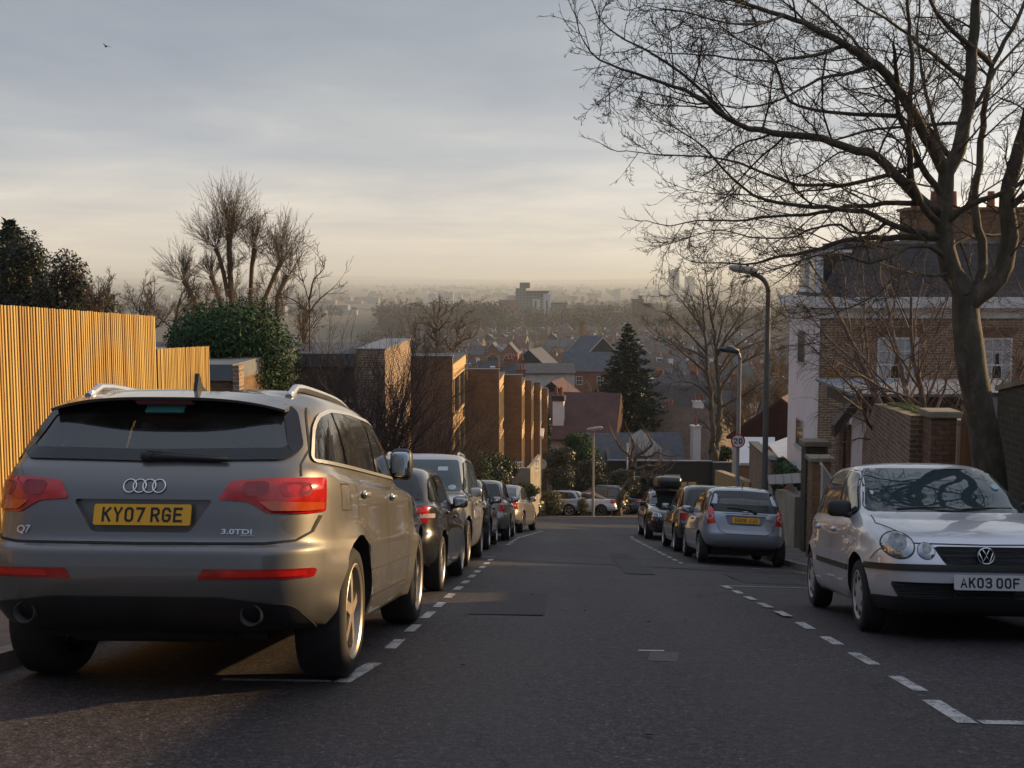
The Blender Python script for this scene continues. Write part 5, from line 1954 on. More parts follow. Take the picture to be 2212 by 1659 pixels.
def build_small_hatch():
  """silver small hatchback that faces the camera, right"""
  rings = [
    (-1.50, .26, 1.50, .26, .50, .22, .22, 4, 4),
    (-1.78, .29, 1.83, .21, .745, .21, .21, 7, 5.5),
    (-1.87, .36, 1.905, .28, .79, .28, .28, 7, 5.5),
    (-1.93, .45, 1.945, .41, .815, .38, .38, 7, 5.5),
    (-1.945, .56, 1.950, .54, .825, .50, .50, 7, 5.5),
    (-1.90, .66, 1.925, .63, .825, .60, .61, 7, 5.5),
    (-1.88, .76, 1.885, .71, .815, .70, .70, 7, 5.5),
    (-1.85, .86, 1.79, .79, .805, .80, .79, 7, 5.5),
    (-1.80, .93, 1.42, .895, .785, .88, .865, 7, 6),
    (-1.74, .97, .92, .985, .755, .94, .925, 7, 6),
    (-1.62, 1.17, .51, 1.195, .685, 1.16, 1.16, 7, 6),
    (-1.46, 1.345, .10, 1.375, .595, 1.36, 1.365, 6, 6),
    (-1.39, 1.395, -.03, 1.415, .53, 1.41, 1.415, 5, 5),
    (-1.2, 1.43, -.22, 1.445, .38, 1.44, 1.445, 3, 3),
    (-.9, 1.45, -.45, 1.458, .15, 1.46, 1.46, 3, 3),
    (-.8, 1.455, -.6, 1.462, .04, 1.464, 1.464, 3, 3)]
  P = paint('silver_car_paint', (.64, .65, .69), .5, .38, dirt=.10, dirtcol=(.2, .19, .18))
  low = rpoly([(-.69, .44), (.69, .44), (.62, .31), (-.62, .31)], .04)
  grl = rpoly([(-.385, .715), (.385, .715), (.30, .565), (-.30, .565)], .05)
  c = Car('small_hatchback', rings, P, (-1.31, 1.15, .29, .185, .725), 'small silver hatchback with round headlamps and white front plate, parked facing up the street', 'car',
      group='cars parked along the right kerb', M=46, sub=6, flare=.022, taper=(.03, .03), cuts=[(low, 'y', 1.80, 2.2), (grl, 'y', 1.845, 2.2)], rimstyle='cap', arch_r=.345, rimm=MAT['cap'])
  # mesh behind the openings
  def slats(name, poly, y, zs, w_, mat):
    mb = MB()
    mb.prism(poly, y - .02, y, 'y')
    for z in zs:
      mb.box(-w_(z), w_(z), y, y + .045, z - .007, z + .007)
    mb.build(name, mat, c.root)
  slats('lower_grille', inset(low, -.004), 1.80, [.335, .355, .375, .395, .415], lambda z: .64 + (z - .33) * .5, MAT['trim'])
  for sx in (-1, 1):
    MB().box(sx * .22 - .015, sx * .22 + .015, 1.80, 1.86, .315, .435).build('grille_bar', MAT['trim'], c.root)
  slats('grille', inset(grl, -.004), 1.845, [.60, .635, .67, .70], lambda z: .31 + (z - .57) * .55, MAT['trim'])
  c.patch('lower_bumper', rpoly([(-.80, .22), (-.78, .325), (.78, .325), (.80, .22)], .02), 'F', MAT['trim'], off=.010, res=.035)
  c.patch('rub_strip', rpoly([(-.86, .525), (-.86, .575), (.86, .575), (.86, .525)], .01), 'F', MAT['trim'], off=.014, res=.05)
  for x, z, r in ((.615, .718, .098), (.435, .678, .060)):
    c.patch('headlamp_bezel', ellipse(x, z, r * 1.10, r * 1.10), 'F', MAT['gloss'], off=.003, mirror=True)
    c.patch('headlamp', ellipse(x, z, r, r), 'F', MAT['lamp_clear'], off=.006, bulge=.022, res=.03, mirror=True)
    c.patch('reflector', ellipse(x - .005, z + .012, r * .55, r * .62, 20), 'F', MAT['lamp_inner'], off=.0295, res=.03, mirror=True)
    if r > .1:
      c.patch('indicator', rpoly([(x - .085, z - .035), (x, z - .055), (x + .085, z - .035), (x + .05, z - .085), (x - .05, z - .085)], .01), 'F', MAT['tail_clear'], off=.0255, res=.03, mirror=True)
  dlo = rpoly([(-1.40, .985), (-1.16, 1.30, .1), (-.75, 1.365), (-.2, 1.365), (.12, 1.325), (.66, .985), (.6, .965)], .05)
  c.windows(dlo, [-.98, -.12], MAT['gloss'], MAT['glass_light'], gap=.022, lean=.06, frame=.02)
  ws = rpoly([(-.66, .995), (.66, .995), (.535, 1.365), (-.535, 1.365)], .05)
  c.patch('window_surround', inset(ws, -.016), 'F', MAT['gloss'], off=.002, res=.08)
  c.patch('windscreen', ws, 'F', glass('windscreen_glass', (.03, .05, .055), .02), off=.005, res=.08)
  c.patch('tax_sticker', ellipse(-.52, 1.20, .035, .025, 16), 'F', flat('sticker_pale', (.3, .5, .5), .4), off=.012)
  c.patch('rear_window', rpoly([(-.60, 1.0), (.60, 1.0), (.50, 1.34), (-.50, 1.34)], .06), 'B', MAT['glass'], off=.005, res=.1)
  c.patch('tail_lamp', rpoly([(.58, .66), (.60, .90), (.78, .90), (.80, .66)], .03), 'B', MAT['tail_red'], off=.006, mirror=True)
  c.patch('side_strip', rpoly([(-.82, .545), (.78, .525), (.78, .475), (-.82, .495)], .01), 'R', MAT['trim'], off=.012, mirror=True)
  c.shut([[(-.10, .30), (-.06, .7), (-.06, .93)], [(.83, .30), (.80, .6), (.74, .92)], [(-.86, .55), (-.98, .72), (-.96, .95)], [(1.50, .60), (1.62, .68), (1.80, .70)]], 'R', mirror=True)
  c.shut([[(.66, .99), (.69, 1.3), (.60, 1.62), (.545, 1.80)]], 'T', mirror=True)
  c.shut([[(-.53, .735), (0, .728), (.53, .735)]], 'F')
  c.handles([(-.86, .83), (.0, .815)], P)
  c.mirrors(.50, .985, MAT['trim'], size=(.105, .06, .075), out_=.05)
  for a, b in (((.42, 1.0), (.0, 1.015)), ((-.12, 1.0), (-.55, 1.015))):
    q = [c.hit(a[0], a[1], 'F')[0] + Vector((0, .012, .006)), c.hit((a[0] + b[0]) / 2, 1.012, 'F')[0] + Vector((0, .014, .008)), c.hit(b[0], b[1], 'F')[0] + Vector((0, .012, .006))]
    MB().tube(q, [.008, .007, .005], 6).build('wiper', MAT['trim'], c.root)
  # round emblem: ring, with a V over a W
  p, n = c.hit(0, .648, 'F')
  y = 1.925
  mb = MB()
  mb.tube([(.060 * math.cos(t), y, .648 + .060 * math.sin(t)) for t in np.linspace(0, 2 * math.pi, 29)], .0065, 6, caps=False)
  for poly in ([(-.026, .050), (0, .004), (.026, .050)], [(-.052, .028), (-.026, -.046), (0, .000), (.026, -.046), (.052, .028)]):
    mb.tube([(a, y, .648 + b) for a, b in poly], .0055, 6)
  mb.build('emblem', MAT['chrome'], c.root, True)
  MB().lathe([(1.83, .058), (y - .004, .058), (y - .004, .001)], 28, 'y', (0, 0, .648)).build('emblem_disc', MAT['gloss'], c.root)
  c.plate('AK03 OOF', 0, .452, 'F', MAT['plate_white'], dy=.05, bold=.003, txt=.088)
  MB().box(-.6, .6, -1.7, 1.7, .18, .32).build('underbody', MAT['arch'], c.root)
  c.stand(10.78, 3.30, yaw=R(3.0), uphill=True)
  return c


def build_jazz():
  L, W, H = 3.83, 1.675, 1.525
  h = L / 2
  rings = [
    (-1.45, .28, 1.5, .24, .52, .22, .22, 4, 4),
    (-1.76, .34, 1.80, .21, .76, .21, .21, 7, 5.5),
    (-1.85, .40, 1.88, .28, .80, .28, .28, 7, 5.5),
    (-1.905, .50, 1.91, .42, .825, .40, .40, 7, 5.5),
    (-1.915, .59, 1.915, .55, .835, .52, .52, 7, 5.5),
    (-1.890, .67, 1.89, .66, .836, .62, .62, 7, 5.5),
    (-1.865, .78, 1.82, .76, .832, .70, .72, 7, 5.5),
    (-1.845, .90, 1.66, .86, .818, .82, .82, 7, 5.5),
    (-1.815, .99, 1.40, .94, .80, .90, .90, 7, 5.5),
    (-1.785, 1.03, 1.12, 1.01, .765, .955, .94, 7, 6),
    (-1.63, 1.23, .62, 1.25, .71, 1.20, 1.20, 7, 6),
    (-1.42, 1.40, .15, 1.42, .62, 1.415, 1.42, 6, 6),
    (-1.37, 1.45, .02, 1.47, .555, 1.465, 1.47, 5, 5),
    (-1.2, 1.49, -.2, 1.50, .42, 1.50, 1.505, 3, 3),
    (-.9, 1.51, -.5, 1.518, .18, 1.52, 1.522, 3, 3),
    (-.8, 1.515, -.6, 1.52, .04, 1.525, 1.525, 3, 3)]
  P = paint('blue_silver_paint', (.34, .38, .44), .5, .36, dirt=.2, dirtcol=(.15, .145, .14))
  dlo = rpoly([(-1.56, 1.0), (-1.35, 1.36, .1), (-.9, 1.42), (-.1, 1.42), (.2, 1.38), (.85, 1.0), (.8, .975)], .05)
  rec = rpoly([(-.40, .955), (.40, .955), (.33, .765), (-.33, .765)], .05)
  c = Car('compact_car', rings, P, (-1.30, 1.15, .29, .18, .74), 'silver-blue compact car with tall tail lamps seen from behind, nearest to the brick garden piers', 'car',
      group='cars parked along the right kerb', M=40, sub=5, flare=.012, taper=(.05, .04), cuts=[(rec, 'y', -2.1, -1.80), (inset(dlo, .02), 'x', -1.1, 1.1, MAT['cabin']), (rpoly([(-.52, 1.085), (.52, 1.085), (.46, 1.35), (-.46, 1.35)], .09), 'y', -2.3, 1.5, MAT['cabin'])], rimstyle='cap', arch_r=.34, rimm=MAT['cap'])
  rw = rpoly([(-.68, 1.03), (.68, 1.03), (.565, 1.40), (0, 1.42), (-.565, 1.40)], .07)
  c.strip('window_surround', inset(rw, .06), .14, 'B', MAT['gloss'], off=.010, closed=True)
  for x in (-.36, .36):
    MB().blob((x, -.55, 1.10), (.22, .10, .22), (.5, .5), (14, 8)).blob((x, -.55, 1.27), (.11, .06, .07), (.6, .6), (12, 8)).build('seat', MAT['seat'], c.root, True)
  c.patch('window_pane', rpoly([(-.55, 1.075), (.55, 1.075), (.48, 1.36), (-.48, 1.36)], .09), 'B', MAT['see_clear'], off=.007)
  c.patch('tail_lamp', rpoly(c.diag([('B', .56, .79), ('B', .60, 1.0), ('B', .64, 1.13), ('B', .69, 1.07), ('R', -1.70, .90), ('R', -1.72, .765), ('B', .72, .765)]), .03), 'D', MAT['tail_red'], off=.007, bulge=.012, mirror=True)
  c.patch('reversing_lamp', ellipse(.665, .92, .06, .06, 18), 'B', MAT['tail_clear'], off=.021, mirror=True)
  c.shut([[(-.55, .80), (-.50, .66), (-.38, .595), (.38, .595), (.50, .66), (.55, .80)], [(-.42, .985), (.42, .985)]], 'B', w=.010)
  c.shut([[(-.25, .25), (-.25, .95)], [(.75, .25), (.72, .92)], [(-1.0, .50), (-1.08, .95)]], 'R', mirror=True)
  c.windows(dlo, [-1.05, -.22], MAT['gloss'], MAT['see'], gap=.025, lean=.05, see=True)
  c.patch('windscreen', rpoly([(-.66, 1.03), (.66, 1.03), (.55, 1.41), (-.55, 1.41)], .05), 'F', MAT['see_clear'], off=.005, res=.1)
  c.patch('headlamp', rpoly([(.40, .62), (.46, .76), (.72, .86), (.74, .66)], .03), 'F', MAT['lamp_clear'], off=.006, mirror=True)
  c.patch('grille', rpoly([(-.35, .60), (-.38, .70), (.38, .70), (.35, .60)], .02), 'F', MAT['trim'], off=.005)
  mb = MB()
  q = [c.hit(x, z, 'B')[0] + Vector((0, -.025, 0)) for x, z in [(.20, 1.0), (.12, 1.065), (-.16, 1.09), (-.34, 1.09)]]
  mb.tube(q, [.028, .02, .012, .010], 8)
  mb.build('rear_wiper', MAT['trim'], c.root, True)
  p, n = c.hit(0, 1.0, 'B')
  mb = MB()
  rr = [(a * .05, b * .042) for a, b in rpoly([(-1, -1), (1, -1), (1.05, 1), (-1.05, 1)], .6)]
  mb.tube([(a, p.y - .012, .995 + b) for a, b in rr + rr[:1]], .007, 6, caps=False)
  for pl_ in ([(-.022, .030), (-.016, -.028)], [(.022, .030), (.016, -.028)], [(-.018, -.001), (.018, -.001)]):
    mb.tube([(a, p.y - .012, .995 + b) for a, b in pl_], .006, 6)
  mb.build('emblem', MAT['chrome'], c.root, True)
  c.plate('SG06 JJU', 0, .86, 'B', MAT['plate_yellow'], dy=.02, bold=.004, txt=.095)
  p, n = c.hit(.44, .88, 'B')
  letters('JAZZ', .06, c.root, Matrix.Translation((.44, p.y - .006, .86)) @ Matrix.Rotation(R(90), 4, 'X'), MAT['chrome'], width=.14, bold=.001, name='badge')
  c.handles([(-.95, .86), (-.08, .845)], P)
  c.mirrors(.70, 1.0, P, size=(.10, .06, .07), out_=.06)
  MB().tube([(.0, -1.25, 1.48), (.02, -1.30, 1.60)], .009, 6).build('aerial', MAT['trim'], c.root)
  MB().box(-.6, .6, -1.6, 1.6, .20, .34).build('underbody', MAT['arch'], c.root)
  c.stand(24.2, 3.40)
  return c


# ------------------------------------------------------------------ the other parked cars share one pattern
def generic(name, label, group, paintm, L, W, H, wb, ro, gc=.2, tr=.315, tw=.205, nose=.76, cowl_y=.85, ws=.80, rt_in=.60, rb_in=.22, rb_z=.98, belt=(.96, .92), deck=None,
      tail='hatch', rim='ten', rimm=None, plate=None, rails_=False, lean=.05, pillars=(-.62, .25), cowl_z=1.0, mirror_m=None, soft_top=None, glassm=None, lampz=.80, bump=.5, tail_in=.10, M=30):
  h = L / 2
  ra = -h + ro
  fa = ra + wb
  cy = fa - (1.35 - cowl_y)
  wt = cy - ws
  rings = carrings(L, W, H, gc, nose, cy, cowl_z, wt, -h + rt_in, -h + rb_in, rb_z, belt[0], belt[1], deck, bump=bump, tail_in=tail_in)
  c = Car(name, rings, paintm, (ra, fa, tr, tw, W / 2 - tw / 2 - .02), label, 'car', group, M=M, sub=4, flare=.014, rimstyle=rim, rimm=rimm)
  w = W / 2
  g = glassm or MAT['glass']
  zt = H * .93 - .015
  zb = belt[0] + .04
  rear_y = -h + rb_in
  head_y = -h + rt_in
  k = (zt - zb) / max(.2, zt)
  sl = (head_y - rear_y)
  dlo = [(rear_y + .20, zb + .01), (rear_y + .24 + sl * .75, zt - .05, .14), (max(head_y + .35, -.6), zt), (wt - .35, zt), (wt - .05, zt - .05), (cy - .22, belt[1] + .07), (cy - .25, belt[1] + .045)]
  dlo = rpoly(dlo, .05)
  pill = [ra + .18 + pillars[0] * 0, (ra + fa) / 2 + pillars[1] - .35]
  c.windows(dlo, pill, MAT['gloss'], g, gap=.022, lean=lean)
  zf0, zf1 = cowl_z + .025, H * .93 - .01
  wsp = rpoly([(-w * .80, zf0), (w * .80, zf0), (w * .67, zf1), (-w * .67, zf1)], .05)
  c.patch('windscreen', wsp, 'F', g, off=.010, res=.05)
  if soft_top is None:
    rwp = rpoly([(-w * .78, rb_z + .03), (w * .78, rb_z + .03), (w * .66, H * .915), (-w * .66, H * .915)], .06)
    c.patch('rear_window', rwp, 'B', g, off=.010, res=.05)
  z0 = lampz
  yq = -h + .34
  if tail == 'hatch':
    tl = [('B', w * .60, z0 - .07), ('B', w * .64, z0 + .10), ('B', w * .86, z0 + .13), ('R', yq - .06, z0 + .12), ('R', yq - .10, z0 - .06)]
  elif tail == 'wide':
    tl = [('B', w * .50, z0 - .06), ('B', w * .60, z0 + .09), ('B', w * .86, z0 + .12), ('R', yq, z0 + .12), ('R', yq - .02, z0 - .02), ('B', w * .9, z0 - .09)]
  else:
    tl = [('B', w * .70, z0 - .16), ('B', w * .71, z0 + .10), ('B', w * .80, z0 + .24), ('R', yq - .04, z0 + .18), ('R', yq - .10, z0 - .05), ('B', w * .86, z0 - .17)]
  c.patch('tail_lamp', rpoly(c.diag(tl), .03), 'D', MAT['tail_red'], off=.007, bulge=.012, mirror=True)
  c.patch('reversing_lamp', rpoly([(w * .74, z0 - .01), (w * .74, z0 + .035), (w * .90, z0 + .04), (w * .90, z0 - .01)], .01), 'B', MAT['tail_clear'], off=.021, mirror=True)
  c.patch('bumper_apron', rpoly([(-w * .86, gc + .08), (-w * .80, gc + .17), (w * .80, gc + .17), (w * .86, gc + .08)], .03), 'B', MAT['trim'], off=.004, res=.1)
  c.patch('headlamp', rpoly(c.diag([('F', w * .52, nose - .16), ('F', w * .56, nose - .06), ('F', w * .84, nose - .02), ('R', h - .36, nose - .01), ('R', h - .32, nose - .12), ('F', w * .86, nose - .17)], 'E'), .03), 'E', MAT['lamp_clear'], off=.006, bulge=.012, mirror=True)
  c.patch('reflector', ellipse(w * .70, nose - .10, .05, .04, 16), 'F', MAT['lamp_inner'], off=.020, mirror=True)
  c.patch('grille', rpoly([(-w * .36, nose - .30), (-w * .44, nose - .07), (w * .44, nose - .07), (w * .36, nose - .30)], .04), 'F', MAT['trim'], off=.006)
  c.patch('lower_grille', rpoly([(-w * .62, gc + .08), (-w * .66, gc + .20), (w * .66, gc + .20), (w * .62, gc + .08)], .03), 'F', MAT['trim'], off=.005)
  c.shut([[((ra + fa) / 2 - .12, gc + .1), ((ra + fa) / 2 - .12, belt[0])], [(fa - .48, gc + .1), (fa - .50, belt[1])], [(ra + .38, gc + .35), (ra + .25, belt[0])]], 'R', mirror=True)
  c.shut([[(-w * .70, rb_z - .1), (-w * .66, bump + .18), (w * .66, bump + .18), (w * .70, rb_z - .1)]], 'B', w=.01)
  c.handles([((ra + fa) / 2 - .85, belt[0] - .10), ((ra + fa) / 2 + .05, belt[1] - .10)], paintm)
  c.mirrors(cy - .38, belt[1] + .06, mirror_m or paintm, size=(.10, .065, .075), out_=.07)
  c.plate(plate, 0, bump + .28 if tail != 'saloon' else bump + .2, 'B', MAT['plate_yellow'], dy=.02)
  c.plate(None, 0, gc + .26, 'F', MAT['plate_white'], dy=.03)
  if rails_:
    c.rails(w * .62, -h + rt_in + .25, wt - .45, MAT['satin'], rise=.045, r=.018)
  MB().box(-w * .7, w * .7, -h + .3, h - .3, gc - .02, gc + .15).build('underbody', MAT['arch'], c.root)
  return c


LG, RG, BG = 'cars parked along the left kerb', 'cars parked along the right kerb', 'cars parked beyond the junction'


def build_others():
  dk = paint('charcoal_paint', (.030, .033, .036), .5, .22, dirt=.2)
  c = generic('dark_hatchback', 'charcoal hatchback just beyond the large grey car, its right tail lamp showing', LG, dk, 4.29, 1.77, 1.43, 2.58, .80, tail='hatch', lampz=.84, ws=.78, rt_in=.42, rb_in=.16, rb_z=1.0, belt=(.98, .92), plate='LN08 VXB', mirror_m=MAT['trim'], rim='five')
  c.stand(14.55, -2.27)
  wht = paint('pale_silver_paint', (.46, .45, .43), .55, .3, dirt=.3, dirtcol=(.22, .19, .15))
  c = generic('silver_suv', 'tall pale silver car facing up the street, its roof rails above the charcoal hatchback', LG, wht, 4.63, 1.92, 1.80, 2.775, 1.0, gc=.25, tr=.36, tw=.235, nose=1.0, cowl_z=1.13, belt=(1.10, 1.06), rb_z=1.10, ws=.72, rt_in=.55, tail='tall', lampz=1.0, bump=.58, rails_=True, rim='five', rimm=MAT['bronze_alloy'], glassm=glass('blue_glass', (.045, .065, .075), .04))
  c.patch('paper_sticker', rpoly([(-.50, 1.545), (-.34, 1.545), (-.34, 1.48), (-.50, 1.48)], .01), 'F', flat('sticker_white', (.5, .55, .55), .5), off=.012)
  c.patch('paper_sticker', ellipse(-.60, 1.21, .06, .04, 18), 'F', flat('sticker_grey', (.35, .45, .45), .5), off=.012)
  c.patch('fog_grille', rpoly([(.62, .46), (.62, .70), (.80, .72), (.82, .50)], .04), 'F', MAT['trim'], off=.006, mirror=True)
  c.patch('fog_lamp', rpoly([(.66, .56), (.66, .60), (.79, .61), (.79, .57)], .01), 'F', MAT['chrome'], off=.012, mirror=True)
  c.stand(19.15, -2.42, uphill=True)
  blk = paint('black_paint', (.016, .017, .019), .4, .2, dirt=.18)
  c = generic('black_hatchback', 'black hatchback tucked between the pale silver car and the grey estate', LG, blk, 4.1, 1.74, 1.46, 2.53, .78, tail='tall', lampz=.86, plate='LR55 KTO', rim='ten')
  c.stand(24.9, -2.40)
  gry = paint('warm_grey_paint', (.20, .19, .18), .6, .3, dirt=.25)
  c = generic('grey_estate', 'warm grey estate car between the black hatchback and the silver saloon', LG, gry, 4.45, 1.78, 1.50, 2.62, .92, tail='tall', lampz=.88, rt_in=.42, rb_in=.18, plate='WD04 HMJ', rim='ten')
  c.stand(30.0, -2.25)
  slv = paint('silver_grey_paint', (.27, .26, .26), .6, .3, dirt=.25)
  c = generic('silver_saloon', 'silver-grey saloon with wide red tail lamps and a boot, last in the left bay', LG, slv, 4.58, 1.77, 1.45, 2.76, 1.02, deck=(-2.05, .99), tail='wide', lampz=.80, rb_in=.56, rt_in=1.42, rb_z=1.0, belt=(.97, .92), ws=.78, plate='LC57 YBN', rim='multi', rimm=MAT['dark_alloy'], cowl_y=.80, bump=.48)
  MB().tube([(0, -.95, 1.43), (0, -1.0, 1.52)], .012, 6).build('aerial', MAT['trim'], c.root)
  c.stand(36.3, -2.0, yaw=R(6))
  # right kerb
  c = generic('dark_mpv', 'dark grey tall hatchback between the silver-blue compact and the estate with roof box', RG, paint('slate_paint', (.040, .040, .042), .5, .24), 4.27, 1.78, 1.60, 2.78, .82, tail='tall', lampz=.92, rb_z=1.05, rt_in=.40, rb_in=.16, belt=(1.02, .96), cowl_z=1.06, nose=.84, ws=.85, plate='GK09 EWL', bump=.55, rim='ten')
  MB().tube([(-.55, -.95, 1.56), (-.55, -1.0, 1.72)], .014, 6).build('aerial', MAT['trim'], c.root)
  mb = MB()
  c.strip('chrome_strip', [(-.72, .62), (.72, .62)], .016, 'B', MAT['chrome'], off=.006)
  c.stand(28.9, 3.40)
  c = generic('black_estate', 'black estate car facing the camera under a roof box, furthest in the right bay', RG, blk, 4.93, 1.86, 1.50, 2.83, 1.12, gc=.24, tr=.34, tw=.23, rails_=True, nose=.86, cowl_z=1.04, belt=(1.02, .97), rb_z=1.02, tail='wide', lampz=.86, ws=.80, bump=.55, rim='six', rt_in=.55, rb_in=.2)
  c.stand(37.0, 3.30, uphill=True)
  rb = MB().blob((0, 0, .20), (.40, 1.05, .19), (.45, .4), (32, 14))
  b = rb.build('roof_box', flat('roof_box_black', (.020, .020, .022), .3, coat=.4), None, True, label='black roof box with rounded lid on the estate car in the right bay', cat='roof box')
  MB().box(-.385, .385, -1.0, 1.0, .188, .204).build('lid_seam', MAT['gap'], b)
  for yy in (-.5, .5):
    MB().box(-.58, .58, yy - .03, yy + .03, -.045, .03).build('roof_bar', MAT['trim'], b)
  b.matrix_world = c.root.matrix_world @ Matrix.Translation((.12, -.25, 1.56))
  # beyond the junction: rears to the right, noses behind the shrubs
  nb = paint('navy_paint', (.018, .026, .055), .5, .22)
  specs = [
    ('navy_hatchback', 'navy hatchback leftmost beyond the junction, tail shining beside the low shrub', nb, dict(L=4.2, W=1.75, H=1.45, wb=2.55, ro=.78, tail='wide', lampz=.88, rt_in=.75, rb_in=.25, rb_z=1.02), 61.0, 2048),
    ('silver_hatchback', 'silver two-box hatchback between two shrubs beyond the junction', paint('silver_blue_paint', (.34, .36, .40), .6, .28), dict(L=4.2, W=1.76, H=1.48, wb=2.58, ro=.77, tail='hatch', lampz=.88, rt_in=.42, rb_in=.18, rb_z=1.02, rim='five', tr=.32), 65.2, 2200),
    ('white_convertible', 'white convertible with brown fabric roof beyond the junction', paint('white_paint', (.62, .63, .66), .2, .3), dict(L=4.4, W=1.78, H=1.42, wb=2.76, ro=.86, tail='wide', lampz=.82, deck=(-1.8, .99), rb_in=.85, rt_in=1.55, rb_z=1.0, rim='multi', rimm=MAT['dark_alloy'], soft_top=1, bump=.48), 67.5, 2310),
    ('dark_four_by_four', 'black four-by-four with roof bars behind the white convertible', blk, dict(L=4.55, W=1.83, H=1.80, wb=2.66, ro=.95, tail='tall', lampz=1.02, rt_in=.34, rb_in=.12, rb_z=1.12, belt=(1.1, 1.05), cowl_z=1.12, nose=.98, gc=.28, tr=.36, bump=.6, rails_=True, glassm=glass('pale_glass', (.10, .12, .12), .05), rim='ten'), 70.2, 2335),
    ('blue_saloon', 'steel blue saloon rightmost beyond the junction, tail towards the right', paint('steel_blue_paint', (.06, .10, .16), .5, .25), dict(L=4.55, W=1.78, H=1.43, wb=2.68, ro=1.0, tail='wide', lampz=.82, deck=(-2.0, 1.0), rb_in=.62, rt_in=1.45, rb_z=1.02, rim='five', bump=.48), 73.5, 2405),
  ]
  tails = {'navy_hatchback': 544, 'silver_hatchback': 586, 'white_convertible': 619, 'dark_four_by_four': 628, 'blue_saloon': 644.5}
  for nm, lb, pm, kw, d, _ in specs:
    c = generic(nm, lb, BG, pm, **kw)
    tailx = at(tails[nm], 505, d).x
    yaw = R(-74)
    hx = math.sin(yaw) * kw['L'] / 2
    c.stand((d + math.cos(yaw) * kw['L'] / 2 * .9) / math.cos(ALPHA), tailx + hx, yaw=yaw)
    if nm == 'white_convertible':
      w = kw['W'] / 2
      fab = flat('roof_fabric', (.055, .042, .035), .9, bump=.2)
      bd = MB()
      n = 14
      rows = []
      for i in range(n + 1):
        y = -1.38 + i * (1.9 / n)
        zc = c.hit(0, y, 'T')[0].z
        row = []
        for j in range(11):
          x = (-1 + 2 * j / 10) * w * .74
          p, nn_ = c.hit(x, y, 'T')
          row.append(p + nn_ * .018)
        rows.append(row)
      vs = [p for r_ in rows for p in r_]
      bd.add(vs, [(i * 11 + j, i * 11 + j + 1, (i + 1) * 11 + j + 1, (i + 1) * 11 + j) for i in range(n) for j in range(10)])
      bd.build('fabric_roof', fab, c.root, True)
      c.patch('fabric_roof_side', rpoly([(-1.50, 1.06), (-1.0, 1.33), (-.6, 1.33), (-.75, 1.06)], .03), 'R', fab, off=.015, mirror=True)


build_suv()
build_small_hatch()
build_jazz()
build_others()

# ------------------------------------------------------------------ trees
def bark(name, c1, c2, moss=0, scale=9):
  m, nt, b = principled(name)
  t = nt.new('ShaderNodeTexCoord').outputs['Object']
  x, y, z = nt.sep(t)
  f = nt.noise(nt.comb(x, y, nt.math('MULTIPLY', z, .4)), scale, 6, .75)
  c = nt.ramp(f, [(.32, tuple(k * .55 for k in c2)), (.5, c2), (.66, c1)])
  c = nt.mix(nt.maprange(nt.noise(t, 3.3, 3, .6), .56, .62, 0, .5), c, tuple(k * .4 for k in c2))
  if moss:
    c = nt.mix(nt.maprange(nt.noise(t, 1.6, 4, .65), .45, .65, 0, moss), c, (.075, .08, .025))
  nt.put(b.inputs['Base Color'], c)
  b.inputs['Roughness'].default_value = .85
  bp = nt.new('ShaderNodeBump')
  bp.inputs['Strength'].default_value = .9
  bp.inputs['Distance'].default_value = .03
  nt.put(bp.inputs['Height'], f)
  nt.l.new(bp.outputs[0], b.inputs['Normal'])
  return m


def leafmat(name, c1, c2, c3, scale=1.5, rough=.45):
  m, nt, b = principled(name)
  t = nt.new('ShaderNodeTexCoord').outputs['Object']
  f = nt.math('ADD', nt.math('MULTIPLY', nt.noise(t, scale, 3, .6), .5), nt.math('MULTIPLY', nt.noise(t, scale * 14, 2, .6), .5))
  nt.put(b.inputs['Base Color'], nt.ramp(f, [(.32, c1), (.5, c2), (.68, c3)]))
  b.inputs['Roughness'].default_value = rough
  b.inputs['Specular IOR Level'].default_value = .4
  return m


MAT['bark'] = bark('bark_mossy', (.17, .14, .105), (.090, .073, .055), .35)
MAT['twig'] = bark('twig_brown', (.105, .076, .056), (.065, .048, .036), .15, 4)
MAT['twig_far'] = bark('twig_far', (.105, .072, .050), (.07, .05, .036), .1, 2)
MAT['twig_gold'] = bark('twig_gold', (.20, .13, .075), (.13, .085, .05), .1, 2)
MAT['twig_red'] = bark('twig_red', (.105, .066, .054), (.062, .042, .036), 0, 4)
MAT['birch'] = bark('birch_bark', (.34, .25, .20), (.18, .13, .10), 0, 7)
MAT['birch_twig'] = bark('birch_twig', (.19, .105, .070), (.11, .065, .045), 0, 5)
MAT['leaf_laurel'] = leafmat('leaf_laurel', (.014, .036, .013), (.028, .072, .020), (.050, .100, .026), 1.5, .7)
MAT['leaf_hedge'] = leafmat('leaf_hedge', (.014, .026, .010), (.034, .050, .016), (.10, .105, .030), 2.5)
MAT['leaf_gold'] = leafmat('leaf_gold', (.040, .050, .014), (.085, .085, .022), (.17, .14, .04), 3)
MAT['leaf_dark'] = leafmat('leaf_dark', (.007, .016, .009), (.013, .028, .014), (.026, .044, .018), 1)
MAT['leaf_oak'] = leafmat('leaf_oak', (.012, .018, .008), (.026, .033, .013), (.055, .056, .022), .8)
MAT['leaf_grey'] = leafmat('leaf_grey', (.030, .036, .024), (.060, .066, .042), (.12, .11, .065), 3)
MAT['needle'] = leafmat('needles', (.007, .020, .012), (.016, .038, .020), (.034, .060, .026), .9, .6)


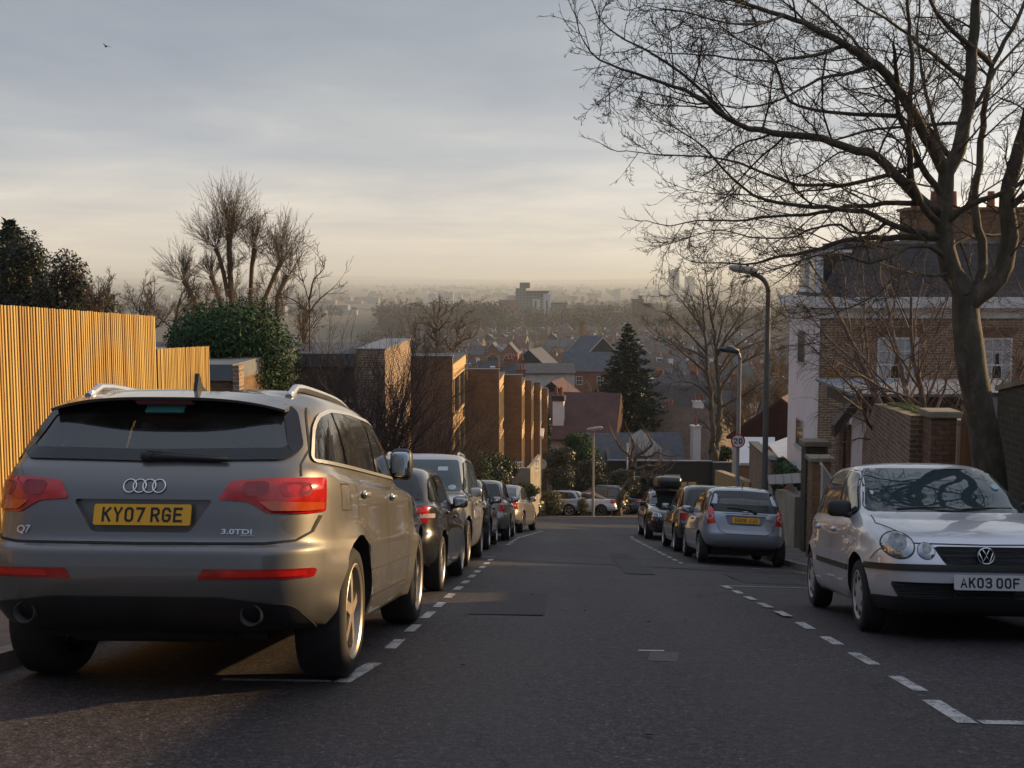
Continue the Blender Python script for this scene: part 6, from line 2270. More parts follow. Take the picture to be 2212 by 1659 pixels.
class Tubes:
  """many tapering branches gathered into one mesh"""
  def __init__(s):
    s.v, s.f, s.nv = [], [], 0

  def add(s, pts, rad, n):
    P = np.array([tuple(p) for p in pts])
    if len(P) < 2:
      return
    T = np.gradient(P, axis=0)
    T /= np.maximum(np.linalg.norm(T, axis=1, keepdims=True), 1e-9)
    ref = np.array([0.31, .17, .93]) if abs(T[0, 2]) < .8 else np.array([.95, .2, .1])
    A = np.cross(T, ref)
    A /= np.maximum(np.linalg.norm(A, axis=1, keepdims=True), 1e-9)
    B = np.cross(T, A)
    th = 2 * np.pi * np.arange(n) / n
    r = np.asarray(rad).reshape(-1, 1, 1)
    ring = P[:, None, :] + r * (np.cos(th)[None, :, None] * A[:, None, :] + np.sin(th)[None, :, None] * B[:, None, :])
    L = len(P)
    i = np.arange(L - 1)[:, None]
    k = np.arange(n)[None, :]
    k2 = (k + 1) % n
    F = np.stack([i * n + k, i * n + k2, (i + 1) * n + k2, (i + 1) * n + k], -1).reshape(-1, 4) + s.nv
    s.v.append(ring.reshape(-1, 3))
    s.f.append(F)
    s.nv += L * n

  def mesh(s, name, m, off=None):
    me = bpy.data.meshes.new(name)
    if s.v:
      V_ = np.concatenate(s.v)
      if off is not None:
        V_ = V_ - np.array(off)
      F = np.concatenate(s.f)
      me.vertices.add(len(V_))
      me.vertices.foreach_set('co', V_.astype(np.float32).ravel())
      me.loops.add(F.size)
      me.loops.foreach_set('vertex_index', F.astype(np.int32).ravel())
      me.polygons.add(len(F))
      me.polygons.foreach_set('loop_start', np.arange(0, F.size, 4, dtype=np.int32))
      me.polygons.foreach_set('use_smooth', np.ones(len(F), bool))
      me.update(calc_edges=True)
    me.materials.append(m)
    return me


def rdir(d, ang, rg, flat=None):
  d = d.normalized()
  o_ = d.orthogonal().normalized()
  o_.rotate(Matrix.Rotation(rg.uniform(0, 2 * math.pi), 3, d))
  return (d * math.cos(ang) + o_ * math.sin(ang)).normalized()


def limb(T, p, d, L, r, lv, S, rg, sides):
  """S: list of settings per level: seg, wig, up, n, ang, len, rr, start"""
  st = S[lv]
  n = st['seg']
  pts, rad = [p.copy()], [r]
  d = d.normalized()
  tip = st.get('tip', .35)
  for i in range(n):
    d = d + Vector((rg.gauss(0, 1), rg.gauss(0, 1), rg.gauss(0, 1))) * st['wig'] + Vector((0, 0, st['up']))
    d.normalize()
    p = p + d * (L / n)
    pts.append(p.copy())
    rad.append(r * (1 - (1 - tip) * (i + 1) / n))
  T[lv].add(pts, rad, sides[min(lv, len(sides) - 1)])
  if lv + 1 >= len(S):
    return
  m = st['n']
  m = m if isinstance(m, int) else int(rg.uniform(*m) + .5)
  for k in range(m):
    t = st['start'] + (1 - st['start']) * (k + rg.uniform(.2, .9)) / m
    if k == m - 1:
      t = 1.0
    x = t * n
    i = min(n - 1, int(x))
    q = pts[i].lerp(pts[i + 1], min(1, x - i))
    dd = (pts[i + 1] - pts[i]).normalized()
    rr = (rad[i] + (rad[i + 1] - rad[i]) * (x - i))
    a = R(rg.uniform(*st['ang'])) * (.5 if k == m - 1 else 1)
    nd = rdir(dd, a, rg)
    if st.get('out') is not None:
      nd.z += st['out']
    limb(T, q, nd, L * rg.uniform(*st['len']) * (1 - st.get('fall', .45) * t), max(rr * st['rr'], S[lv + 1].get('rmin', .002)), lv + 1, S, rg, sides)


def bare_tree(name, S, h, r, seed, label, trunkm, twigm, split=1, sides=(9, 7, 5, 4, 3), stems=1, spread=0, group=None, cat='tree', lean=(0, 0)):
  rg = random.Random(seed)
  T = [Tubes() for _ in S]
  for k in range(stems):
    a = 2 * math.pi * k / max(1, stems) + rg.uniform(-.4, .4)
    d = Vector((math.cos(a) * spread + lean[0], math.sin(a) * spread + lean[1], 1))
    limb(T, Vector((math.cos(a) * .12 * (stems > 1), math.sin(a) * .12 * (stems > 1), -.1)), d, h * rg.uniform(.85, 1.1) if stems > 1 else h, r, 0, S, rg, sides)
  o = empty(name, label=label, cat=cat, group=group)
  A, B = Tubes(), Tubes()
  for i, t in enumerate(T):
    tg = A if i <= split else B
    for v, f in zip(t.v, t.f):
      pass
    if t.v:
      V_ = np.concatenate(t.v)
      F = np.concatenate(t.f) + tg.nv
      tg.v.append(V_)
      tg.f.append(F)
      tg.nv += len(V_)
  link('trunk', A.mesh('trunk', trunkm), o)
  link('crown', B.mesh('crown', twigm), o)
  return o


def leaf_cloud(lobes, n, size, rg, shell=.55, up=.3, aspect=.5):
  """leaf-sized faces through the volume of ellipsoid lobes"""
  N = np.random.default_rng(rg.randrange(10**9))
  vol = np.array([rx * ry * rz for _, (rx, ry, rz) in lobes]) ** (2 / 3)
  idx = N.choice(len(lobes), n, p=vol / vol.sum())
  C = np.array([c for c, _ in lobes])[idx]
  RR = np.array([r_ for _, r_ in lobes])[idx]
  d = N.normal(size=(n, 3))
  d /= np.linalg.norm(d, axis=1, keepdims=True)
  rad = shell + (1 - shell) * N.random((n, 1)) ** .6 + N.normal(size=(n, 1)) * .05
  rad = np.where(N.random((n, 1)) < .18, N.random((n, 1)) * shell, rad)
  P = C + d * RR * rad
  nrm = d + N.normal(size=(n, 3)) * .7 + np.array([0, 0, up])
  nrm /= np.linalg.norm(nrm, axis=1, keepdims=True)
  t = np.cross(nrm, N.normal(size=(n, 3)))
  t /= np.maximum(np.linalg.norm(t, axis=1, keepdims=True), 1e-9)
  b = np.cross(nrm, t)
  sz = size * (.6 + .8 * N.random((n, 1)))
  bend = nrm * sz * .18
  V_ = np.stack([P - t * sz, P - b * sz * aspect + bend, P + t * sz, P + b * sz * aspect + bend], 1).reshape(-1, 3)
  F = np.arange(4 * n).reshape(-1, 4)
  return V_, F


def cloud_mesh(name, V_, F, m):
  t = Tubes()
  t.v, t.f = [V_], [F]
  return t.mesh(name, m)


def bush(name, loc, lobes, n, size, m, label, cat='bush', seed=1, stemm=None, group=None, aspect=.5, shell=.55):
  rg = random.Random(seed)
  o = empty(name, loc, label=label, cat=cat, group=group)
  V_, F = leaf_cloud(lobes, n, size, rg, shell=shell, aspect=aspect)
  link('foliage', cloud_mesh('foliage', V_, F, m), o)
  T = Tubes()
  zb = min(c[2] - r_[2] for c, r_ in lobes)
  for c, r_ in lobes:
    for k in range(4):
      q = Vector(c) + Vector((rg.uniform(-.5, .5) * r_[0], rg.uniform(-.5, .5) * r_[1], r_[2] * rg.uniform(.1, .6)))
      b = Vector((c[0] * .6 + rg.uniform(-.1, .1), c[1] * .6, zb))
      T.add([b, b.lerp(q, .5) + Vector((rg.uniform(-.1, .1), rg.uniform(-.1, .1), .05)), q], [.03, .022, .008], 5)
  link('stems', T.mesh('stems', stemm or MAT['twig']), o)
  return o


def lumps(rg, n, rx, ry, rz, z0, lr=(.35, .55)):
  out_ = []
  for k in range(n):
    a = rg.uniform(0, 2 * math.pi)
    q = rg.uniform(.1, .75)
    zz = z0 + rz * rg.uniform(-.75, .8)
    f = math.sqrt(max(.1, 1 - ((zz - z0) / rz) ** 2))
    s_ = rg.uniform(*lr)
    out_.append(((math.cos(a) * q * rx * f, math.sin(a) * q * ry * f, zz), (rx * s_, ry * s_, rz * s_)))
  return out_


def snap(Q, u, grown):
  """let a limb start on the nearest wood already there"""
  if not grown:
    return Q
  W_ = np.concatenate(grown)
  t = W_[np.argmin(((W_ - Q[0]) ** 2).sum(1))] - Q[0]
  return Q + t * np.maximum(0, 1 - u / max(.5, .35 * u[-1]))[:, None] ** 2


# ---- the big bare street tree on the right, limb by limb
def big_tree():
  rg = random.Random(11)
  Y0, X0 = 13.2, 0
  def c4(cx, cy):
    return (573.4 + cx * .2037, cy * .2037)
  base = at(1003, 520, Y0)
  base.z = road_z(Y0) + H_K
  LIMBS = [  # (points in the detail view, start radius, end radius, depth at start, depth at end)
    ([(2055, 2550), (2035, 2258), (1990, 1981), (1956, 1811), (1937, 1650), (1926, 1546), (1924, 1450)], .185, .150, 0, 0),      # trunk up to the fork
    ([(1927, 1480), (1895, 1420), (1862, 1370), (1829, 1201), (1812, 1040), (1832, 860), (1900, 700), (1932, 520), (1960, 250), (1976, 0), (1990, -260), (2010, -520)], .125, .03, 0, .3),
    ([(1927, 1490), (1965, 1450), (2023, 1413), (2099, 1325), (2142, 1200), (2140, 1080), (2132, 950), (2180, 750), (2230, 560), (2300, 300), (2340, 0), (2360, -300)], .118, .028, 0, -.5),
    ([(2000, 1425), (2019, 1301), (2015, 1173), (1971, 1046), (1962, 960), (1990, 830), (2020, 520), (2040, 380), (2150, 150), (2215, 20), (2290, -200)], .075, .020, .1, .6),
    ([(1826, 880), (1760, 730), (1690, 600), (1590, 430), (1400, 262), (1250, 172), (1130, 110), (960, 62), (780, 0), (600, -60)], .095, .014, .1, -1.6),
    ([(1824, 960), (1700, 800), (1650, 690), (1600, 560), (1590, 430)], .05, .03, .1, -.5),
    ([(1812, 1010), (1700, 960), (1600, 872), (1500, 772), (1300, 708), (1120, 665), (900, 642), (740, 570), (620, 480), (430, 402), (230, 335), (120, 290), (50, 200)], .085, .007, .1, -2.2),
    ([(760, 580), (650, 470), (560, 390), (400, 270), (250, 190), (140, 110), (95, 10)], .028, .006, -1.2, -1.6),
    ([(1815, 1175), (1700, 1168), (1600, 1165), (1450, 1168), (1290, 1192), (1150, 1235), (1000, 1260), (860, 1300), (720, 1290), (600, 1290)], .060, .006, 0, 1.2),
    ([(1825, 1110), (1740, 1040), (1685, 950), (1652, 720), (1660, 400), (1640, 0), (1620, -250)], .055, .016, 0, -.8),
    ([(1690, 965), (1500, 990), (1300, 1025), (1100, 1060), (960, 1060), (820, 1085), (640, 1080), (480, 1110)], .040, .006, 0, -1.0),
    ([(1650, 870), (1480, 900), (1300, 915), (1120, 905), (960, 860), (820, 800), (650, 770), (420, 760), (260, 740)], .038, .006, 0, .9),
    ([(1790, 1160), (1650, 1130), (1540, 1095), (1430, 1040), (1200, 1020), (1030, 1000), (890, 960), (740, 830), (640, 720), (520, 640), (440, 590)], .050, .006, 0, -1.4),
    ([(1830, 1270), (1720, 1195), (1620, 1225), (1530, 1270), (1430, 1290), (1330, 1250), (1210, 1250), (1060, 1300), (900, 1350)], .040, .006, -.1, -1.4),
    ([(1560, 1110), (1480, 1150), (1390, 1150), (1300, 1100), (1180, 1120), (1060, 1170), (900, 1170), (720, 1130), (520, 1180)], .026, .005, -.3, 1.3),
    ([(1880, 1070), (1960, 1000), (2100, 950), (2230, 880), (2400, 820)], .055, .015, 0, -.6),
    ([(2030, 285), (1900, 190), (1790, 70), (1740, -30), (1650, -200)], .045, .012, .3, -.6),
    ([(1340, 240), (1200, 270), (1060, 290), (900, 300), (700, 275), (520, 265), (400, 255)], .028, .005, -.6, -2.0),
    ([(1420, 370), (1250, 385), (1120, 430), (1040, 480), (900, 520), (780, 530), (640, 480)], .026, .006, -.5, -1.8),
    ([(1600, 600), (1450, 570), (1200, 545), (1050, 490), (1000, 330), (960, 270), (820, 200), (680, 100), (560, 40)], .034, .005, -.3, -.6),
    ([(1900, 600), (1750, 610), (1560, 625), (1400, 655), (1250, 690), (1080, 620), (900, 590), (700, 600)], .028, .005, .2, 1.4),
    ([(1760, 740), (1640, 520), (1500, 330), (1330, 150), (1150, 0), (1000, -120)], .040, .012, .3, 1.8),
    ([(1935, 420), (1800, 300), (1650, 170), (1480, 60), (1300, -40)], .036, .010, .3, -1.2),
    ([(1950, 560), (2030, 430), (2080, 330), (2200, 200), (2330, 60)], .035, .01, 0, .9),
    ([(2140, 1020), (2260, 900), (2380, 700), (2480, 480)], .05, .02, -.2, -1.2),
    ([(1840, 830), (1780, 640), (1720, 400), (1690, 200), (1700, 0)], .036, .012, .1, .8),
    ([(1090, 100), (900, 120), (740, 110), (560, 60), (420, 40)], .018, .005, -1.4, -2.4),
    ([(1900, 1230), (1980, 1150), (2080, 1150), (2200, 1210), (2330, 1240)], .03, .01, .2, 1.0),
    ([(1880, 1330), (1760, 1350), (1650, 1330), (1560, 1380), (1500, 1440), (1380, 1500), (1250, 1540), (1130, 1560)], .03, .005, -.1, -1.0),
  ]
  A, B = Tubes(), Tubes()
  grown = []
  S1 = [dict(seg=7, wig=.13, up=.02, n=(5, 8), ang=(28, 62), len=(.34, .6), rr=.62, start=.15, fall=.35, tip=.4),
     dict(seg=5, wig=.17, up=.04, n=(3, 6), ang=(28, 60), len=(.35, .6), rr=.7, start=.2, fall=.3, tip=.5, rmin=.0034),
     dict(seg=3, wig=.2, up=.08, n=(3, 5), ang=(25, 65), len=(.28, .5), rr=.8, start=.35, fall=.2, tip=.6, rmin=.0030),
     dict(seg=2, wig=.2, up=.1, n=0, ang=(20, 50), len=(.3, .55), rr=.7, start=.5, tip=.7, rmin=.0024)]
  TT = [Tubes() for _ in S1]
  for li, (pts, r0, r1, d0, d1) in enumerate(LIMBS):
    P = []
    n = len(pts)
    for i, c in enumerate(pts):
      t = i / (n - 1)
      px, py = c4(*c)
      P.append(at(px, py, Y0 + d0 + (d1 - d0) * t))
    if li == 0:
      P[0].z = min(P[0].z, base.z - .05)
      P = [base + Vector((.03, 0, -.15))] + P[1:]
    # smooth the limb and roughen it a little
    Q = np.array([tuple(p) for p in P])
    u = np.concatenate([[0], np.cumsum(np.linalg.norm(np.diff(Q, axis=0), axis=1))])
    uu = np.linspace(0, u[-1], max(6, int(u[-1] / .14)))
    Qs = pchip(u, Q, uu)
    rs = (r0 + (r1 - r0) * (uu / u[-1]) ** (.8 if li else 1)) * (.82 if .02 < r0 < .1 else 1)
    if li == 0:
      rs = rs * (1 + .35 * np.exp(-uu / .35)) * (1 + .05 * np.sin(uu * 5))
    jit = np.array([[rg.gauss(0, 1) for _ in range(3)] for _ in uu]) * np.minimum(rs, .02)[:, None] * (.4 if li else .0)
    jit[0] = 0
    Qs = snap(Qs + jit, uu, grown)
    grown.append(Qs)
    A.add(Qs, rs, 14 if r0 > .1 else 8)
    if li in (0,):
      for kz, (cx, cy) in enumerate(((2090, 1800), (2030, 1640))):
        pass
      continue
    L = u[-1]
    s_ = L * (.38 if r0 > .12 else .16)
    while s_ < L:
      i = min(len(uu) - 2, int(np.searchsorted(uu, s_)) - 1)
      q, dd = Vector(Qs[i]), Vector(Qs[i + 1] - Qs[i]).normalized()
      rr = rs[i]
      fr = s_ / L
      nd = rdir(dd, R(rg.uniform(30, 65)), rg)
      nd.y *= .75
      ln = rg.uniform(.55, 1.25) * (1.15 - .55 * fr)
      limb(TT, q, nd, ln, max(.0048, min(rr * .5, .014) * rg.uniform(.7, 1.0)), 0, S1, rg, (5, 4, 3, 3))
      s_ += rg.uniform(.14, .32) * (1.35 - .5 * fr)
    limb(TT, Vector(Qs[-1]), Vector(Qs[-1] - Qs[-2]), .5, max(r1, .005), 1, S1, rg, (5, 4, 3, 3))
  for t in TT:
    if t.v:
      V_ = np.concatenate(t.v)
      B.f.append(np.concatenate(t.f) + B.nv)
      B.v.append(V_)
      B.nv += len(V_)
  o = empty('bare_tree', base, label='large bare street tree with forked mossy trunk, its branches filling the upper right sky', cat='tree')
  tr = link('trunk', A.mesh('trunk', MAT['bark'], base), o)
  link('crown', B.mesh('crown', MAT['twig'], base), o)
  return o


BIG = big_tree()


def traced(name, label, Y0, cv, limbs, S, seed, trunkm, twigm, step, ln, group=None, sides=(5, 4, 3, 3), cat='tree', flat_=.8, base_py=None, upb=0, first=.3, wig=.5):
  """a tree whose limbs follow the photograph's, each at its own depth; S grows the side shoots"""
  rg = random.Random(seed)
  A, B = Tubes(), Tubes()
  TT = [Tubes() for _ in S]
  base = None
  grown = []
  for li, (pts, r0, r1, d0, d1, sh) in enumerate(limbs):
    n = len(pts)
    P = [at(*cv(*c), Y0 + d0 + (d1 - d0) * i / (n - 1)) for i, c in enumerate(pts)]
    if base is None:
      base = P[0].copy()
      base.z = min(base.z, ground_z(base.x, base.y) + .1)
      P = [base + Vector((0, 0, -.1))] + (P if P[0].z > base.z + .2 else P[1:])
    Q = np.array([tuple(p) for p in P])
    u = np.concatenate([[0], np.cumsum(np.linalg.norm(np.diff(Q, axis=0), axis=1))])
    uu = np.linspace(0, u[-1], max(6, int(u[-1] / (step * .8))))
    Qs = pchip(u, Q, uu)
    rs = r0 + (r1 - r0) * (uu / u[-1]) ** .8
    jit = np.array([[rg.gauss(0, 1) for _ in range(3)] for _ in uu]) * (rs * wig)[:, None]
    jit[0] = 0
    Qs = snap(Qs + jit, uu, grown)
    grown.append(Qs)
    A.add(Qs, rs, 8)
    if not sh:
      continue
    L = u[-1]
    s_ = L * first
    while s_ < L:
      i = max(0, min(len(uu) - 2, int(np.searchsorted(uu, s_)) - 1))
      dd = Vector(Qs[i + 1] - Qs[i]).normalized()
      nd = rdir(dd, R(rg.uniform(25, 65)), rg)
      nd.y *= flat_
      nd.z += upb
      limb(TT, Vector(Qs[i]), nd, ln * sh * rg.uniform(.55, 1.2) * (1.15 - .45 * s_ / L), max(S[0].get('r', .01), rs[i] * .35 * rg.uniform(.6, 1)), 0, S, rg, sides)
      s_ += step * rg.uniform(.6, 1.4)
    limb(TT, Vector(Qs[-1]), Vector(Qs[-1] - Qs[-2]), ln * sh, max(r1, .006), 0, S, rg, sides)
  for t in TT:
    if t.v:
      B.f.append(np.concatenate(t.f) + B.nv)
      B.v.append(np.concatenate(t.v))
      B.nv += len(B.v[-1])
  o = empty(name, base, label=label, cat=cat, group=group)
  link('trunk', A.mesh('trunk', trunkm, base), o)
  link('crown', B.mesh('crown', twigm, base), o)
  return o

# ---- patterns for bare trees
S_SPREAD = [dict(seg=5, wig=.03, up=.02, n=(5, 6), ang=(22, 48), len=(.75, 1.05), rr=.62, start=.45, fall=.2, tip=.6),
      dict(seg=6, wig=.10, up=.05, n=(6, 8), ang=(25, 50), len=(.45, .7), rr=.6, start=.25, fall=.4, tip=.35),
      dict(seg=5, wig=.13, up=.06, n=(5, 7), ang=(25, 52), len=(.45, .7), rr=.62, start=.2, fall=.35, tip=.4, rmin=.012),
      dict(seg=4, wig=.15, up=.06, n=(4, 6), ang=(25, 55), len=(.4, .65), rr=.7, start=.2, fall=.3, tip=.5, rmin=.009),
      dict(seg=3, wig=.16, up=.08, n=0, ang=(20, 50), len=(.4, .6), rr=.7, start=.3, tip=.6, rmin=.007)]
S_FAR = [dict(seg=4, wig=.04, up=.02, n=(6, 7), ang=(20, 50), len=(.7, 1.0), rr=.6, start=.35, fall=.25, tip=.5),
     dict(seg=4, wig=.11, up=.07, n=(6, 8), ang=(25, 50), len=(.45, .7), rr=.6, start=.2, fall=.4, tip=.4, rmin=.03),
     dict(seg=3, wig=.14, up=.07, n=(6, 8), ang=(25, 55), len=(.45, .7), rr=.65, start=.15, fall=.3, tip=.5, rmin=.022),
     dict(seg=2, wig=.16, up=.08, n=0, ang=(25, 55), len=(.4, .6), rr=.7, start=.2, tip=.6, rmin=.018)]
S_SHRUB = [dict(seg=7, wig=.09, up=.03, n=(7, 9), ang=(18, 42), len=(.4, .7), rr=.6, start=.18, fall=.45, tip=.25),
      dict(seg=5, wig=.12, up=.08, n=(5, 7), ang=(20, 45), len=(.4, .65), rr=.65, start=.15, fall=.4, tip=.35, rmin=.006),
      dict(seg=4, wig=.13, up=.07, n=(2, 4), ang=(20, 45), len=(.35, .6), rr=.7, start=.25, fall=.3, tip=.5, rmin=.005),
      dict(seg=3, wig=.14, up=.05, n=0, ang=(20, 40), len=(.4, .6), rr=.7, start=.3, tip=.6, rmin=.004)]
S_BROOM = [dict(seg=6, wig=.07, up=.16, n=(14, 18), ang=(15, 60), len=(.38, .6), rr=.34, start=.45, fall=.15, tip=.7),
      dict(seg=5, wig=.06, up=.14, n=(6, 9), ang=(12, 30), len=(.4, .65), rr=.55, start=.15, fall=.35, tip=.3, rmin=.010),
      dict(seg=3, wig=.07, up=.10, n=(2, 3), ang=(12, 28), len=(.4, .6), rr=.7, start=.3, fall=.3, tip=.5, rmin=.008),
      dict(seg=2, wig=.07, up=.08, n=0, ang=(12, 25), len=(.4, .6), rr=.7, start=.3, tip=.6, rmin=.006)]
S_BIRCH = [dict(seg=9, wig=.06, up=.05, n=(9, 11), ang=(22, 45), len=(.5, .75), rr=.5, start=.22, fall=.55, tip=.2),
      dict(seg=7, wig=.13, up=.02, n=(6, 9), ang=(25, 50), len=(.35, .55), rr=.5, start=.2, fall=.3, tip=.25, rmin=.008),
      dict(seg=5, wig=.15, up=-.05, n=(4, 6), ang=(25, 55), len=(.4, .7), rr=.6, start=.2, fall=.2, tip=.4, rmin=.005),
      dict(seg=5, wig=.12, up=-.20, n=0, ang=(25, 55), len=(.5, .9), rr=.7, start=.2, tip=.6, rmin=.0035)]
S_GNARL = [dict(seg=5, wig=.12, up=.05, n=(4, 5), ang=(25, 55), len=(.6, .9), rr=.7, start=.4, fall=.2, tip=.7),
      dict(seg=6, wig=.26, up=.06, n=(5, 7), ang=(30, 65), len=(.4, .65), rr=.65, start=.25, fall=.3, tip=.5),
      dict(seg=4, wig=.28, up=.08, n=(5, 8), ang=(30, 70), len=(.3, .6), rr=.6, start=.3, fall=.3, tip=.5, rmin=.018),
      dict(seg=3, wig=.15, up=.12, n=0, ang=(25, 60), len=(.4, .8), rr=.6, start=.3, tip=.5, rmin=.010)]


def tree_at(px, Y, o, zoff=0, **kw):
  p = at(px, 400, Y)
  o.location = (p.x, Y, ground_z(p.x, Y) + zoff)
  return tag(o, **kw)


# twin-trunked bare tree behind the black block
S_CROWN = [dict(seg=5, wig=.12, up=.05, n=(5, 7), ang=(22, 48), len=(.45, .7), rr=.65, start=.15, fall=.35, tip=.4, r=.022),
      dict(seg=4, wig=.14, up=.06, n=(4, 6), ang=(22, 50), len=(.45, .7), rr=.7, start=.2, fall=.3, tip=.5, rmin=.012),
      dict(seg=3, wig=.16, up=.06, n=0, ang=(25, 50), len=(.4, .6), rr=.7, start=.3, tip=.6, rmin=.010)]
cv = lambda x, y: ((1600 + x / 3.19) * .4096, (640 + y / 3.19) * .4096)
traced('bare_tree', 'tall bare tree with twin bare trunks rising between conifer and lamp posts', 80, cv, [
  ([(458, 1560), (440, 1200), (430, 1050), (405, 850), (395, 650), (375, 450), (370, 300), (355, 190)], .30, .03, 0, 0, 1),
  ([(475, 1560), (502, 1200), (495, 1000), (480, 800), (470, 650), (440, 450), (410, 300), (400, 120)], .30, .03, .6, .8, 1),
  ([(430, 1050), (330, 960), (200, 930), (90, 950)], .10, .02, 0, -1.5, .9), ([(412, 880), (330, 800), (230, 720), (120, 620), (30, 560)], .12, .02, 0, 2, 1),
  ([(400, 700), (300, 600), (180, 480), (90, 400), (20, 380)], .10, .02, 0, -2, 1), ([(392, 550), (280, 400), (180, 270), (110, 190)], .09, .02, 0, 1, 1),
  ([(496, 1000), (560, 900), (640, 800), (760, 740), (860, 700), (1000, 660)], .12, .02, .6, -1, 1), ([(488, 850), (560, 740), (650, 640), (760, 560), (900, 480), (1010, 440)], .11, .02, .6, 2, 1),
  ([(480, 750), (540, 600), (620, 480), (720, 340), (760, 280)], .10, .02, .6, -1, 1), ([(472, 650), (520, 480), (560, 350), (590, 240), (600, 190)], .09, .02, .6, 1.5, 1),
  ([(520, 1130), (620, 1070), (720, 1010), (840, 940), (960, 900), (1060, 930)], .11, .02, .6, -1.5, .8), ([(442, 450), (480, 300), (500, 190)], .06, .02, .7, 0, 1),
  ([(400, 600), (340, 450), (300, 330), (270, 230)], .08, .02, 0, 1.4, 1), ([(398, 760), (260, 680), (120, 640), (0, 570)], .09, .02, 0, -1, 1),
  ([(500, 900), (620, 720), (760, 640), (880, 600), (1020, 560)], .08, .02, .6, 1, 1), ([(478, 700), (600, 560), (700, 470), (840, 380), (930, 330)], .08, .02, .6, -.5, 1)],
  S_CROWN, 5, MAT['bark'], MAT['twig_far'], .42, 1.55, first=.3, wig=.25)
# birch in front of the brick house
o = bare_tree('birch', S_BIRCH, 5.0, .105, 21, 'pale birch with hanging sunlit twigs in front of the brick house', MAT['birch'], MAT['birch_twig'], split=1, stems=4, spread=.42, sides=(8, 6, 4, 3), lean=(-.12, 0))
tree_at(952, 21.5, o, .3)
o = bare_tree('birch', S_BIRCH, 4.2, .085, 27, 'second pale birch at the edge of the frame behind the big trunk', MAT['birch'], MAT['birch_twig'], split=1, stems=3, spread=.3, sides=(8, 6, 4, 3))
tree_at(1010, 23, o, .2)
# twiggy shrubs in front of the flat-roofed house
o = bare_tree('twiggy_shrub', [dict(S_SHRUB[0], start=.3, n=(9, 12))] + S_SHRUB[1:], 3.7, .040, 31, 'big dark leafless shrub with upright twigs before the flat-roofed house', MAT['twig_red'], MAT['twig_red'], split=0, stems=21, spread=.36, sides=(6, 4, 3, 3), cat='shrub')
tree_at(352, 26, o, .25)
o = bare_tree('twiggy_shrub', S_SHRUB, 3.0, .034, 33, 'leafless shrub leaning over the kerb in front of the lit brick wall', MAT['twig_red'], MAT['twig_red'], split=0, stems=14, spread=.5, sides=(6, 4, 3, 3), cat='shrub')
tree_at(408, 29, o, .2)
o = bare_tree('twiggy_shrub', S_SHRUB, 3.4, .036, 34, 'leafless tangle climbing over the nearest brick terrace house', MAT['twig_red'], MAT['twig_red'], split=0, stems=16, spread=.55, sides=(6, 4, 3, 3), cat='shrub')
tree_at(440, 41, o, .4)
# pollarded group against the sky, left
def pollard(label, Y, stems, seed):
  rg = random.Random(seed)
  A, B = Tubes(), Tubes()
  S = [dict(seg=7, wig=.045, up=.022, n=(8, 12), ang=(16, 36), len=(.28, .5), rr=.6, start=.2, fall=.5, tip=.4),
     dict(seg=3, wig=.06, up=.03, n=(1, 3), ang=(16, 36), len=(.4, .6), rr=.8, start=.3, tip=.5, rmin=.0075),
     dict(seg=2, wig=.05, up=.05, n=0, ang=(14, 30), len=(.4, .6), rr=.8, start=.3, tip=.6, rmin=.0065)]
  TT = [Tubes() for _ in S]
  base = None
  for pts, r0, Ls, n in stems:
    P = [at(x * .14814, 184.3 + y * .14814, Y) for x, y in pts]
    if base is None:
      base = P[0].copy()
      base.z = ground_z(base.x, base.y)
      P = [base] + P
    A.add(P, [r0 * (.95 - .25 * i / len(P)) for i in range(len(P) - 1)] + [r0 * 1.0], 8)
    ax = (P[-1] - P[-2]).normalized()
    for k in range(n):
      low = rg.random() < .42
      q = P[-1] if not low else P[-2].lerp(P[-1], rg.uniform(.0, .95))
      d = rdir(ax * .3 + Vector((0, 0, .9)), R(rg.uniform(3, 72 if not low else 85)), rg)
      limb(TT, q + d * r0 * .5, d, Ls * rg.uniform(.6, 1.3) * (1 if not low else .85), .0068, 0, S, rg, (4, 3, 3))
  for t in TT:
    if t.v:
      B.f.append(np.concatenate(t.f) + B.nv)
      B.v.append(np.concatenate(t.v))
      B.nv += len(B.v[-1])
  o = empty('pollard_tree', base, label=label, cat='tree', group='pollarded trees on the left skyline')
  link('trunk', A.mesh('trunk', MAT['twig_gold'], base), o)
  link('crown', B.mesh('crown', MAT['twig_gold'], base), o)
pollard('tallest pollarded tree with twin stems and a high brush of fine twigs', 52, [([(1565, 830), (1555, 600), (1548, 450), (1550, 330)], .14, 1.95, 80), ([(1540, 760), (1510, 600), (1480, 490), (1455, 430)], .11, 1.5, 60), ([(1540, 640), (1560, 590)], .08, 1.0, 25)], 41)
pollard('pollarded stem with a pale broken knob right of the tallest one', 53, [([(1690, 780), (1700, 560), (1720, 430)], .12, 1.55, 62)], 42)
pollard('leaning pollarded stem with upright twigs, second from the right', 53, [([(1780, 790), (1860, 600), (1900, 520)], .12, 1.75, 70)], 43)
pollard('short pollarded stem leaning right at the end of the group', 52, [([(1870, 760), (1940, 612)], .12, 1.1, 40)], 44)
pollard('short dark pollarded stem just left of the tallest trunk', 51, [([(1490, 800), (1440, 650), (1425, 615)], .12, 1.0, 36)], 45)
pollard('leaning pollarded stem at the left end of the group', 51, [([(1320, 800), (1270, 700), (1240, 650)], .12, 1.3, 46)], 46)
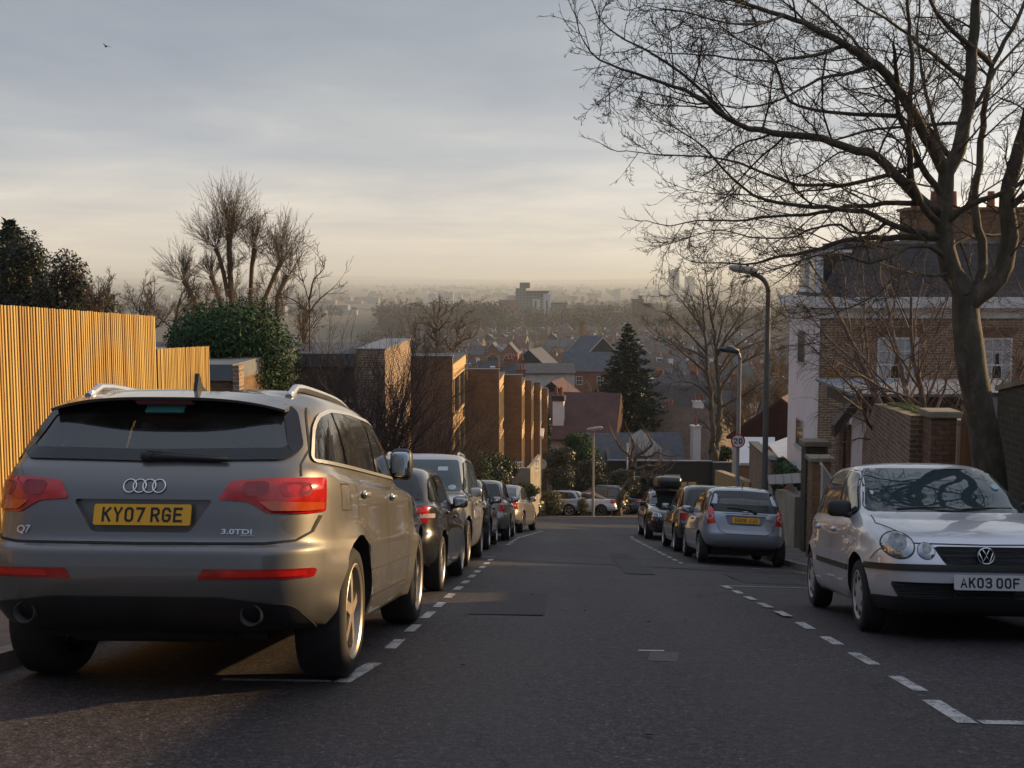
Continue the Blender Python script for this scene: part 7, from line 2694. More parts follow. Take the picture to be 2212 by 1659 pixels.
# young bare tree and hedgerow trees behind fence and bush
S_MED = [dict(seg=4, wig=.04, up=.0, n=(6, 8), ang=(22, 55), len=(.7, 1.0), rr=.55, start=.12, fall=.3, tip=.5),
     dict(seg=5, wig=.11, up=.06, n=(6, 9), ang=(22, 50), len=(.42, .65), rr=.6, start=.15, fall=.4, tip=.35, rmin=.016),
     dict(seg=4, wig=.13, up=.06, n=(5, 8), ang=(22, 50), len=(.42, .65), rr=.65, start=.12, fall=.35, tip=.45, rmin=.010),
     dict(seg=3, wig=.14, up=.06, n=(2, 4), ang=(22, 50), len=(.4, .65), rr=.75, start=.2, fall=.3, tip=.5, rmin=.0075),
     dict(seg=2, wig=.14, up=.06, n=0, ang=(22, 50), len=(.4, .65), rr=.75, start=.2, tip=.6, rmin=.0065)]
cv = lambda x, y: (x * .14814, 184.3 + y * .14814)
S_YOUNG = [dict(seg=4, wig=.12, up=.07, n=(3, 5), ang=(25, 50), len=(.4, .6), rr=.65, start=.25, fall=.3, tip=.5, r=.010), dict(seg=3, wig=.14, up=.08, n=(1, 3), ang=(25, 50), len=(.4, .6), rr=.7, start=.3, tip=.6, rmin=.007), dict(seg=2, wig=.14, up=.08, n=0, ang=(25, 50), len=(.4, .6), rr=.7, start=.3, tip=.6, rmin=.006)]
traced('bare_tree', 'slim young bare tree with open forked crown right of the pollards', 36, cv, [
  ([(2090, 1000), (2088, 820), (2060, 700), (2020, 560), (2000, 450), (2030, 370)], .055, .008, 0, 0, 1), ([(2088, 850), (2000, 790), (1900, 740), (1830, 690)], .03, .006, 0, .6, 1),
  ([(2090, 780), (2120, 640), (2190, 560), (2160, 500), (2110, 440)], .035, .006, 0, -.6, 1), ([(2088, 850), (2160, 770), (2260, 690), (2300, 640)], .03, .006, 0, .5, 1), ([(2040, 640), (1960, 580), (1900, 540)], .02, .005, 0, .3, 1)], S_YOUNG, 51, MAT['twig'], MAT['twig'], .24, .62, first=.25, wig=.3)
for k, (px, py, Y, h, sd_, lb, mt) in enumerate((
    (172, 340, 40, 1.75, 52, 'rounded bare tree left of the pollards above the green bush', 'twig_far'),
    (146, 345, 42, 1.75, 53, 'bare tree with dark arching limbs above the lower fence step', 'twig'),
    (100, 338, 40, 1.6, 54, 'thin bare tree beside the evergreen oak behind the tall fence', 'twig_gold'),
    (118, 345, 41, 1.5, 60, 'bare thicket above the right end of the tall fence', 'twig_far'),
    (205, 345, 45, 2.0, 55, 'reddish bare tree below the leaning pollard stem', 'twig_gold'),
    (240, 345, 47, 2.0, 61, 'bare thicket in front of the pollard trunks', 'twig_gold'),
    (270, 345, 44, 1.9, 56, 'low reddish bare tree under the rightmost pollards', 'twig_gold'),
    (302, 352, 42, 1.5, 57, 'low bare tree behind the right side of the green bush', 'twig_gold'))):
  o = bare_tree('bare_tree', S_MED, h, .07, sd_, lb, MAT[mt], MAT[mt], split=1, sides=(7, 5, 3, 3, 3), lean=(rnd.uniform(-.1, .1), 0))
  p = at(px, py, Y)
  o.location = (p.x, Y, p.z - .2)
# the gnarled pair above the flat roofs
cv = lambda x, y: ((1000 + x / 5.53) * .4096, (680 + y / 5.53) * .4096)
S_KNOB = [dict(seg=5, wig=.26, up=.10, n=(4, 6), ang=(30, 65), len=(.35, .6), rr=.65, start=.2, fall=.3, tip=.6, r=.035), dict(seg=4, wig=.24, up=.10, n=(2, 4), ang=(30, 65), len=(.35, .6), rr=.7, start=.25, tip=.6, rmin=.022), dict(seg=3, wig=.2, up=.12, n=0, ang=(30, 60), len=(.35, .6), rr=.7, start=.25, tip=.6, rmin=.015)]
traced('bare_tree', 'knobbly bare tree above the flat roofs, taller of the gnarled pair', 88, cv, [
  ([(360, 1100), (362, 900), (366, 750), (370, 640), (378, 540), (395, 400)], .19, .04, 0, 0, 1), ([(365, 760), (290, 640), (240, 590), (150, 610)], .10, .03, 0, 1, 1), ([(370, 640), (330, 560), (270, 490), (210, 430)], .09, .03, 0, -1, 1),
  ([(376, 600), (430, 500), (545, 440)], .09, .03, 0, .6, 1), ([(370, 720), (440, 640), (520, 545)], .09, .03, 0, -.8, 1), ([(364, 900), (470, 840), (530, 720)], .09, .03, 0, .8, 1), ([(362, 860), (250, 740), (165, 690)], .10, .03, 0, -.6, 1), ([(368, 660), (340, 520), (330, 430)], .07, .03, 0, .4, 1)],
  S_KNOB, 58, MAT['twig_gold'], MAT['twig_gold'], .42, .95, first=.25, wig=.35)
traced('bare_tree', 'knobbly bare tree above the flat roofs, right of the gnarled pair', 90, cv, [
  ([(565, 1130), (600, 960), (640, 820), (650, 700), (690, 600), (735, 510)], .18, .04, 0, 0, 1), ([(640, 820), (740, 760), (805, 690)], .09, .03, 0, .8, 1), ([(620, 900), (720, 830), (860, 790), (905, 740)], .09, .03, 0, -.8, 1), ([(648, 720), (610, 620), (640, 540)], .08, .03, 0, .5, 1), ([(652, 690), (730, 640), (800, 600)], .07, .03, 0, -.4, 1), ([(590, 1000), (520, 900), (500, 830)], .07, .03, 0, .5, 1)],
  S_KNOB, 59, MAT['twig_gold'], MAT['twig_gold'], .42, .9, first=.25, wig=.35)
# gnarled pruned tree at the junction, upright golden shoots on twisted limbs
cv = lambda x, y: (x, y)
S_PRUNE = [dict(seg=5, wig=.12, up=.16, n=(1, 3), ang=(20, 40), len=(.4, .7), rr=.7, start=.3, fall=.3, tip=.4, r=.016), dict(seg=3, wig=.1, up=.12, n=0, ang=(20, 40), len=(.4, .6), rr=.7, start=.3, tip=.5, rmin=.010)]
traced('pruned_tree', 'gnarled pruned tree with twisted limbs at the junction in front of the black block', 67.5, cv, [
  ([(617, 518), (619, 502), (626, 488), (632, 476), (633, 466)], .26, .17, 0, 0, 0), ([(633, 466), (629, 456), (621, 448), (616, 440)], .12, .05, 0, .5, 1), ([(633, 466), (638, 455), (645, 451), (652, 444), (650, 438)], .13, .05, 0, -.5, 1),
  ([(638, 456), (648, 457), (657, 452), (665, 455)], .10, .04, 0, .6, 1), ([(625, 490), (638, 480), (648, 476), (660, 476), (668, 470)], .13, .05, 0, -.6, .8), ([(634, 470), (646, 466), (656, 466), (662, 460)], .10, .04, 0, .6, 1), ([(648, 476), (655, 470), (664, 466)], .07, .04, -.4, -.6, .8), ([(629, 456), (634, 446), (632, 438)], .09, .05, 0, -.3, 1)],
  S_PRUNE, 63, MAT['bark'], MAT['twig_gold'], .16, .95, first=.3, wig=.35, upb=.5, flat_=.6)

# ---- evergreens
def conifer(name, loc, h, r0, seed, label, m, tiers=34, per=13, droop=.12, top=.25, dens=1.0):
  rg = random.Random(seed)
  N = np.random.default_rng(seed)
  o = empty(name, loc, label=label, cat='tree')
  T = Tubes()
  T.add([(0, 0, -.3), (0, 0, h * .5), (0, 0, h)], [r0 * .07, r0 * .045, .02], 8)
  vs = []
  for i in range(tiers):
    t = i / (tiers - 1)
    z = h * (.06 + .93 * t)
    rad = r0 * (1 - t) ** .8 * rg.uniform(.82, 1.12) + .12
    k = max(5, int(per * (1 - .55 * t)))
    for j in range(k):
      a = 2 * math.pi * (j + rg.random()) / k
      L = rad * rg.uniform(.66, 1.22)
      d = np.array([math.cos(a), math.sin(a), rg.uniform(-.1, .15) + .25 * t])
      side = np.array([-math.sin(a), math.cos(a), 0])
      q0 = np.array([0, 0, z])
      n = max(6, int(L * 17 * dens))
      u = N.random(n) ** .65
      C = q0 + d * (L * u)[:, None] + np.array([0, 0, 1]) * (-droop * L * u * u + .14 * L * np.maximum(u - .7, 0) ** 1)[:, None] + N.normal(size=(n, 3)) * (.05 + .07 * L * (1 - u) * .6)[:, None]
      ln = .16 + .10 * N.random(n)
      dirs = d + side * N.normal(size=(n, 1)) * .7 + N.normal(size=(n, 3)) * .3
      dirs /= np.linalg.norm(dirs, axis=1, keepdims=True)
      b = np.cross(dirs, N.normal(size=(n, 3)))
      b /= np.maximum(np.linalg.norm(b, axis=1, keepdims=True), 1e-9)
      e = dirs * ln[:, None]
      wv = b * (ln * .28)[:, None]
      vs.append(np.stack([C - e * .6, C + wv, C + e, C - wv], 1).reshape(-1, 3))
  V_ = np.concatenate(vs)
  link('trunk', T.mesh('trunk', MAT['bark']), o)
  link('crown', cloud_mesh('crown', V_, np.arange(len(V_)).reshape(-1, 4), m), o)
  return o

Yc = 96
p = at(627, 440, Yc)
hh = yz(627, 324, Yc) - (p.z - 1.5)
conifer('conifer', (p.x, Yc, p.z - 1.5), hh, 3.9, 71, 'large dark conical conifer in the middle below the hazy town', MAT['needle'], tiers=40, per=20, dens=1.2)
Yc = 46
p = at(14, 330, Yc)
conifer('conifer', (p.x, Yc, p.z - 1), yz(14, 222, Yc) - p.z + 1, 1.5, 72, 'narrow dark cypress rising above the trees at the left edge', MAT['needle'], tiers=40, per=15, droop=-.3, dens=1.5)
rg = random.Random(5)
p = at(24, 302, 44)
bush('evergreen_oak', (p.x, 44, p.z - 1.6), lumps(rg, 16, 1.4, 1.4, 1.9, 2.0), 13000, .07, MAT['leaf_oak'], 'dark rounded evergreen oak below the cypress at the left edge', 'tree', 73)
p = at(66, 298, 43)
bush('evergreen_oak', (p.x, 43, p.z - 1.2), lumps(rg, 14, 1.15, 1.2, 1.6, 1.55), 10000, .065, leafmat('leaf_russet', (.018, .015, .008), (.04, .032, .013), (.075, .055, .022), .8), 'russet green evergreen tree behind the tall slatted fence', 'tree', 74)
p = at(92, 318, 41)
bush('brown_shrub', (p.x, 41, p.z - 1.2), lumps(rg, 8, 1.3, 1.0, 1.0, 1.0), 2600, .08, MAT['leaf_hedge'], 'olive brown shrub just above the tall fence by the thin bare tree', 'shrub', 75, aspect=.25)
# green bush behind the fence
Yb = 23.5
p = at(231, 352, Yb)
w_ = (296 - 168) / 2 * Yb / FPX
bush('green_bush', (p.x, Yb, p.z - 1.35), lumps(rg, 22, w_ * .98, 1.2, 1.0, 1.34, (.40, .56)) + [((-w_ * .5, 0, 1.75), (.55, .8, .6)), ((w_ * .45, 0, 1.7), (.6, .8, .6))] + [((0, 0, 1.22), (w_ * 1.0, 1.1, 1.12)), ((.2, 0, .75), (w_ * .98, 1.1, .7))], 42000, .045, MAT['leaf_laurel'], 'big rounded dark green bush between the slatted fence and the twiggy shrub', 'bush', 76, aspect=.33)
# hedges and shrubs on the left near the junction
def shrub(px, py, Y, rx, ry, rz, n, size, m, label, seed, name='shrub', k=8, group=None):
  rg = random.Random(seed)
  p = at(px, py, Y)
  return bush(name, (p.x, Y, p.z - rz), lumps(rg, k, rx * .8, ry * .8, rz * .8, rz * .95, (.42, .6)) + [((0, 0, rz * .7), (rx * .7, ry * .7, rz * .7))], n, size, m, label, 'shrub', seed, group=group)
G_S = 'shrubs around the junction'
shrub(496, 472, 50, 1.1, 1.2, .85, 5200, .05, MAT['leaf_hedge'], 'dark green clipped hedge beneath the white chair by the terrace', 81, 'hedge', group=G_S)
shrub(478, 466, 47, .9, 1.2, .9, 4000, .05, MAT['leaf_laurel'], 'dark hedge end next to the pale silver car', 82, 'hedge', group=G_S)
shrub(523, 488, 53, .95, 1.0, .55, 4200, .05, MAT['leaf_gold'], 'yellow-green shrub below the concrete terrace parapet', 83, group=G_S)
shrub(508, 462, 55, .7, .8, .75, 2600, .05, MAT['leaf_hedge'], 'leafy hedge top against the lowest terrace houses', 84, 'hedge', group=G_S)
shrub(552, 501, 62.3, .95, .9, .72, 4200, .05, MAT['leaf_gold'], 'low golden shrub between the navy and the silver hatchbacks', 85, group=G_S)
shrub(583, 505, 64.2, .42, .5, .45, 1500, .045, MAT['leaf_gold'], 'small yellow shrub at the foot of the slender lamp post', 86, group=G_S)
shrub(581, 449, 74, 1.75, 1.3, 1.3, 10000, .07, MAT['leaf_laurel'], 'tall laurel with sun-tipped leaves right of the last terrace house', 87, group=G_S)
shrub(559, 468, 70, 1.35, 1.0, 1.4, 7000, .07, MAT['leaf_grey'], 'grey-green shrub beside the end of the concrete terrace', 88, group=G_S)
shrub(588, 477, 71.5, 2.1, 1.0, 1.3, 9000, .07, MAT['leaf_grey'], 'broad olive-grey shrub behind the slender lamp post', 89, group=G_S)
shrub(620, 481, 72.5, 1.9, 1.0, 1.15, 8000, .07, MAT['leaf_grey'], 'olive-grey shrub under the gnarled pruned tree', 90, group=G_S)
shrub(645, 487, 75.5, 1.5, 1.0, 1.2, 6000, .08, MAT['leaf_dark'], 'dark rounded shrub in front of the black block', 91, group=G_S)
shrub(722, 452, 84, 1.3, 1.0, .7, 2600, .10, MAT['leaf_laurel'], 'ivy and green shrub at the foot of the twin-trunked tree', 92, group=G_S)
shrub(548, 430, 81, .35, .5, 1.8, 2400, .08, MAT['leaf_hedge'], 'ivy column on the corner of the last terrace house', 93, 'ivy', group=G_S)
p = at(794, 474, 31.2)
bush('planter_herbs', (p.x, 31.2, p.z - .28), [((0, dy, .25), (.17, .55, .22)) for dy in (-1.5, -.7, .1, .9, 1.7)], 3200, .05, MAT['leaf_laurel'], 'bright green plants filling the white trough planter', 'plant', 94)
p = at(757, 455, 41)
bush('wall_shrub', (at(785, 485, 34.5).x - .15, 34.5, yz(785, 485, 34.5) - .3), lumps(random.Random(3), 6, .35, .8, .5, .4), 2200, .05, MAT['leaf_hedge'], 'dark creeper hanging over the low end of the retaining wall', 'shrub', 95)
# scrub under the lamp posts, right
for k, (px, py, Y, h, lb) in enumerate(((752, 400, 92, 2.6, 'brown leafless scrub tree left of the tall lamp post'), (775, 405, 88, 2.6, 'brown leafless scrub tree right of the tall lamp post'), (783, 385, 110, 3.4, 'hazy leafless tree beside the white house end'), (760, 425, 80, 1.8, 'low leafless scrub above the pale flat roof'), (735, 420, 84, 1.9, 'low leafless scrub behind the dark lamp column'))):
  o = bare_tree('bare_scrub', S_FAR, h, .09, 100 + k, lb, MAT['twig_far'], MAT['twig_gold'], split=0, stems=3, spread=.3, sides=(5, 3, 3, 3), group='leafless scrub trees on the right slope')
  p = at(px, py, Y)
  o.location = (p.x, Y, p.z - 2)

# ------------------------------------------------------------------ houses down the hill and the far town
def gable(name, label, W, D, E_, RH, mw, mr, hip=0, over=.3, chim=(), wins=(), side_wins=(), dorm=(), barge=None, group=None, cat='house', fdn=4, gablem=None, parts=True):
  """house with its ridge along x; front faces -y; wins: (x, z, w, h)"""
  o = empty(name, label=label, cat=cat, group=group)
  w, d = W / 2, D / 2
  mb = MB()
  mb.box(-w, w, -d, d, -fdn, E_)
  wall = mb.build('wall', mw, o)
  if not hip:
    MB().add([(-w, -d, E_ + .002), (-w, d, E_ + .002), (-w, 0, E_ + RH - .05), (w, -d, E_ + .002), (w, d, E_ + .002), (w, 0, E_ + RH - .05)], [(0, 1, 2), (3, 5, 4), (0, 3, 4, 1), (0, 2, 5, 3), (1, 4, 5, 2)]).build('gable', gablem or mw, o)
  k = RH / d
  e = over
  th = .14
  zb = E_ - k * e
  xx = w + (e if hip else .12)
  rx = max(.2, xx - hip * d)
  vs = [(-xx, -d - e, zb), (xx, -d - e, zb), (xx, d + e, zb), (-xx, d + e, zb), (-rx, 0, E_ + RH), (rx, 0, E_ + RH)]
  vs += [(x_, y_, z_ + th) for x_, y_, z_ in vs]
  fs = [(6, 7, 11, 10), (8, 9, 10, 11), (7, 8, 11), (9, 6, 10), (0, 1, 7, 6), (1, 2, 8, 7), (2, 3, 9, 8), (3, 0, 6, 9), (0, 4, 5, 1), (2, 5, 4, 3), (1, 5, 2), (3, 4, 0)]
  roof = MB().add(vs, fs).build('roof', mr, o)
  if barge:
    mb = MB()
    for sx in (-1, 1):
      xa = sx * (w + .14)
      for sy in (-1, 1):
        mb.add([(xa, sy * (d + e), zb - .12), (xa, 0, E_ + RH - .12), (xa, 0, E_ + RH + .16), (xa, sy * (d + e), zb + .16), (xa + sx * .05, sy * (d + e), zb - .12), (xa + sx * .05, 0, E_ + RH - .12), (xa + sx * .05, 0, E_ + RH + .16), (xa + sx * .05, sy * (d + e), zb + .16)],
            [(3, 2, 1, 0), (4, 5, 6, 7), (0, 1, 5, 4), (1, 2, 6, 5), (2, 3, 7, 6), (3, 0, 4, 7)])
    mb.build('bargeboard', barge, o)
  for (cx, cy, cw, ch, cm) in chim:
    z0 = E_ + RH * max(0, 1 - abs(cy) / d) - .6
    z1 = E_ + RH + ch
    c = MB().box(cx - cw / 2, cx + cw / 2, cy - .3, cy + .3, z0, z1).box(cx - cw / 2 - .06, cx + cw / 2 + .06, cy - .36, cy + .36, z1, z1 + .12).build('chimney', cm, roof)
    pb = MB()
    n = max(2, int(cw / .38))
    for i in range(n):
      pb.lathe([(z1 + .1, .13), (z1 + .65, .10), (z1 + .65, .001)], 8, 'z', (cx - cw / 2 + cw * (i + .5) / n, cy, 0))
    pb.build('chimney_pots', MAT['terracotta'], roof)
  def window(x, z, ww, hh, yy, face, nm='window'):
    mb = MB()
    fr = .09
    if face == 'y':
      B_ = lambda a, b, c_, d_, t: mb.box(a, b, yy - t, yy - .004, c_, d_)
    else:
      B_ = lambda a, b, c_, d_, t: mb.box(yy + .004 if yy > 0 else yy - t, yy + t if yy > 0 else yy - .004, a, b, c_, d_)
    B_(x - ww / 2, x - ww / 2 + fr, z, z + hh, .05)
    B_(x + ww / 2 - fr, x + ww / 2, z, z + hh, .05)
    B_(x - ww / 2 + fr, x + ww / 2 - fr, z + hh - fr, z + hh, .05)
    B_(x - ww / 2 + fr, x + ww / 2 - fr, z, z + fr, .06)
    B_(x - ww / 2 + fr, x + ww / 2 - fr, z + hh * .5, z + hh * .5 + .06, .045)
    B_(x - .03, x + .03, z + fr, z + hh - fr, .04)
    f = mb.build(nm, MAT['white'], o)
    mb = MB()
    B_ = (lambda a, b, c_, d_, t: mb.box(a, b, yy - t, yy - .003, c_, d_)) if face == 'y' else (lambda a, b, c_, d_, t: mb.box(yy + .003 if yy > 0 else yy - t, yy + t if yy > 0 else yy - .003, a, b, c_, d_))
    B_(x - ww / 2 + fr, x + ww / 2 - fr, z + fr, z + hh - fr, .02)
    mb.build('pane', MAT['win'], f)
  for (x, z, ww, hh) in wins:
    window(x, z, ww, hh, -d, 'y')
  for (y, z, ww, hh, sx) in side_wins:
    window(y, z, ww, hh, sx * w, 'x')
  for (x, ww, hh, zf) in dorm:
    yy = -d * (1 - zf)
    z0 = E_ + RH * zf
    dm = MB().box(x - ww / 2, x + ww / 2, yy - .1, yy + hh / k + .3, z0, z0 + hh).box(x - ww / 2 - .12, x + ww / 2 + .12, yy - .25, yy + hh / k + .5, z0 + hh, z0 + hh + .12).build('dormer', MAT['white'], o)
    MB().box(x - ww / 2 + .12, x - .04, yy - .12, yy - .104, z0 + .15, z0 + hh - .12).box(x + .04, x + ww / 2 - .12, yy - .12, yy - .104, z0 + .15, z0 + hh - .12).build('pane', MAT['win'], dm)
  return o


def put(o, px, py, Y, rz=0, eave=0, **kw):
  """stand house o so that a point eave metres above its base shows at (px, py)"""
  p = at(px, py, Y)
  o.location = (p.x, Y, p.z - eave)
  o.rotation_euler = (0, 0, R(rz))
  return tag(o, **kw)


Wp = MAT['white']
# nearest roofs below the junction
o = gable('tiled_house', 'red tiled house with tall white chimney stack right of the brick terrace', 9, 7, 3.2, 3.0, MAT['offwhite'], MAT['tile_red'], chim=())
put(o, 563, 431, 92, -8, 3.2)
ch = MB().box(-.42, .42, -2.75, -2.05, 3.3, 5.9).box(-.5, .5, -2.83, -1.97, 5.9, 6.3, m=1).build('chimney', [Wp, MAT['tile_dark']], o)
mb = MB()
for k in (-.2, .2):
  mb.lathe([(6.3, .14), (6.95, .11), (6.95, .001)], 10, 'z', (k, -2.4, 0))
mb.build('chimney_pots', MAT['terracotta'], ch)
o = gable('tiled_house', 'dark roofed wing with white bargeboards beside the red tiled house', 4.2, 4.5, 2.6, 1.9, MAT['offwhite'], MAT['tile_dark'], barge=Wp)
put(o, 594, 432, 97, 62, 2.6)
o = gable('gabled_house', 'red roofed house with white triangular gable above the last terrace houses', 5.5, 4.4, 5, 1.7, MAT['offwhite'], MAT['tile_red'], barge=MAT['fascia'], gablem=Wp)
put(o, 557, 396, 128, 78, 5)
o = gable('slate_house', 'blue-grey slate roofed house behind the gnarled pruned tree', 7.5, 5.5, 2.6, 2.0, MAT['brick_brown'], MAT['slate_blue'])
put(o, 628, 461, 86, 6, 2.6)
p = at(645, 445, 80)
o = empty('lean_to', p, label='pale tilted lean-to roof panels seen through the gnarled pruned tree', cat='lean-to')
a_, b_, c_, d_ = at(630, 436, 83), at(641, 429, 84), at(661, 447, 80.5), at(648, 458, 79.5)
MB().add([v - p for v in (a_, b_, c_, d_)] + [v - p - Vector((0, 0, .12)) for v in (a_, b_, c_, d_)], [(0, 1, 2, 3), (7, 6, 5, 4), (0, 4, 5, 1), (1, 5, 6, 2), (2, 6, 7, 3), (3, 7, 4, 0)]).build('roof', MAT['kerb'], o)
gz = ground_z(p.x, 81)
for q in (a_, c_, d_):
  MB().box(q.x - p.x - .06, q.x - p.x + .06, q.y - p.y - .06, q.y - p.y + .06, gz - p.z, q.z - p.z - .1).build('post', Wp, o)
o = gable('tiled_house', 'large hipped house with sunlit tan tiled roof and white chimney behind the black block', 10.5, 8.5, 2.8, 4.0, MAT['offwhite'], MAT['tile_brown'], hip=.75)
put(o, 690, 458, 94, -38, 2.8)
o2 = gable('tiled_house', 'tan tiled roof with a taller ridge beside the twin-trunked tree', 6.5, 6, 3.4, 3.2, MAT['offwhite'], MAT['tile_brown'], hip=.6)
put(o2, 722, 449, 97, -30, 3.4)

def attach(mb, name, mats, parent, loc, rz=0):
  """a part built in place and handed to its house"""
  bpy.context.view_layer.update()
  o_ = mb.build(name, mats, parent)
  o_.matrix_world = parent.matrix_basis @ (parent.matrix_basis.inverted() @ (Matrix.Translation(loc) @ Matrix.Rotation(R(rz), 4, 'Z')))
  o_.matrix_basis = parent.matrix_basis.inverted() @ (Matrix.Translation(loc) @ Matrix.Rotation(R(rz), 4, 'Z'))
  o_.matrix_parent_inverse = Matrix()
  return o_

def white_stack(parent, px, ptop, pbot, Y, w_, pots=2, m=None, depth=.35):
  p = at(px, pbot, Y)
  zt = yz(px, ptop, Y) - p.z
  c = attach(MB().box(-w_, w_, -depth, depth, -2.5, zt).box(-w_ - .07, w_ + .07, -depth - .07, depth + .07, zt, zt + .14), 'chimney', m or Wp, parent, p, 12)
  mb = MB()
  for k in range(pots):
    mb.lathe([(zt + .1, .13), (zt + .75, .10), (zt + .75, .001)], 10, 'z', ((k - (pots - 1) / 2) * .36, 0, 0))
  mb.build('chimney_pots', MAT['terracotta'], c)
  return c

white_stack(o, 695.5, 427, 447, 89, .30, 1)
# cluster of dark roofs with white stacks further right
o = gable('slate_house', 'dark slate roofed house with white chimney stack left of the twin-trunked tree', 9, 7, 3, 2.8, MAT['brick_red'], MAT['tile_dark'])
put(o, 690, 416, 112, -15, 3)
white_stack(o, 698, 402, 416, 106, .42, 3)
white_stack(o, 668, 408, 415, 108, .36, 3)
o = gable('slate_house', 'dark hipped house with white stack behind the dark lamp column', 8, 7, 3, 2.6, MAT['brick_red'], MAT['slate'], hip=.6)
put(o, 735, 420, 108, 10, 3)
white_stack(o, 752, 404, 416, 103, .38, 2)
o = gable('white_house', 'white fronted house with a row of pale blue windows right of the conifer', 9, 6, 4.4, 1.6, Wp, MAT['slate'], hip=.8, wins=[(-2.6, 2.6, 1.9, 1.3), (.4, 2.6, 1.9, 1.3), (3.1, 2.6, 1.6, 1.3)])
put(o, 681, 389.5, 140, 6, 4.4)
o = gable('red_shed', 'low house with tan pitched roof far right by the white house end', 5, 5, 2, 1.9, MAT['offwhite'], MAT['tile_red'])
put(o, 789, 431, 62, 70, 2.0)
# grey-green end wall with dormer house beside it
o = gable('rendered_house', 'weathered grey-green rendered end wall with small chimney above the terrace', 8, 8, 6, 1.0, MAT['offwhite'], MAT['slate'], chim=[(-3.4, .2, .7, .5, MAT['brick_red'])])
put(o, 545, 371, 165, 3, 6)
o = gable('dormer_house', 'slate house with white boxed dormer left of the grey-green end wall', 7, 8, 5, 3.4, MAT['brick_brown'], MAT['slate'], dorm=[(.9, 2.4, 1.3, .35)], chim=[(-2.6, 0, 1.0, .7, MAT['brick_red'])])
put(o, 527, 387, 172, 2, 5)
o = gable('dormer_house', 'slate house with a white dormer and brick stack just above the third party wall', 7, 8, 5, 3.2, MAT['brick_red'], MAT['slate'], dorm=[(0, 2.2, 1.3, .35)], chim=[(2.6, 0, 1.0, .8, MAT['brick_red'])])
put(o, 499, 381, 190, -2, 5)
# brick hall with two pointed arch gables
p = at(501, 366, 400)
o = empty('brick_hall', (p.x, 400, p.z - 3), label='red brick hall with twin pointed arch gables in the middle of the town', cat='building')
def arch(cx, w_, zs, n=12, k=1.25):
  P = []
  r = w_ * k
  for sgn in (1, -1):
    c = cx - sgn * (r - w_)
    a1 = math.acos((r - w_) / r)
    rng = [a1 * i / n for i in range(n + 1)]
    pts = [(c + sgn * r * math.cos(a), zs + r * math.sin(a)) for a in rng]
    P.append(pts)
  return P[0] + P[1][::-1][1:]
for k, cx in enumerate((-2.9, 2.9)):
  g = [(cx - 2.88, -9), (cx + 2.88, -9), (cx + 2.88, 7.4), (cx, 10.6), (cx - 2.88, 7.4)]
  w = MB().prism(g, 0, 14, 'y').build('wall', MAT['brick_red'], o)
  A = arch(cx, 2.35, 4.6)
  B_ = arch(cx, 2.0, 4.6)
  MB().prism(A + [(cx - 2.35, 3.2), (cx + 2.35, 3.2)], -.10, -.01, 'y').build('arch_rim', flat('arch_pink', (.42, .20, .14), .8), o)
  f = MB().prism(B_ + [(cx - 2.0, 3.2), (cx + 2.0, 3.2)], -.16, -.11, 'y').build('arch_window', MAT['room'], o)
  MB().box(cx - 2.0, cx + 2.0, -.22, -.165, 4.5, 4.65).box(cx - .06, cx + .06, -.22, -.166, 3.2, 6.4).build('balcony_rail', MAT['lead'], f)
  MB().add([(cx - 3.0, -.3, 7.42), (cx, -.3, 10.78), (cx, 14, 10.78), (cx - 3.0, 14, 7.42), (cx + 3.0, -.3, 7.42), (cx + 3.0, 14, 7.42), (cx - 3.0, -.3, 7.2), (cx, -.3, 10.5), (cx + 3, -.3, 7.2)], [(0, 1, 2, 3), (1, 4, 5, 2), (0, 6, 7, 1), (1, 7, 8, 4)]).build('roof', MAT['slate_blue'], o)
  MB().box(cx - 1.6, cx + 1.6, -.12, -.02, -1.2, 1.2).build('window', Wp, o)
MB().box(-12, -5.8, .5, 12, -9, 6.8).build('wing', MAT['brick_red'], o)
MB().add([(-12.2, .3, 6.7), (-5.7, .3, 6.7), (-5.7, 6.2, 9.6), (-12.2, 6.2, 9.6), (-12.2, 12.2, 6.7), (-5.7, 12.2, 6.7)], [(0, 1, 2, 3), (3, 2, 5, 4)]).build('roof', MAT['slate'], o)
# yellow brick gable with tall stacked chimney
o = gable('yellow_brick_house', 'yellow brick house with a big gable chimney left of the conifer', 9, 9, 6, 4.2, flat('yellow_stock', (.40, .25, .11), .85, var=.25), MAT['slate_blue'], chim=[(-4.3, 0, 1.9, 2.2, flat('yellow_stock_b', (.42, .26, .12), .85, var=.2))], barge=MAT['offwhite'])
put(o, 592, 356, 250, -62, 6)
o = gable('brick_house_block', 'red brick house with long slate roof left of the conifer', 16, 8, 6, 3.2, MAT['brick_red'], MAT['slate_blue'], wins=[(-5, 3.3, 1.2, 1.6), (-1, 3.3, 1.2, 1.6), (3, 3.3, 1.2, 1.6), (-5, .3, 1.2, 1.6), (-1, .3, 1.2, 1.6), (3, .3, 1.2, 1.6)])
put(o, 604, 369, 225, 2, 6)
o = gable('brick_house_block', 'plain red brick gable end with slate roof below the twin arch hall', 8, 9, 5, 4.0, MAT['brick_red'], MAT['slate_blue'])
put(o, 535, 371, 210, 75, 5)

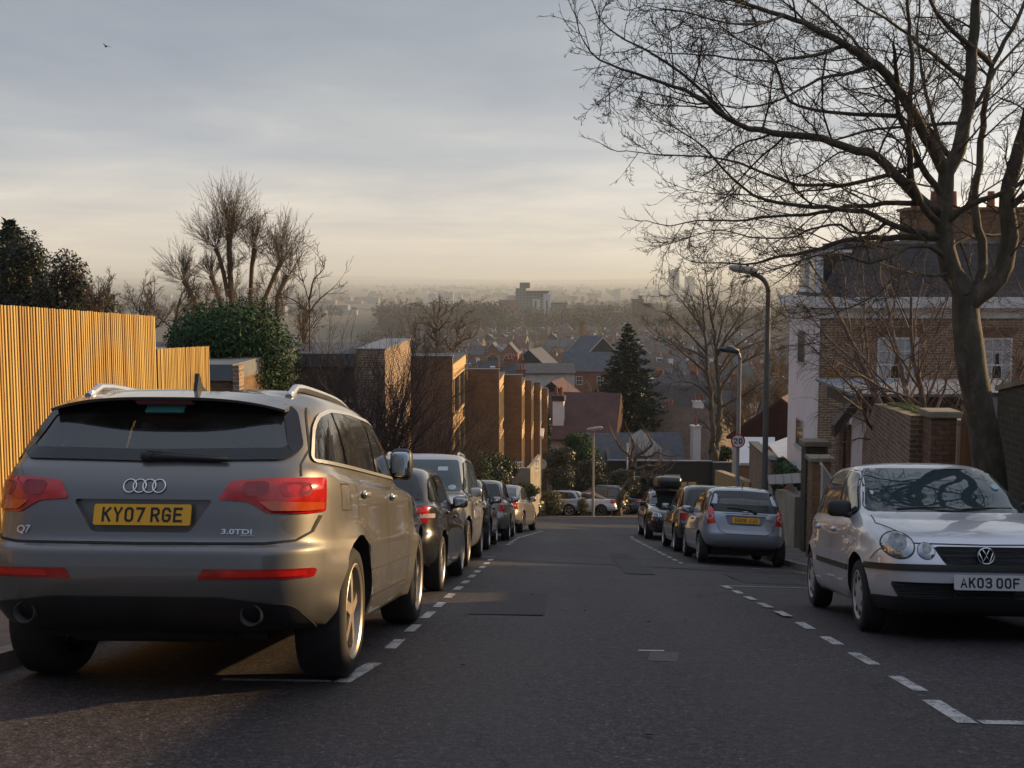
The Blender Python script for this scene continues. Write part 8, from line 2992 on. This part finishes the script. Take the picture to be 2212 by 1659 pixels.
# rows of houses: a few patterns, copied down the valley
protos = [
  gable('row_house', '', 6.4, 8, 5.6, 3.2, MAT['brick_red'], MAT['slate'], dorm=[(0, 2.0, 1.3, .35)], chim=[(2.9, .3, 1.1, .8, MAT['brick_red'])], wins=[(-1.5, 3.4, 1.1, 1.5), (1.5, 3.4, 1.1, 1.5)]),
  gable('row_house', '', 6.4, 8, 5.6, 3.0, MAT['brick_brown'], MAT['slate_blue'], chim=[(-2.9, .2, 1.2, .9, MAT['brick_brown'])], wins=[(-1.5, 3.4, 1.1, 1.5), (1.5, 3.4, 1.1, 1.5)]),
  gable('row_house', '', 7.4, 8, 5.4, 3.4, MAT['offwhite'], MAT['tile_red'], chim=[(3.2, 0, 1.0, .8, MAT['brick_red'])], wins=[(-1.8, 3.2, 1.3, 1.5), (1.6, 3.2, 1.3, 1.5)], barge=Wp),
  gable('row_house', '', 8, 8.5, 5.4, 3.6, MAT['brick_red'], MAT['tile_brown'], hip=.8, chim=[(1.5, 0, 1.0, 1.0, MAT['brick_red'])], wins=[(-2, 3.2, 1.3, 1.5), (2, 3.2, 1.3, 1.5)]),
  gable('row_house', '', 6.8, 8, 5.6, 3.4, MAT['brick_stock'], MAT['tile_dark'], dorm=[(-1.2, 1.6, 1.2, .4)], chim=[(-3.1, 0, 1.2, .9, MAT['white'])], wins=[(-1.6, 3.4, 1.1, 1.5), (1.6, 3.4, 1.1, 1.5)]),
  gable('row_house', '', 12, 9, 7.2, 2.8, MAT['brick_red'], MAT['slate'], hip=.7, chim=[(-3, 0, 1.2, .8, MAT['brick_red']), (3, 0, 1.2, .8, MAT['brick_red'])], wins=[(-4, 4.6, 1.2, 1.6), (0, 4.6, 1.2, 1.6), (4, 4.6, 1.2, 1.6)]),
]
what = ['red brick row house with white dormer', 'brown brick row house with blue-grey slates', 'pale rendered row house with red roof', 'red brick house with hipped brown roof', 'stock brick row house with white stack', 'wide red brick house with two stacks']
def flatten(o_, name):
  """one mesh of a house, for copies too small to show parts"""
  bpy.context.view_layer.update()
  mb, mats = MB(), []
  todo = list(o_.children)
  while todo:
    c = todo.pop()
    todo += list(c.children)
    M = o_.matrix_world.inverted() @ c.matrix_world
    for k in c.data.materials:
      if k not in mats:
        mats.append(k)
    vs = [M @ v.co for v in c.data.vertices]
    b = len(mb.v)
    mb.v.extend([tuple(v) for v in vs])
    for p_ in c.data.polygons:
      mb.f.append(tuple(i + b for i in p_.vertices))
      mb.m.append(mats.index(c.data.materials[p_.material_index]))
  return mb.mesh(name, mats, clean=False)
flats = [flatten(p_, 'row_house') for p_ in protos]
used = [False] * len(protos)
rg = random.Random(17)
rows = [150, 172, 196, 222, 252, 288, 325, 370, 405, 440, 480, 520, 565, 610, 660, 715, 780, 850]
free = []
near_w = {0: 'in the nearer rows', 1: 'in the middle rows', 2: 'in the hazy far rows'}
for Y in rows:
  x0, x1 = at(408, 380, Y).x, at(800, 380, Y).x
  x = x0 + rg.uniform(0, 5)
  turn = rg.choice((0, 0, 0, 90, 180)) + rg.uniform(-14, 14)
  while x < x1:
    k = rg.choice((0, 0, 1, 1, 2, 3, 4, 4, 5))
    wd = (6.5, 6.5, 7.6, 8.4, 7, 12.4)[k] if abs((turn % 180) - 90) > 45 else 9
    if Y < 180 and 470 < 565 + x * FPX / Y - 53 < 700:
      x += wd
      continue
    if rg.random() < (.5 if Y < 260 else .25) or (Y > 500 and rg.random() < .15):
      free.append((x, Y))
      x += wd * 1.2
      continue
    y = Y + rg.uniform(-1.5, 1.5)
    band = 0 if Y < 230 else 1 if Y < 430 else 2
    lb = what[k] + ' ' + near_w[band]
    if Y < 330:
      if not used[k]:
        o_ = protos[k]
        used[k] = True
      else:
        o_ = copy_tree(protos[k])
    else:
      o_ = bpy.data.objects.new('row_house', flats[k])
      COL.objects.link(o_)
    place(o_, (x, y, ground_z(x, y) + rg.uniform(-.6, .5)), R(turn + rg.uniform(-2, 2)), rg.uniform(.92, 1.06), label=lb, cat='house', group=lb.replace('house', 'houses', 1))
    x += wd * rg.uniform(1.0, 1.12)
for k, u in enumerate(used):
  if not u:
    o_ = protos[k]
    place(o_, (at(700, 380, 240 + 9 * k).x, 240 + 9 * k, ground_z(20, 240)), 0, label=what[k] + ' ' + near_w[1], cat='house', group=(what[k] + ' ' + near_w[1]).replace('house', 'houses', 1))

# bare trees of the valley
tw = flat('winter_twigs', (.085, .060, .044), .9, var=.3, scale=.4)
tg = flat('winter_twigs_gold', (.14, .095, .05), .9, var=.3, scale=.4)
tp = []
for k in range(4):
  S = [dict(q) for q in S_FAR]
  for q, rm in zip(S[1:], (.05, .04, .032)):
    q['rmin'] = rm
  tp.append(bare_tree('valley_tree', S, 4.4, .20, 200 + k, '', tw, tg if k == 1 else tw, split=0, sides=(6, 4, 3, 3)))
tlab = ['broad', 'golden brown', 'tall', 'spreading']
cnt = [0] * 4
spots = [(545, 395, 300, 1.6, 1), (567, 400, 285, 1.7, 1), (580, 390, 310, 1.5, 1), (556, 385, 330, 1.6, 1)]
for x, Y in free:
  if Y > 150 and not (Y < 400 and 455 < 512 + x * FPX / Y + 53 < 525):
    spots.append((x, Y))
rg = random.Random(23)
for i in range(40):
  Y = rg.uniform(112, 170)
  spots.append((at(rg.uniform(575, 800), 380, Y).x, Y))
for i in range(170):
  Y = 160 + 800 * rg.random() ** 1.3
  px = rg.uniform(405, 800) if Y > 420 else rg.uniform(530, 800)
  spots.append((at(px, 380, Y).x + rg.uniform(-4, 4), Y + rg.uniform(3, 9)))
for s_ in spots:
  if len(s_) == 5:
    px, py, Y, sc, k = s_
    x = at(px, py, Y).x
  else:
    x, Y = s_
    sc, k = rg.uniform(.75, 1.35), rg.choice((0, 0, 1, 2, 2, 3, 3))
  band = 1 if Y < 400 else 2
  lb = f'{tlab[k]} leafless tree among the houses ' + ('in mid valley' if band == 1 else 'in the hazy distance')
  o_ = tp[k] if cnt[k] == 0 else copy_tree(tp[k])
  cnt[k] += 1
  place(o_, (x, Y, ground_z(x, Y) - .3), rg.uniform(0, 6.28), sc, label=lb, cat='tree', group=lb.replace('tree', 'trees', 1))
# a dark pine by the white low blocks
p = at(469, 338, 700)
conifer('conifer', (p.x, 700, p.z - 5), 24, 7, 301, 'small hazy dark conifer left of the white low blocks', MAT['needle'], tiers=18, per=9, dens=.25)

# ---- the hill with the tall slab block and its woods
def tower_mat(name, col, winc, w_=3.2, h_=3.0, mort=.75):
  m, nt, b = principled(name)
  uv, ob = wall_uv(nt)
  bt = nt.new('ShaderNodeTexBrick')
  bt.offset = 0
  nt.put(bt.inputs['Vector'], uv)
  bt.inputs['Scale'].default_value = 1
  bt.inputs['Brick Width'].default_value = w_
  bt.inputs['Row Height'].default_value = h_
  bt.inputs['Mortar Size'].default_value = mort
  bt.inputs['Mortar Smooth'].default_value = 0
  nt.put(bt.inputs['Color1'], winc)
  nt.put(bt.inputs['Color2'], tuple(c * 1.5 for c in winc))
  nt.put(bt.inputs['Mortar'], col)
  nt.put(b.inputs['Base Color'], bt.outputs[0])
  b.inputs['Roughness'].default_value = .6
  return m
YH = 1240
o = empty('slab_block', (at(540, 318, YH).x, YH, yz(540, 322, YH)), label='tall grey and green slab block of flats on the hazy hill', cat='building')
Mo = Matrix.Translation(-o.location)
def blk(name, pa, pb, ta, tb, dy0, dy1, m, parent=o, Y=YH, M=None):
  return MB().box(at(pa, ta, Y).x, at(pb, ta, Y).x, Y + dy0, Y + dy1, yz(pa, tb, Y), yz(pa, ta, Y), M=M or Mo).build(name, m, parent)
grid = tower_mat('flats_grid', (.20, .19, .17), (.06, .07, .08))
white_t = flat('panel_white', (.50, .52, .54), .6, var=.05)
green_t = tower_mat('panel_green', (.16, .23, .21), (.06, .08, .085), 4, 3, .6)
blk('tower', 515.6, 526, 288.3, 325, 0, 24, grid)
blk('tower', 526, 548.4, 293, 325, 2, 26, green_t)
blk('plant_room', 519.5, 529.7, 282.6, 288.2, 4, 18, flat('plant_brown', (.16, .13, .10), .8))
blk('roof_edge', 526.2, 549, 290.8, 292.9, -1, 26, MAT['slate'])
blk('white_panel', 532.8, 540.2, 299, 325, -3, 1.9, white_t)
blk('white_panel', 543.4, 550.8, 294, 325, -5, 1.8, white_t)
blk('balcony_stack', 540.3, 543.3, 296, 324, -.5, 1.95, tower_mat('balconies', (.10, .12, .12), (.28, .30, .30), 8, 3, .8))
for a, b_ in ((534.8, 536.6), (546.2, 547.8)):
  blk('window_strip', a, b_, 300.5, 313, -5.6 if a > 540 else -3.4, -5.05 if a > 540 else -3.05, MAT['win'])
blk('podium', 521.5, 530, 313, 326, -9, -3.5, white_t)
o2 = empty('brick_block', (at(507, 318, YH).x, YH, yz(507, 322, YH)), label='orange brick office block joined to the left of the tall slab block', cat='building')
Mb = Matrix.Translation(-o2.location)
blk('wall', 499, 508.5, 300, 326, 0, 18, tower_mat('brick_grid', (.24, .10, .06), (.08, .06, .05), 3, 3, .8), o2, YH, Mb)
blk('wall', 508.6, 515.5, 300, 326, -1, 18, flat('brick_plain', (.30, .12, .06), .8, var=.1), o2, YH, Mb)
blk('upper_floor', 506.5, 515.4, 295.5, 299.9, 2, 16, white_t, o2, YH, Mb)
o3 = empty('green_block', (at(558, 318, YH).x, YH, yz(558, 322, YH)), label='lower green clad block with white end right of the tall slab block', cat='building')
Mg = Matrix.Translation(-o3.location)
blk('wall', 551.2, 567, 304.5, 327, 2, 20, green_t, o3, YH, Mg)
blk('roof_edge', 550.9, 567.4, 302.5, 304.4, 1, 20, MAT['slate'], o3, YH, Mg)
blk('white_end', 559, 566.5, 311, 327, -3, 1.9, white_t, o3, YH, Mg)
for k, (pa, pb, ta, tb, Y, lb) in enumerate(((487, 503, 317.5, 328, 1120, 'long low white block with dark openings below the orange brick block'), (479.5, 487.5, 322, 334, 1060, 'small white cubic block beside the hazy conifer'), (452, 472, 329, 336, 1000, 'low pale flat-roofed block left of the hazy conifer'), (503, 521, 316.5, 325, 1150, 'low white terrace of houses at the foot of the slab block'))):
  ob_ = empty('low_block', (at(pa, tb, Y).x, Y, yz(pa, tb, Y)), label=lb, cat='building')
  Mw = Matrix.Translation(-ob_.location)
  blk('wall', pa, pb, ta, tb + 3, 0, 14, tower_mat('low_white', (.46, .46, .46), (.08, .08, .09), 7, 5, 1.5), ob_, Y, Mw)
  blk('roof_edge', pa - .3, pb + .3, ta - .9, ta - .05, -1, 14.5, MAT['lead'], ob_, Y, Mw)
for k, (pa, pb, ta, tb, Y, lb) in enumerate(((632, 652.5, 303, 322, 950, 'long dark brick mansion block with stepped roof on the hazy hill'), (601, 622, 312, 326, 1000, 'dark brick mansion block half hidden by trees on the hill'))):
  ob_ = empty('mansion_block', (at(pa, tb, Y).x, Y, yz(pa, tb, Y)), label=lb, cat='building')
  Mw = Matrix.Translation(-ob_.location)
  bm_ = tower_mat('mansion_grid', (.15, .085, .06), (.07, .06, .055), 3.2, 3, .9)
  blk('wall', pa, pb, ta, tb + 4, 0, 14, bm_, ob_, Y, Mw)
  blk('attic', pa + .2, pa + 12, ta - 4, ta - .05, 2, 12, bm_, ob_, Y, Mw)
  blk('chimney', pa + 7, pa + 11, ta - 7.5, ta - 4.05, 4, 8, MAT['brick_brown'], ob_, Y, Mw)
# distant towers on the plain
def far_tower(pa, pb, ta, tb, Y, col, label, group=None, wid=3.5):
  ob_ = empty('tower_block', (at((pa + pb) / 2, tb, Y).x, Y, yz(pa, tb, Y)), label=label, cat='tower block', group=group)
  Mw = Matrix.Translation(-ob_.location)
  w_ = at(pb, ta, Y).x - at(pa, ta, Y).x
  blk('shaft', pa, pb, ta, tb, 0, w_, tower_mat('far_tower', col, tuple(c * .45 for c in col), wid, 3, 1.0), ob_, Y, Mw)
  blk('plant_room', pa + (pb - pa) * .25, pa + (pb - pa) * .75, ta - 1.0, ta - .02, w_ * .2, w_ * .8, flat('far_plant', tuple(c * .8 for c in col), .8), ob_, Y, Mw)
G_T = 'pale tower blocks on the hazy plain'
for pa, pb, ta, lb in ((428.5, 436, 294, 'leftmost of the pale towers on the plain, grey and furthest from the slab'), (437, 442.5, 292.5, 'second pale tower from the left on the plain'), (443.2, 448.5, 291.6, 'third pale tower on the plain with a bright sunlit side'), (449, 453.5, 292.3, 'rightmost of the four pale towers on the plain, sunlit side')):
  far_tower(pa, pb, ta, 311, 2300, (.50, .49, .46), lb, G_T)
far_tower(670, 679.5, 270, 312, 2500, (.20, .23, .27), 'tallest grey tower breaking the horizon left of the lamp post', 'grey towers on the horizon')
far_tower(685.5, 695, 277, 312, 2900, (.22, .25, .29), 'shorter grey tower right of the tallest one on the horizon', 'grey towers on the horizon')
for pa, pb, ta, lb in ((613.5, 620.5, 290.0, 'leftmost of three squat grey towers beyond the hill'), (633, 640, 290.3, 'middle one of three squat grey towers beyond the hill'), (652.5, 659.5, 290.8, 'rightmost of three squat grey towers beyond the hill')):
  far_tower(pa, pb, ta, 304, 3200, (.28, .30, .33), lb, 'squat grey towers beyond the hill')
far_tower(549, 553, 291, 308, 2600, (.50, .47, .42), 'slim pale tower peeping from behind the slab block')
# woods on the hill and belts across the plain: uncountable
def wood(name, n, seed, rangef, hgt, size, m, per=110, kind='stuff'):
  N = np.random.default_rng(seed)
  vs = []
  for i in range(n):
    x, y = rangef(N)
    z = ground_z(x, y)
    h = hgt * N.uniform(.65, 1.3)
    w = h * N.uniform(.38, .62)
    k = per
    d = N.normal(size=(k, 3))
    d /= np.linalg.norm(d, axis=1, keepdims=True)
    rr = (.55 + .45 * N.random((k, 1)))
    P = np.array([x, y, z + h * .55]) + d * rr * np.array([w, w, h * .48])
    nr = d + N.normal(size=(k, 3)) * .8
    nr /= np.linalg.norm(nr, axis=1, keepdims=True)
    t = np.cross(nr, N.normal(size=(k, 3)))
    t /= np.linalg.norm(t, axis=1, keepdims=True)
    b = np.cross(nr, t)
    s_ = size * N.uniform(.5, 1.4, (k, 1))
    vs.append(np.stack([P - t * s_, P - b * s_ * .35, P + t * s_, P + b * s_ * .35], 1).reshape(-1, 3))
  V_ = np.concatenate(vs)
  return link(name, cloud_mesh(name, V_, np.arange(len(V_)).reshape(-1, 4), m), None, kind=kind)
wm = flat('wood_brown', (.058, .047, .036), .95, var=.4, scale=.03)
def hill(N):
  y = N.uniform(900, 1420)
  return at(N.uniform(385, 810), 330, y).x, y
wood('hill_woods', 620, 3, hill, 15, 1.3, wm)
def hill_l(N):
  y = N.uniform(950, 1300)
  return at(N.uniform(380, 500), 330, y).x, y
wood('hill_woods', 170, 4, hill_l, 22, 1.6, wm)
def valley_l(N):
  y = N.uniform(280, 800)
  return at(N.uniform(360, 460), 330, y).x, y
wood('valley_woods', 130, 5, valley_l, 13, .8, wm)
def side_l(N):
  y = N.uniform(110, 420)
  return at(N.uniform(-30, 400), 330, y).x, y
wood('valley_woods', 170, 6, side_l, 8, .5, wm)
def plain(N):
  y = 1500 + 6500 * N.random() ** 1.6
  return at(N.uniform(-120, 1150), 300, y).x, y
wood('plain_woods', 900, 7, plain, 13, 3.2, wm, 46)
# low roofs across the plain
N = np.random.default_rng(9)
mb = MB()
for i in range(420):
  y = 1500 + 5500 * N.random() ** 1.5
  x = at(N.uniform(-60, 1090), 300, y).x
  z = ground_z(x, y)
  a, b_, h = N.uniform(8, 30), N.uniform(6, 12), N.uniform(5, 13)
  mb.box(x - a, x + a, y - b_, y + b_, z - 1, z + h, int(N.integers(0, 3)))
mb.build('plain_town', [flat('far_pale', (.30, .285, .265), .8, var=.3, scale=.02), flat('far_brick', (.20, .14, .11), .8, var=.3, scale=.02), flat('far_grey', (.17, .175, .18), .8, var=.3, scale=.02)], kind='stuff')
# low hills along the horizon
mb = MB()
xs = np.linspace(-9000, 9000, 61)
for k, (Y, h0, sd_) in enumerate(((11500, 34, 1), (15500, 74, 5))):
  top = [ground_z(0, Y) + h0 * (.55 + .45 * math.sin(x * .0007 * (1 + .3 * k) + sd_) * math.sin(x * .0003 + 2 * k)) for x in xs]
  vs = [(x, Y, ground_z(0, Y) - 30) for x in xs] + [(x, Y + 700, t) for x, t in zip(xs, top)] + [(x, Y + 3500, ground_z(0, Y) - 30) for x in xs]
  n = len(xs)
  mb.add(vs, [(i, i + 1, n + i + 1, n + i) for i in range(n - 1)] + [(n + i, n + i + 1, 2 * n + i + 1, 2 * n + i) for i in range(n - 1)])
mb.build('hills', MAT['earth'], None, True, kind='structure')

# ------------------------------------------------------------------ lamp posts, sign, small things
def lamp(px, ptop, Y, head_px, head_py, r0, label, m, headm, head_len, base_r=.09, door=True):
  p = at(px, 420, Y)
  zb = ground_z(p.x, Y) + (.11 if Y < 60 else .05)
  o = empty('lamp_post', (p.x, Y, zb), label=label, cat='lamp post', group='street lamps down the right pavement' if Y < 60 else None)
  zt = yz(px, ptop, Y) - zb
  hd = at(head_px, head_py, Y)
  hx, hz = hd.x - p.x, hd.z - zb
  arm = abs(hx) - head_len
  mb = MB()
  mb.tube([(0, 0, -.1), (0, 0, 1.4), (0, 0, 1.45), (0, 0, zt - .45)], [base_r, base_r, r0 * 1.15, r0], 14)
  if door:
    mb.box(-.05, .05, -base_r - .008, -base_r + .02, .35, .95)
  autosmooth(mb.build('column', m, o), 40)
  sg = -1 if hx < 0 else 1
  pts = []
  for k in range(9):
    a = math.pi / 2 * k / 8
    pts.append((sg * .42 * (1 - math.cos(a)), 0, zt - .45 + .42 * math.sin(a)))
  pts.append((sg * arm, 0, hz - .02))
  mb = MB().tube(pts, [r0] * len(pts[:-1]) + [r0 * .8], 12)
  mb.build('bracket', m, o, True)
  ang = math.atan2(hz + .03 - (zt - .03), -(abs(hx) - .42))
  cx = sg * (arm + head_len * .5)
  tilt = Matrix.Rotation(-sg * R(8), 3, 'Y')
  M = Matrix.Translation((cx, 0, hz)) @ tilt.to_4x4()
  hb = MB()
  hb.blob((0, 0, 0), (head_len * .55, .13, .075), (.55, .5), (20, 10))
  hb.v = [tuple(M @ Vector(v)) for v in hb.v]
  h = hb.build('lamp_head', headm, o, True)
  lb = MB().blob((-.05 * -sg, 0, -.05), (head_len * .36, .10, .055), (.6, .6), (16, 8))
  lb.v = [tuple(M @ Vector(v)) for v in lb.v]
  lb.build('lens', flat('lamp_lens', (.55, .50, .44), .25, coat=.5), h, True)
  MB().lathe([(hz + .06, .035), (hz + .13, .035), (hz + .13, .001)], 10, 'z', (cx + sg * -.1, 0, 0)).build('photocell', MAT['trim'], h, True)
  return o, p, zb

headg = flat('lamp_head_pale', (.40, .36, .31), .5, var=.15)
lamp(765.8, 273, 27.5, 722 + 8, 269, .058, 'tall dark lamp post with cranked arm reaching left, the nearer of the two', MAT['steel_dark'], headg, .62, .085)
o, p, zb = lamp(738.5, 345.5, 37, 712 + 7, 350.5, .058, 'shorter grey lamp post with dark head, carrying the speed limit sign', MAT['steel'], MAT['trim'], .62, .08)
lamp(593.5, 428, 63, 602, 428.5, .055, 'slender pale lamp post between the white convertible and the silver hatchback', flat('pole_pale', (.28, .265, .25), .5, .2), headg, .8, .075)
p3 = at(627, 480, 74)
o3 = empty('sign_post', (p3.x, 74, ground_z(p3.x, 74)), label='thin grey post with small plate behind the blue saloon', cat='post')
MB().tube([(0, 0, 0), (0, 0, yz(627, 443, 74) - ground_z(p3.x, 74))], .06, 10).build('pole', MAT['steel'], o3, True)
MB().box(2.1, 3.4, -.02, .02, yz(627, 479, 74) - o3.location.z, yz(627, 474.5, 74) - o3.location.z).box(.0, 2.12, -.012, .012, yz(627, 477, 74) - o3.location.z, yz(627, 476.2, 74) - o3.location.z).build('name_plate', MAT['offwhite'], o3)
# the round sign with its red rim
s_ = at(738, 441, 36.86)
sg = empty('speed_limit_sign', (s_.x, 36.86, s_.z), label='round white sign reading 20 with red rim fixed to the shorter lamp post', cat='road sign')
rs = 14.2 / 2 / FPX * 36.9
red = flat('sign_red', (.55, .02, .025), .35, var=.04)
def disc(r, y0, y1, n=36):
  return MB().prism([(r * math.cos(2 * math.pi * k / n), r * math.sin(2 * math.pi * k / n)) for k in range(n)], y0, y1, 'y')
disc(rs, -.012, 0).build('rim', red, sg)
d_ = disc(rs * .80, -.016, -.0125).build('face', flat('sign_white', (.78, .78, .78), .35, var=.03), sg)
stroke_text('20', rs * .82, d_, Matrix.Translation((0, -.018, 0)) @ Matrix.Rotation(R(90), 4, 'X'), MAT['plate_black'], cw=.66, sw=.2, gap=.17)
MB().box(-.03, .03, 0, .07, -.10, -.06).box(-.03, .03, 0, .07, .06, .10).build('bracket', MAT['steel'], sg)

# bird high in the sky
b = empty('bird', at(106, 46.4, 60), label='tiny dark bird in flight high in the left sky', cat='bird')
mb = MB()
mb.blob((0, 0, 0), (.05, .13, .045), (1, 1), (10, 8))
for sx in (1, -1):
  vs = [(sx * .03, .05, .02), (sx * .16, .08, .10), (sx * .26, -.02, .04), (sx * .15, -.02, .085), (sx * .03, -.06, .015)]
  mb.add(vs + [(x, y, z - .008) for x, y, z in vs], [(0, 1, 3, 4), (1, 2, 3), (5, 9, 8, 6), (6, 8, 7)])
mb.add([(0, -.1, 0), (.04, -.22, 0), (-.04, -.22, 0)], [(0, 1, 2)])
mb.build('body', MAT['trim'], b, True)
b.rotation_euler = (0, .3, .8)

# satellite dish and aerials
p = at(541.5, 464, 63)
d = empty('satellite_dish', p, label='round white satellite dish at the end of the concrete terrace', cat='dish')
MB().lathe([(.0, .001), (-.03, .15), (-.10, .30), (-.085, .30), (-.02, .15), (.015, .001)], 20, 'y').build('dish', MAT['offwhite'], d, True)
MB().tube([(0, -.05, -.2), (0, -.32, 0)], .012, 6).build('arm', MAT['steel'], d)
MB().tube([(0, .02, 0), (0, .15, -.2), (0, .15, -1.2)], .02, 6).build('pole', MAT['steel'], d)
def aerial(px, p0, p1, Y, label, n=5, wid=.9):
  q = at(px, p1, Y)
  o = empty('roof_aerial', q, label=label, cat='aerial', group='television aerials on the roofs')
  h = yz(px, p0, Y) - q.z
  MB().tube([(0, 0, -.4), (0, 0, h)], .022, 6).build('mast', MAT['steel'], o)
  mb = MB()
  mb.tube([(-wid, 0, h - .1), (wid, 0, h)], .012, 5)
  for k in range(n):
    x = -wid + 2 * wid * k / (n - 1)
    mb.tube([(x, -.22, h - .1 + .05 * k / n * 2), (x, .22, h - .1 + .05 * k / n * 2)], .008, 4)
  mb.build('rods', MAT['steel'], o)
aerial(199, 287, 312, 48, 'thin roof aerial rising left of the pollard trunks')
aerial(240, 288, 322, 48, 'thin roof aerial rising between the pollard trunks')
aerial(467, 351, 372, 57, 'roof aerial on the second flat roof in front of the gnarled pair', 6, 1.0)
aerial(499, 355, 375, 66, 'roof aerial above the broad party wall')
aerial(568, 372, 392, 110, 'tall thin aerial beside the white triangular gable')

# leaves and grit along the right gutter: nobody could count them
N = np.random.default_rng(4)
mb = MB()
for i in range(420):
  y = N.uniform(5, 33)
  x = 4.12 - abs(N.normal()) * .35 if N.random() < .75 else N.uniform(-3.3, 4.1)
  if N.random() < .25:
    x = N.uniform(4.4, 5.6)
  z = road_z(y) + (.118 if x > 4.35 else .008)
  if 4.18 < x < 4.36:
    continue
  s_, a = N.uniform(.012, .035), N.uniform(0, 6.28)
  c, q = math.cos(a) * s_, math.sin(a) * s_
  mb.add([(x + c, y + q, z - q * SLOPE), (x - q * .5, y + c * .5, z - c * .5 * SLOPE + .01), (x - c, y - q, z + q * SLOPE + .004), (x + q * .5, y - c * .5, z + c * .5 * SLOPE)], [(0, 1, 2, 3)])
mb.build('fallen_leaves', flat('leaf_litter', (.06, .042, .025), .9, var=.6, scale=8), kind='stuff')

# ------------------------------------------------------------------ the air
hz = MB().box(-9500, 9500, -60, 30500, -140, 34)
m = bpy.data.materials.new('haze')
m.use_nodes = True
nt = NT(m.node_tree)
nt.n.clear()
mo = nt.new('ShaderNodeOutputMaterial')
pv = nt.new('ShaderNodeVolumePrincipled')
pv.inputs['Color'].default_value = (.85, .93, .96, 1)
pv.inputs['Density'].default_value = HAZE
pv.inputs['Anisotropy'].default_value = .2
nt.l.new(pv.outputs[0], mo.inputs['Volume'])
h_ = hz.build('haze', m, kind='stuff')
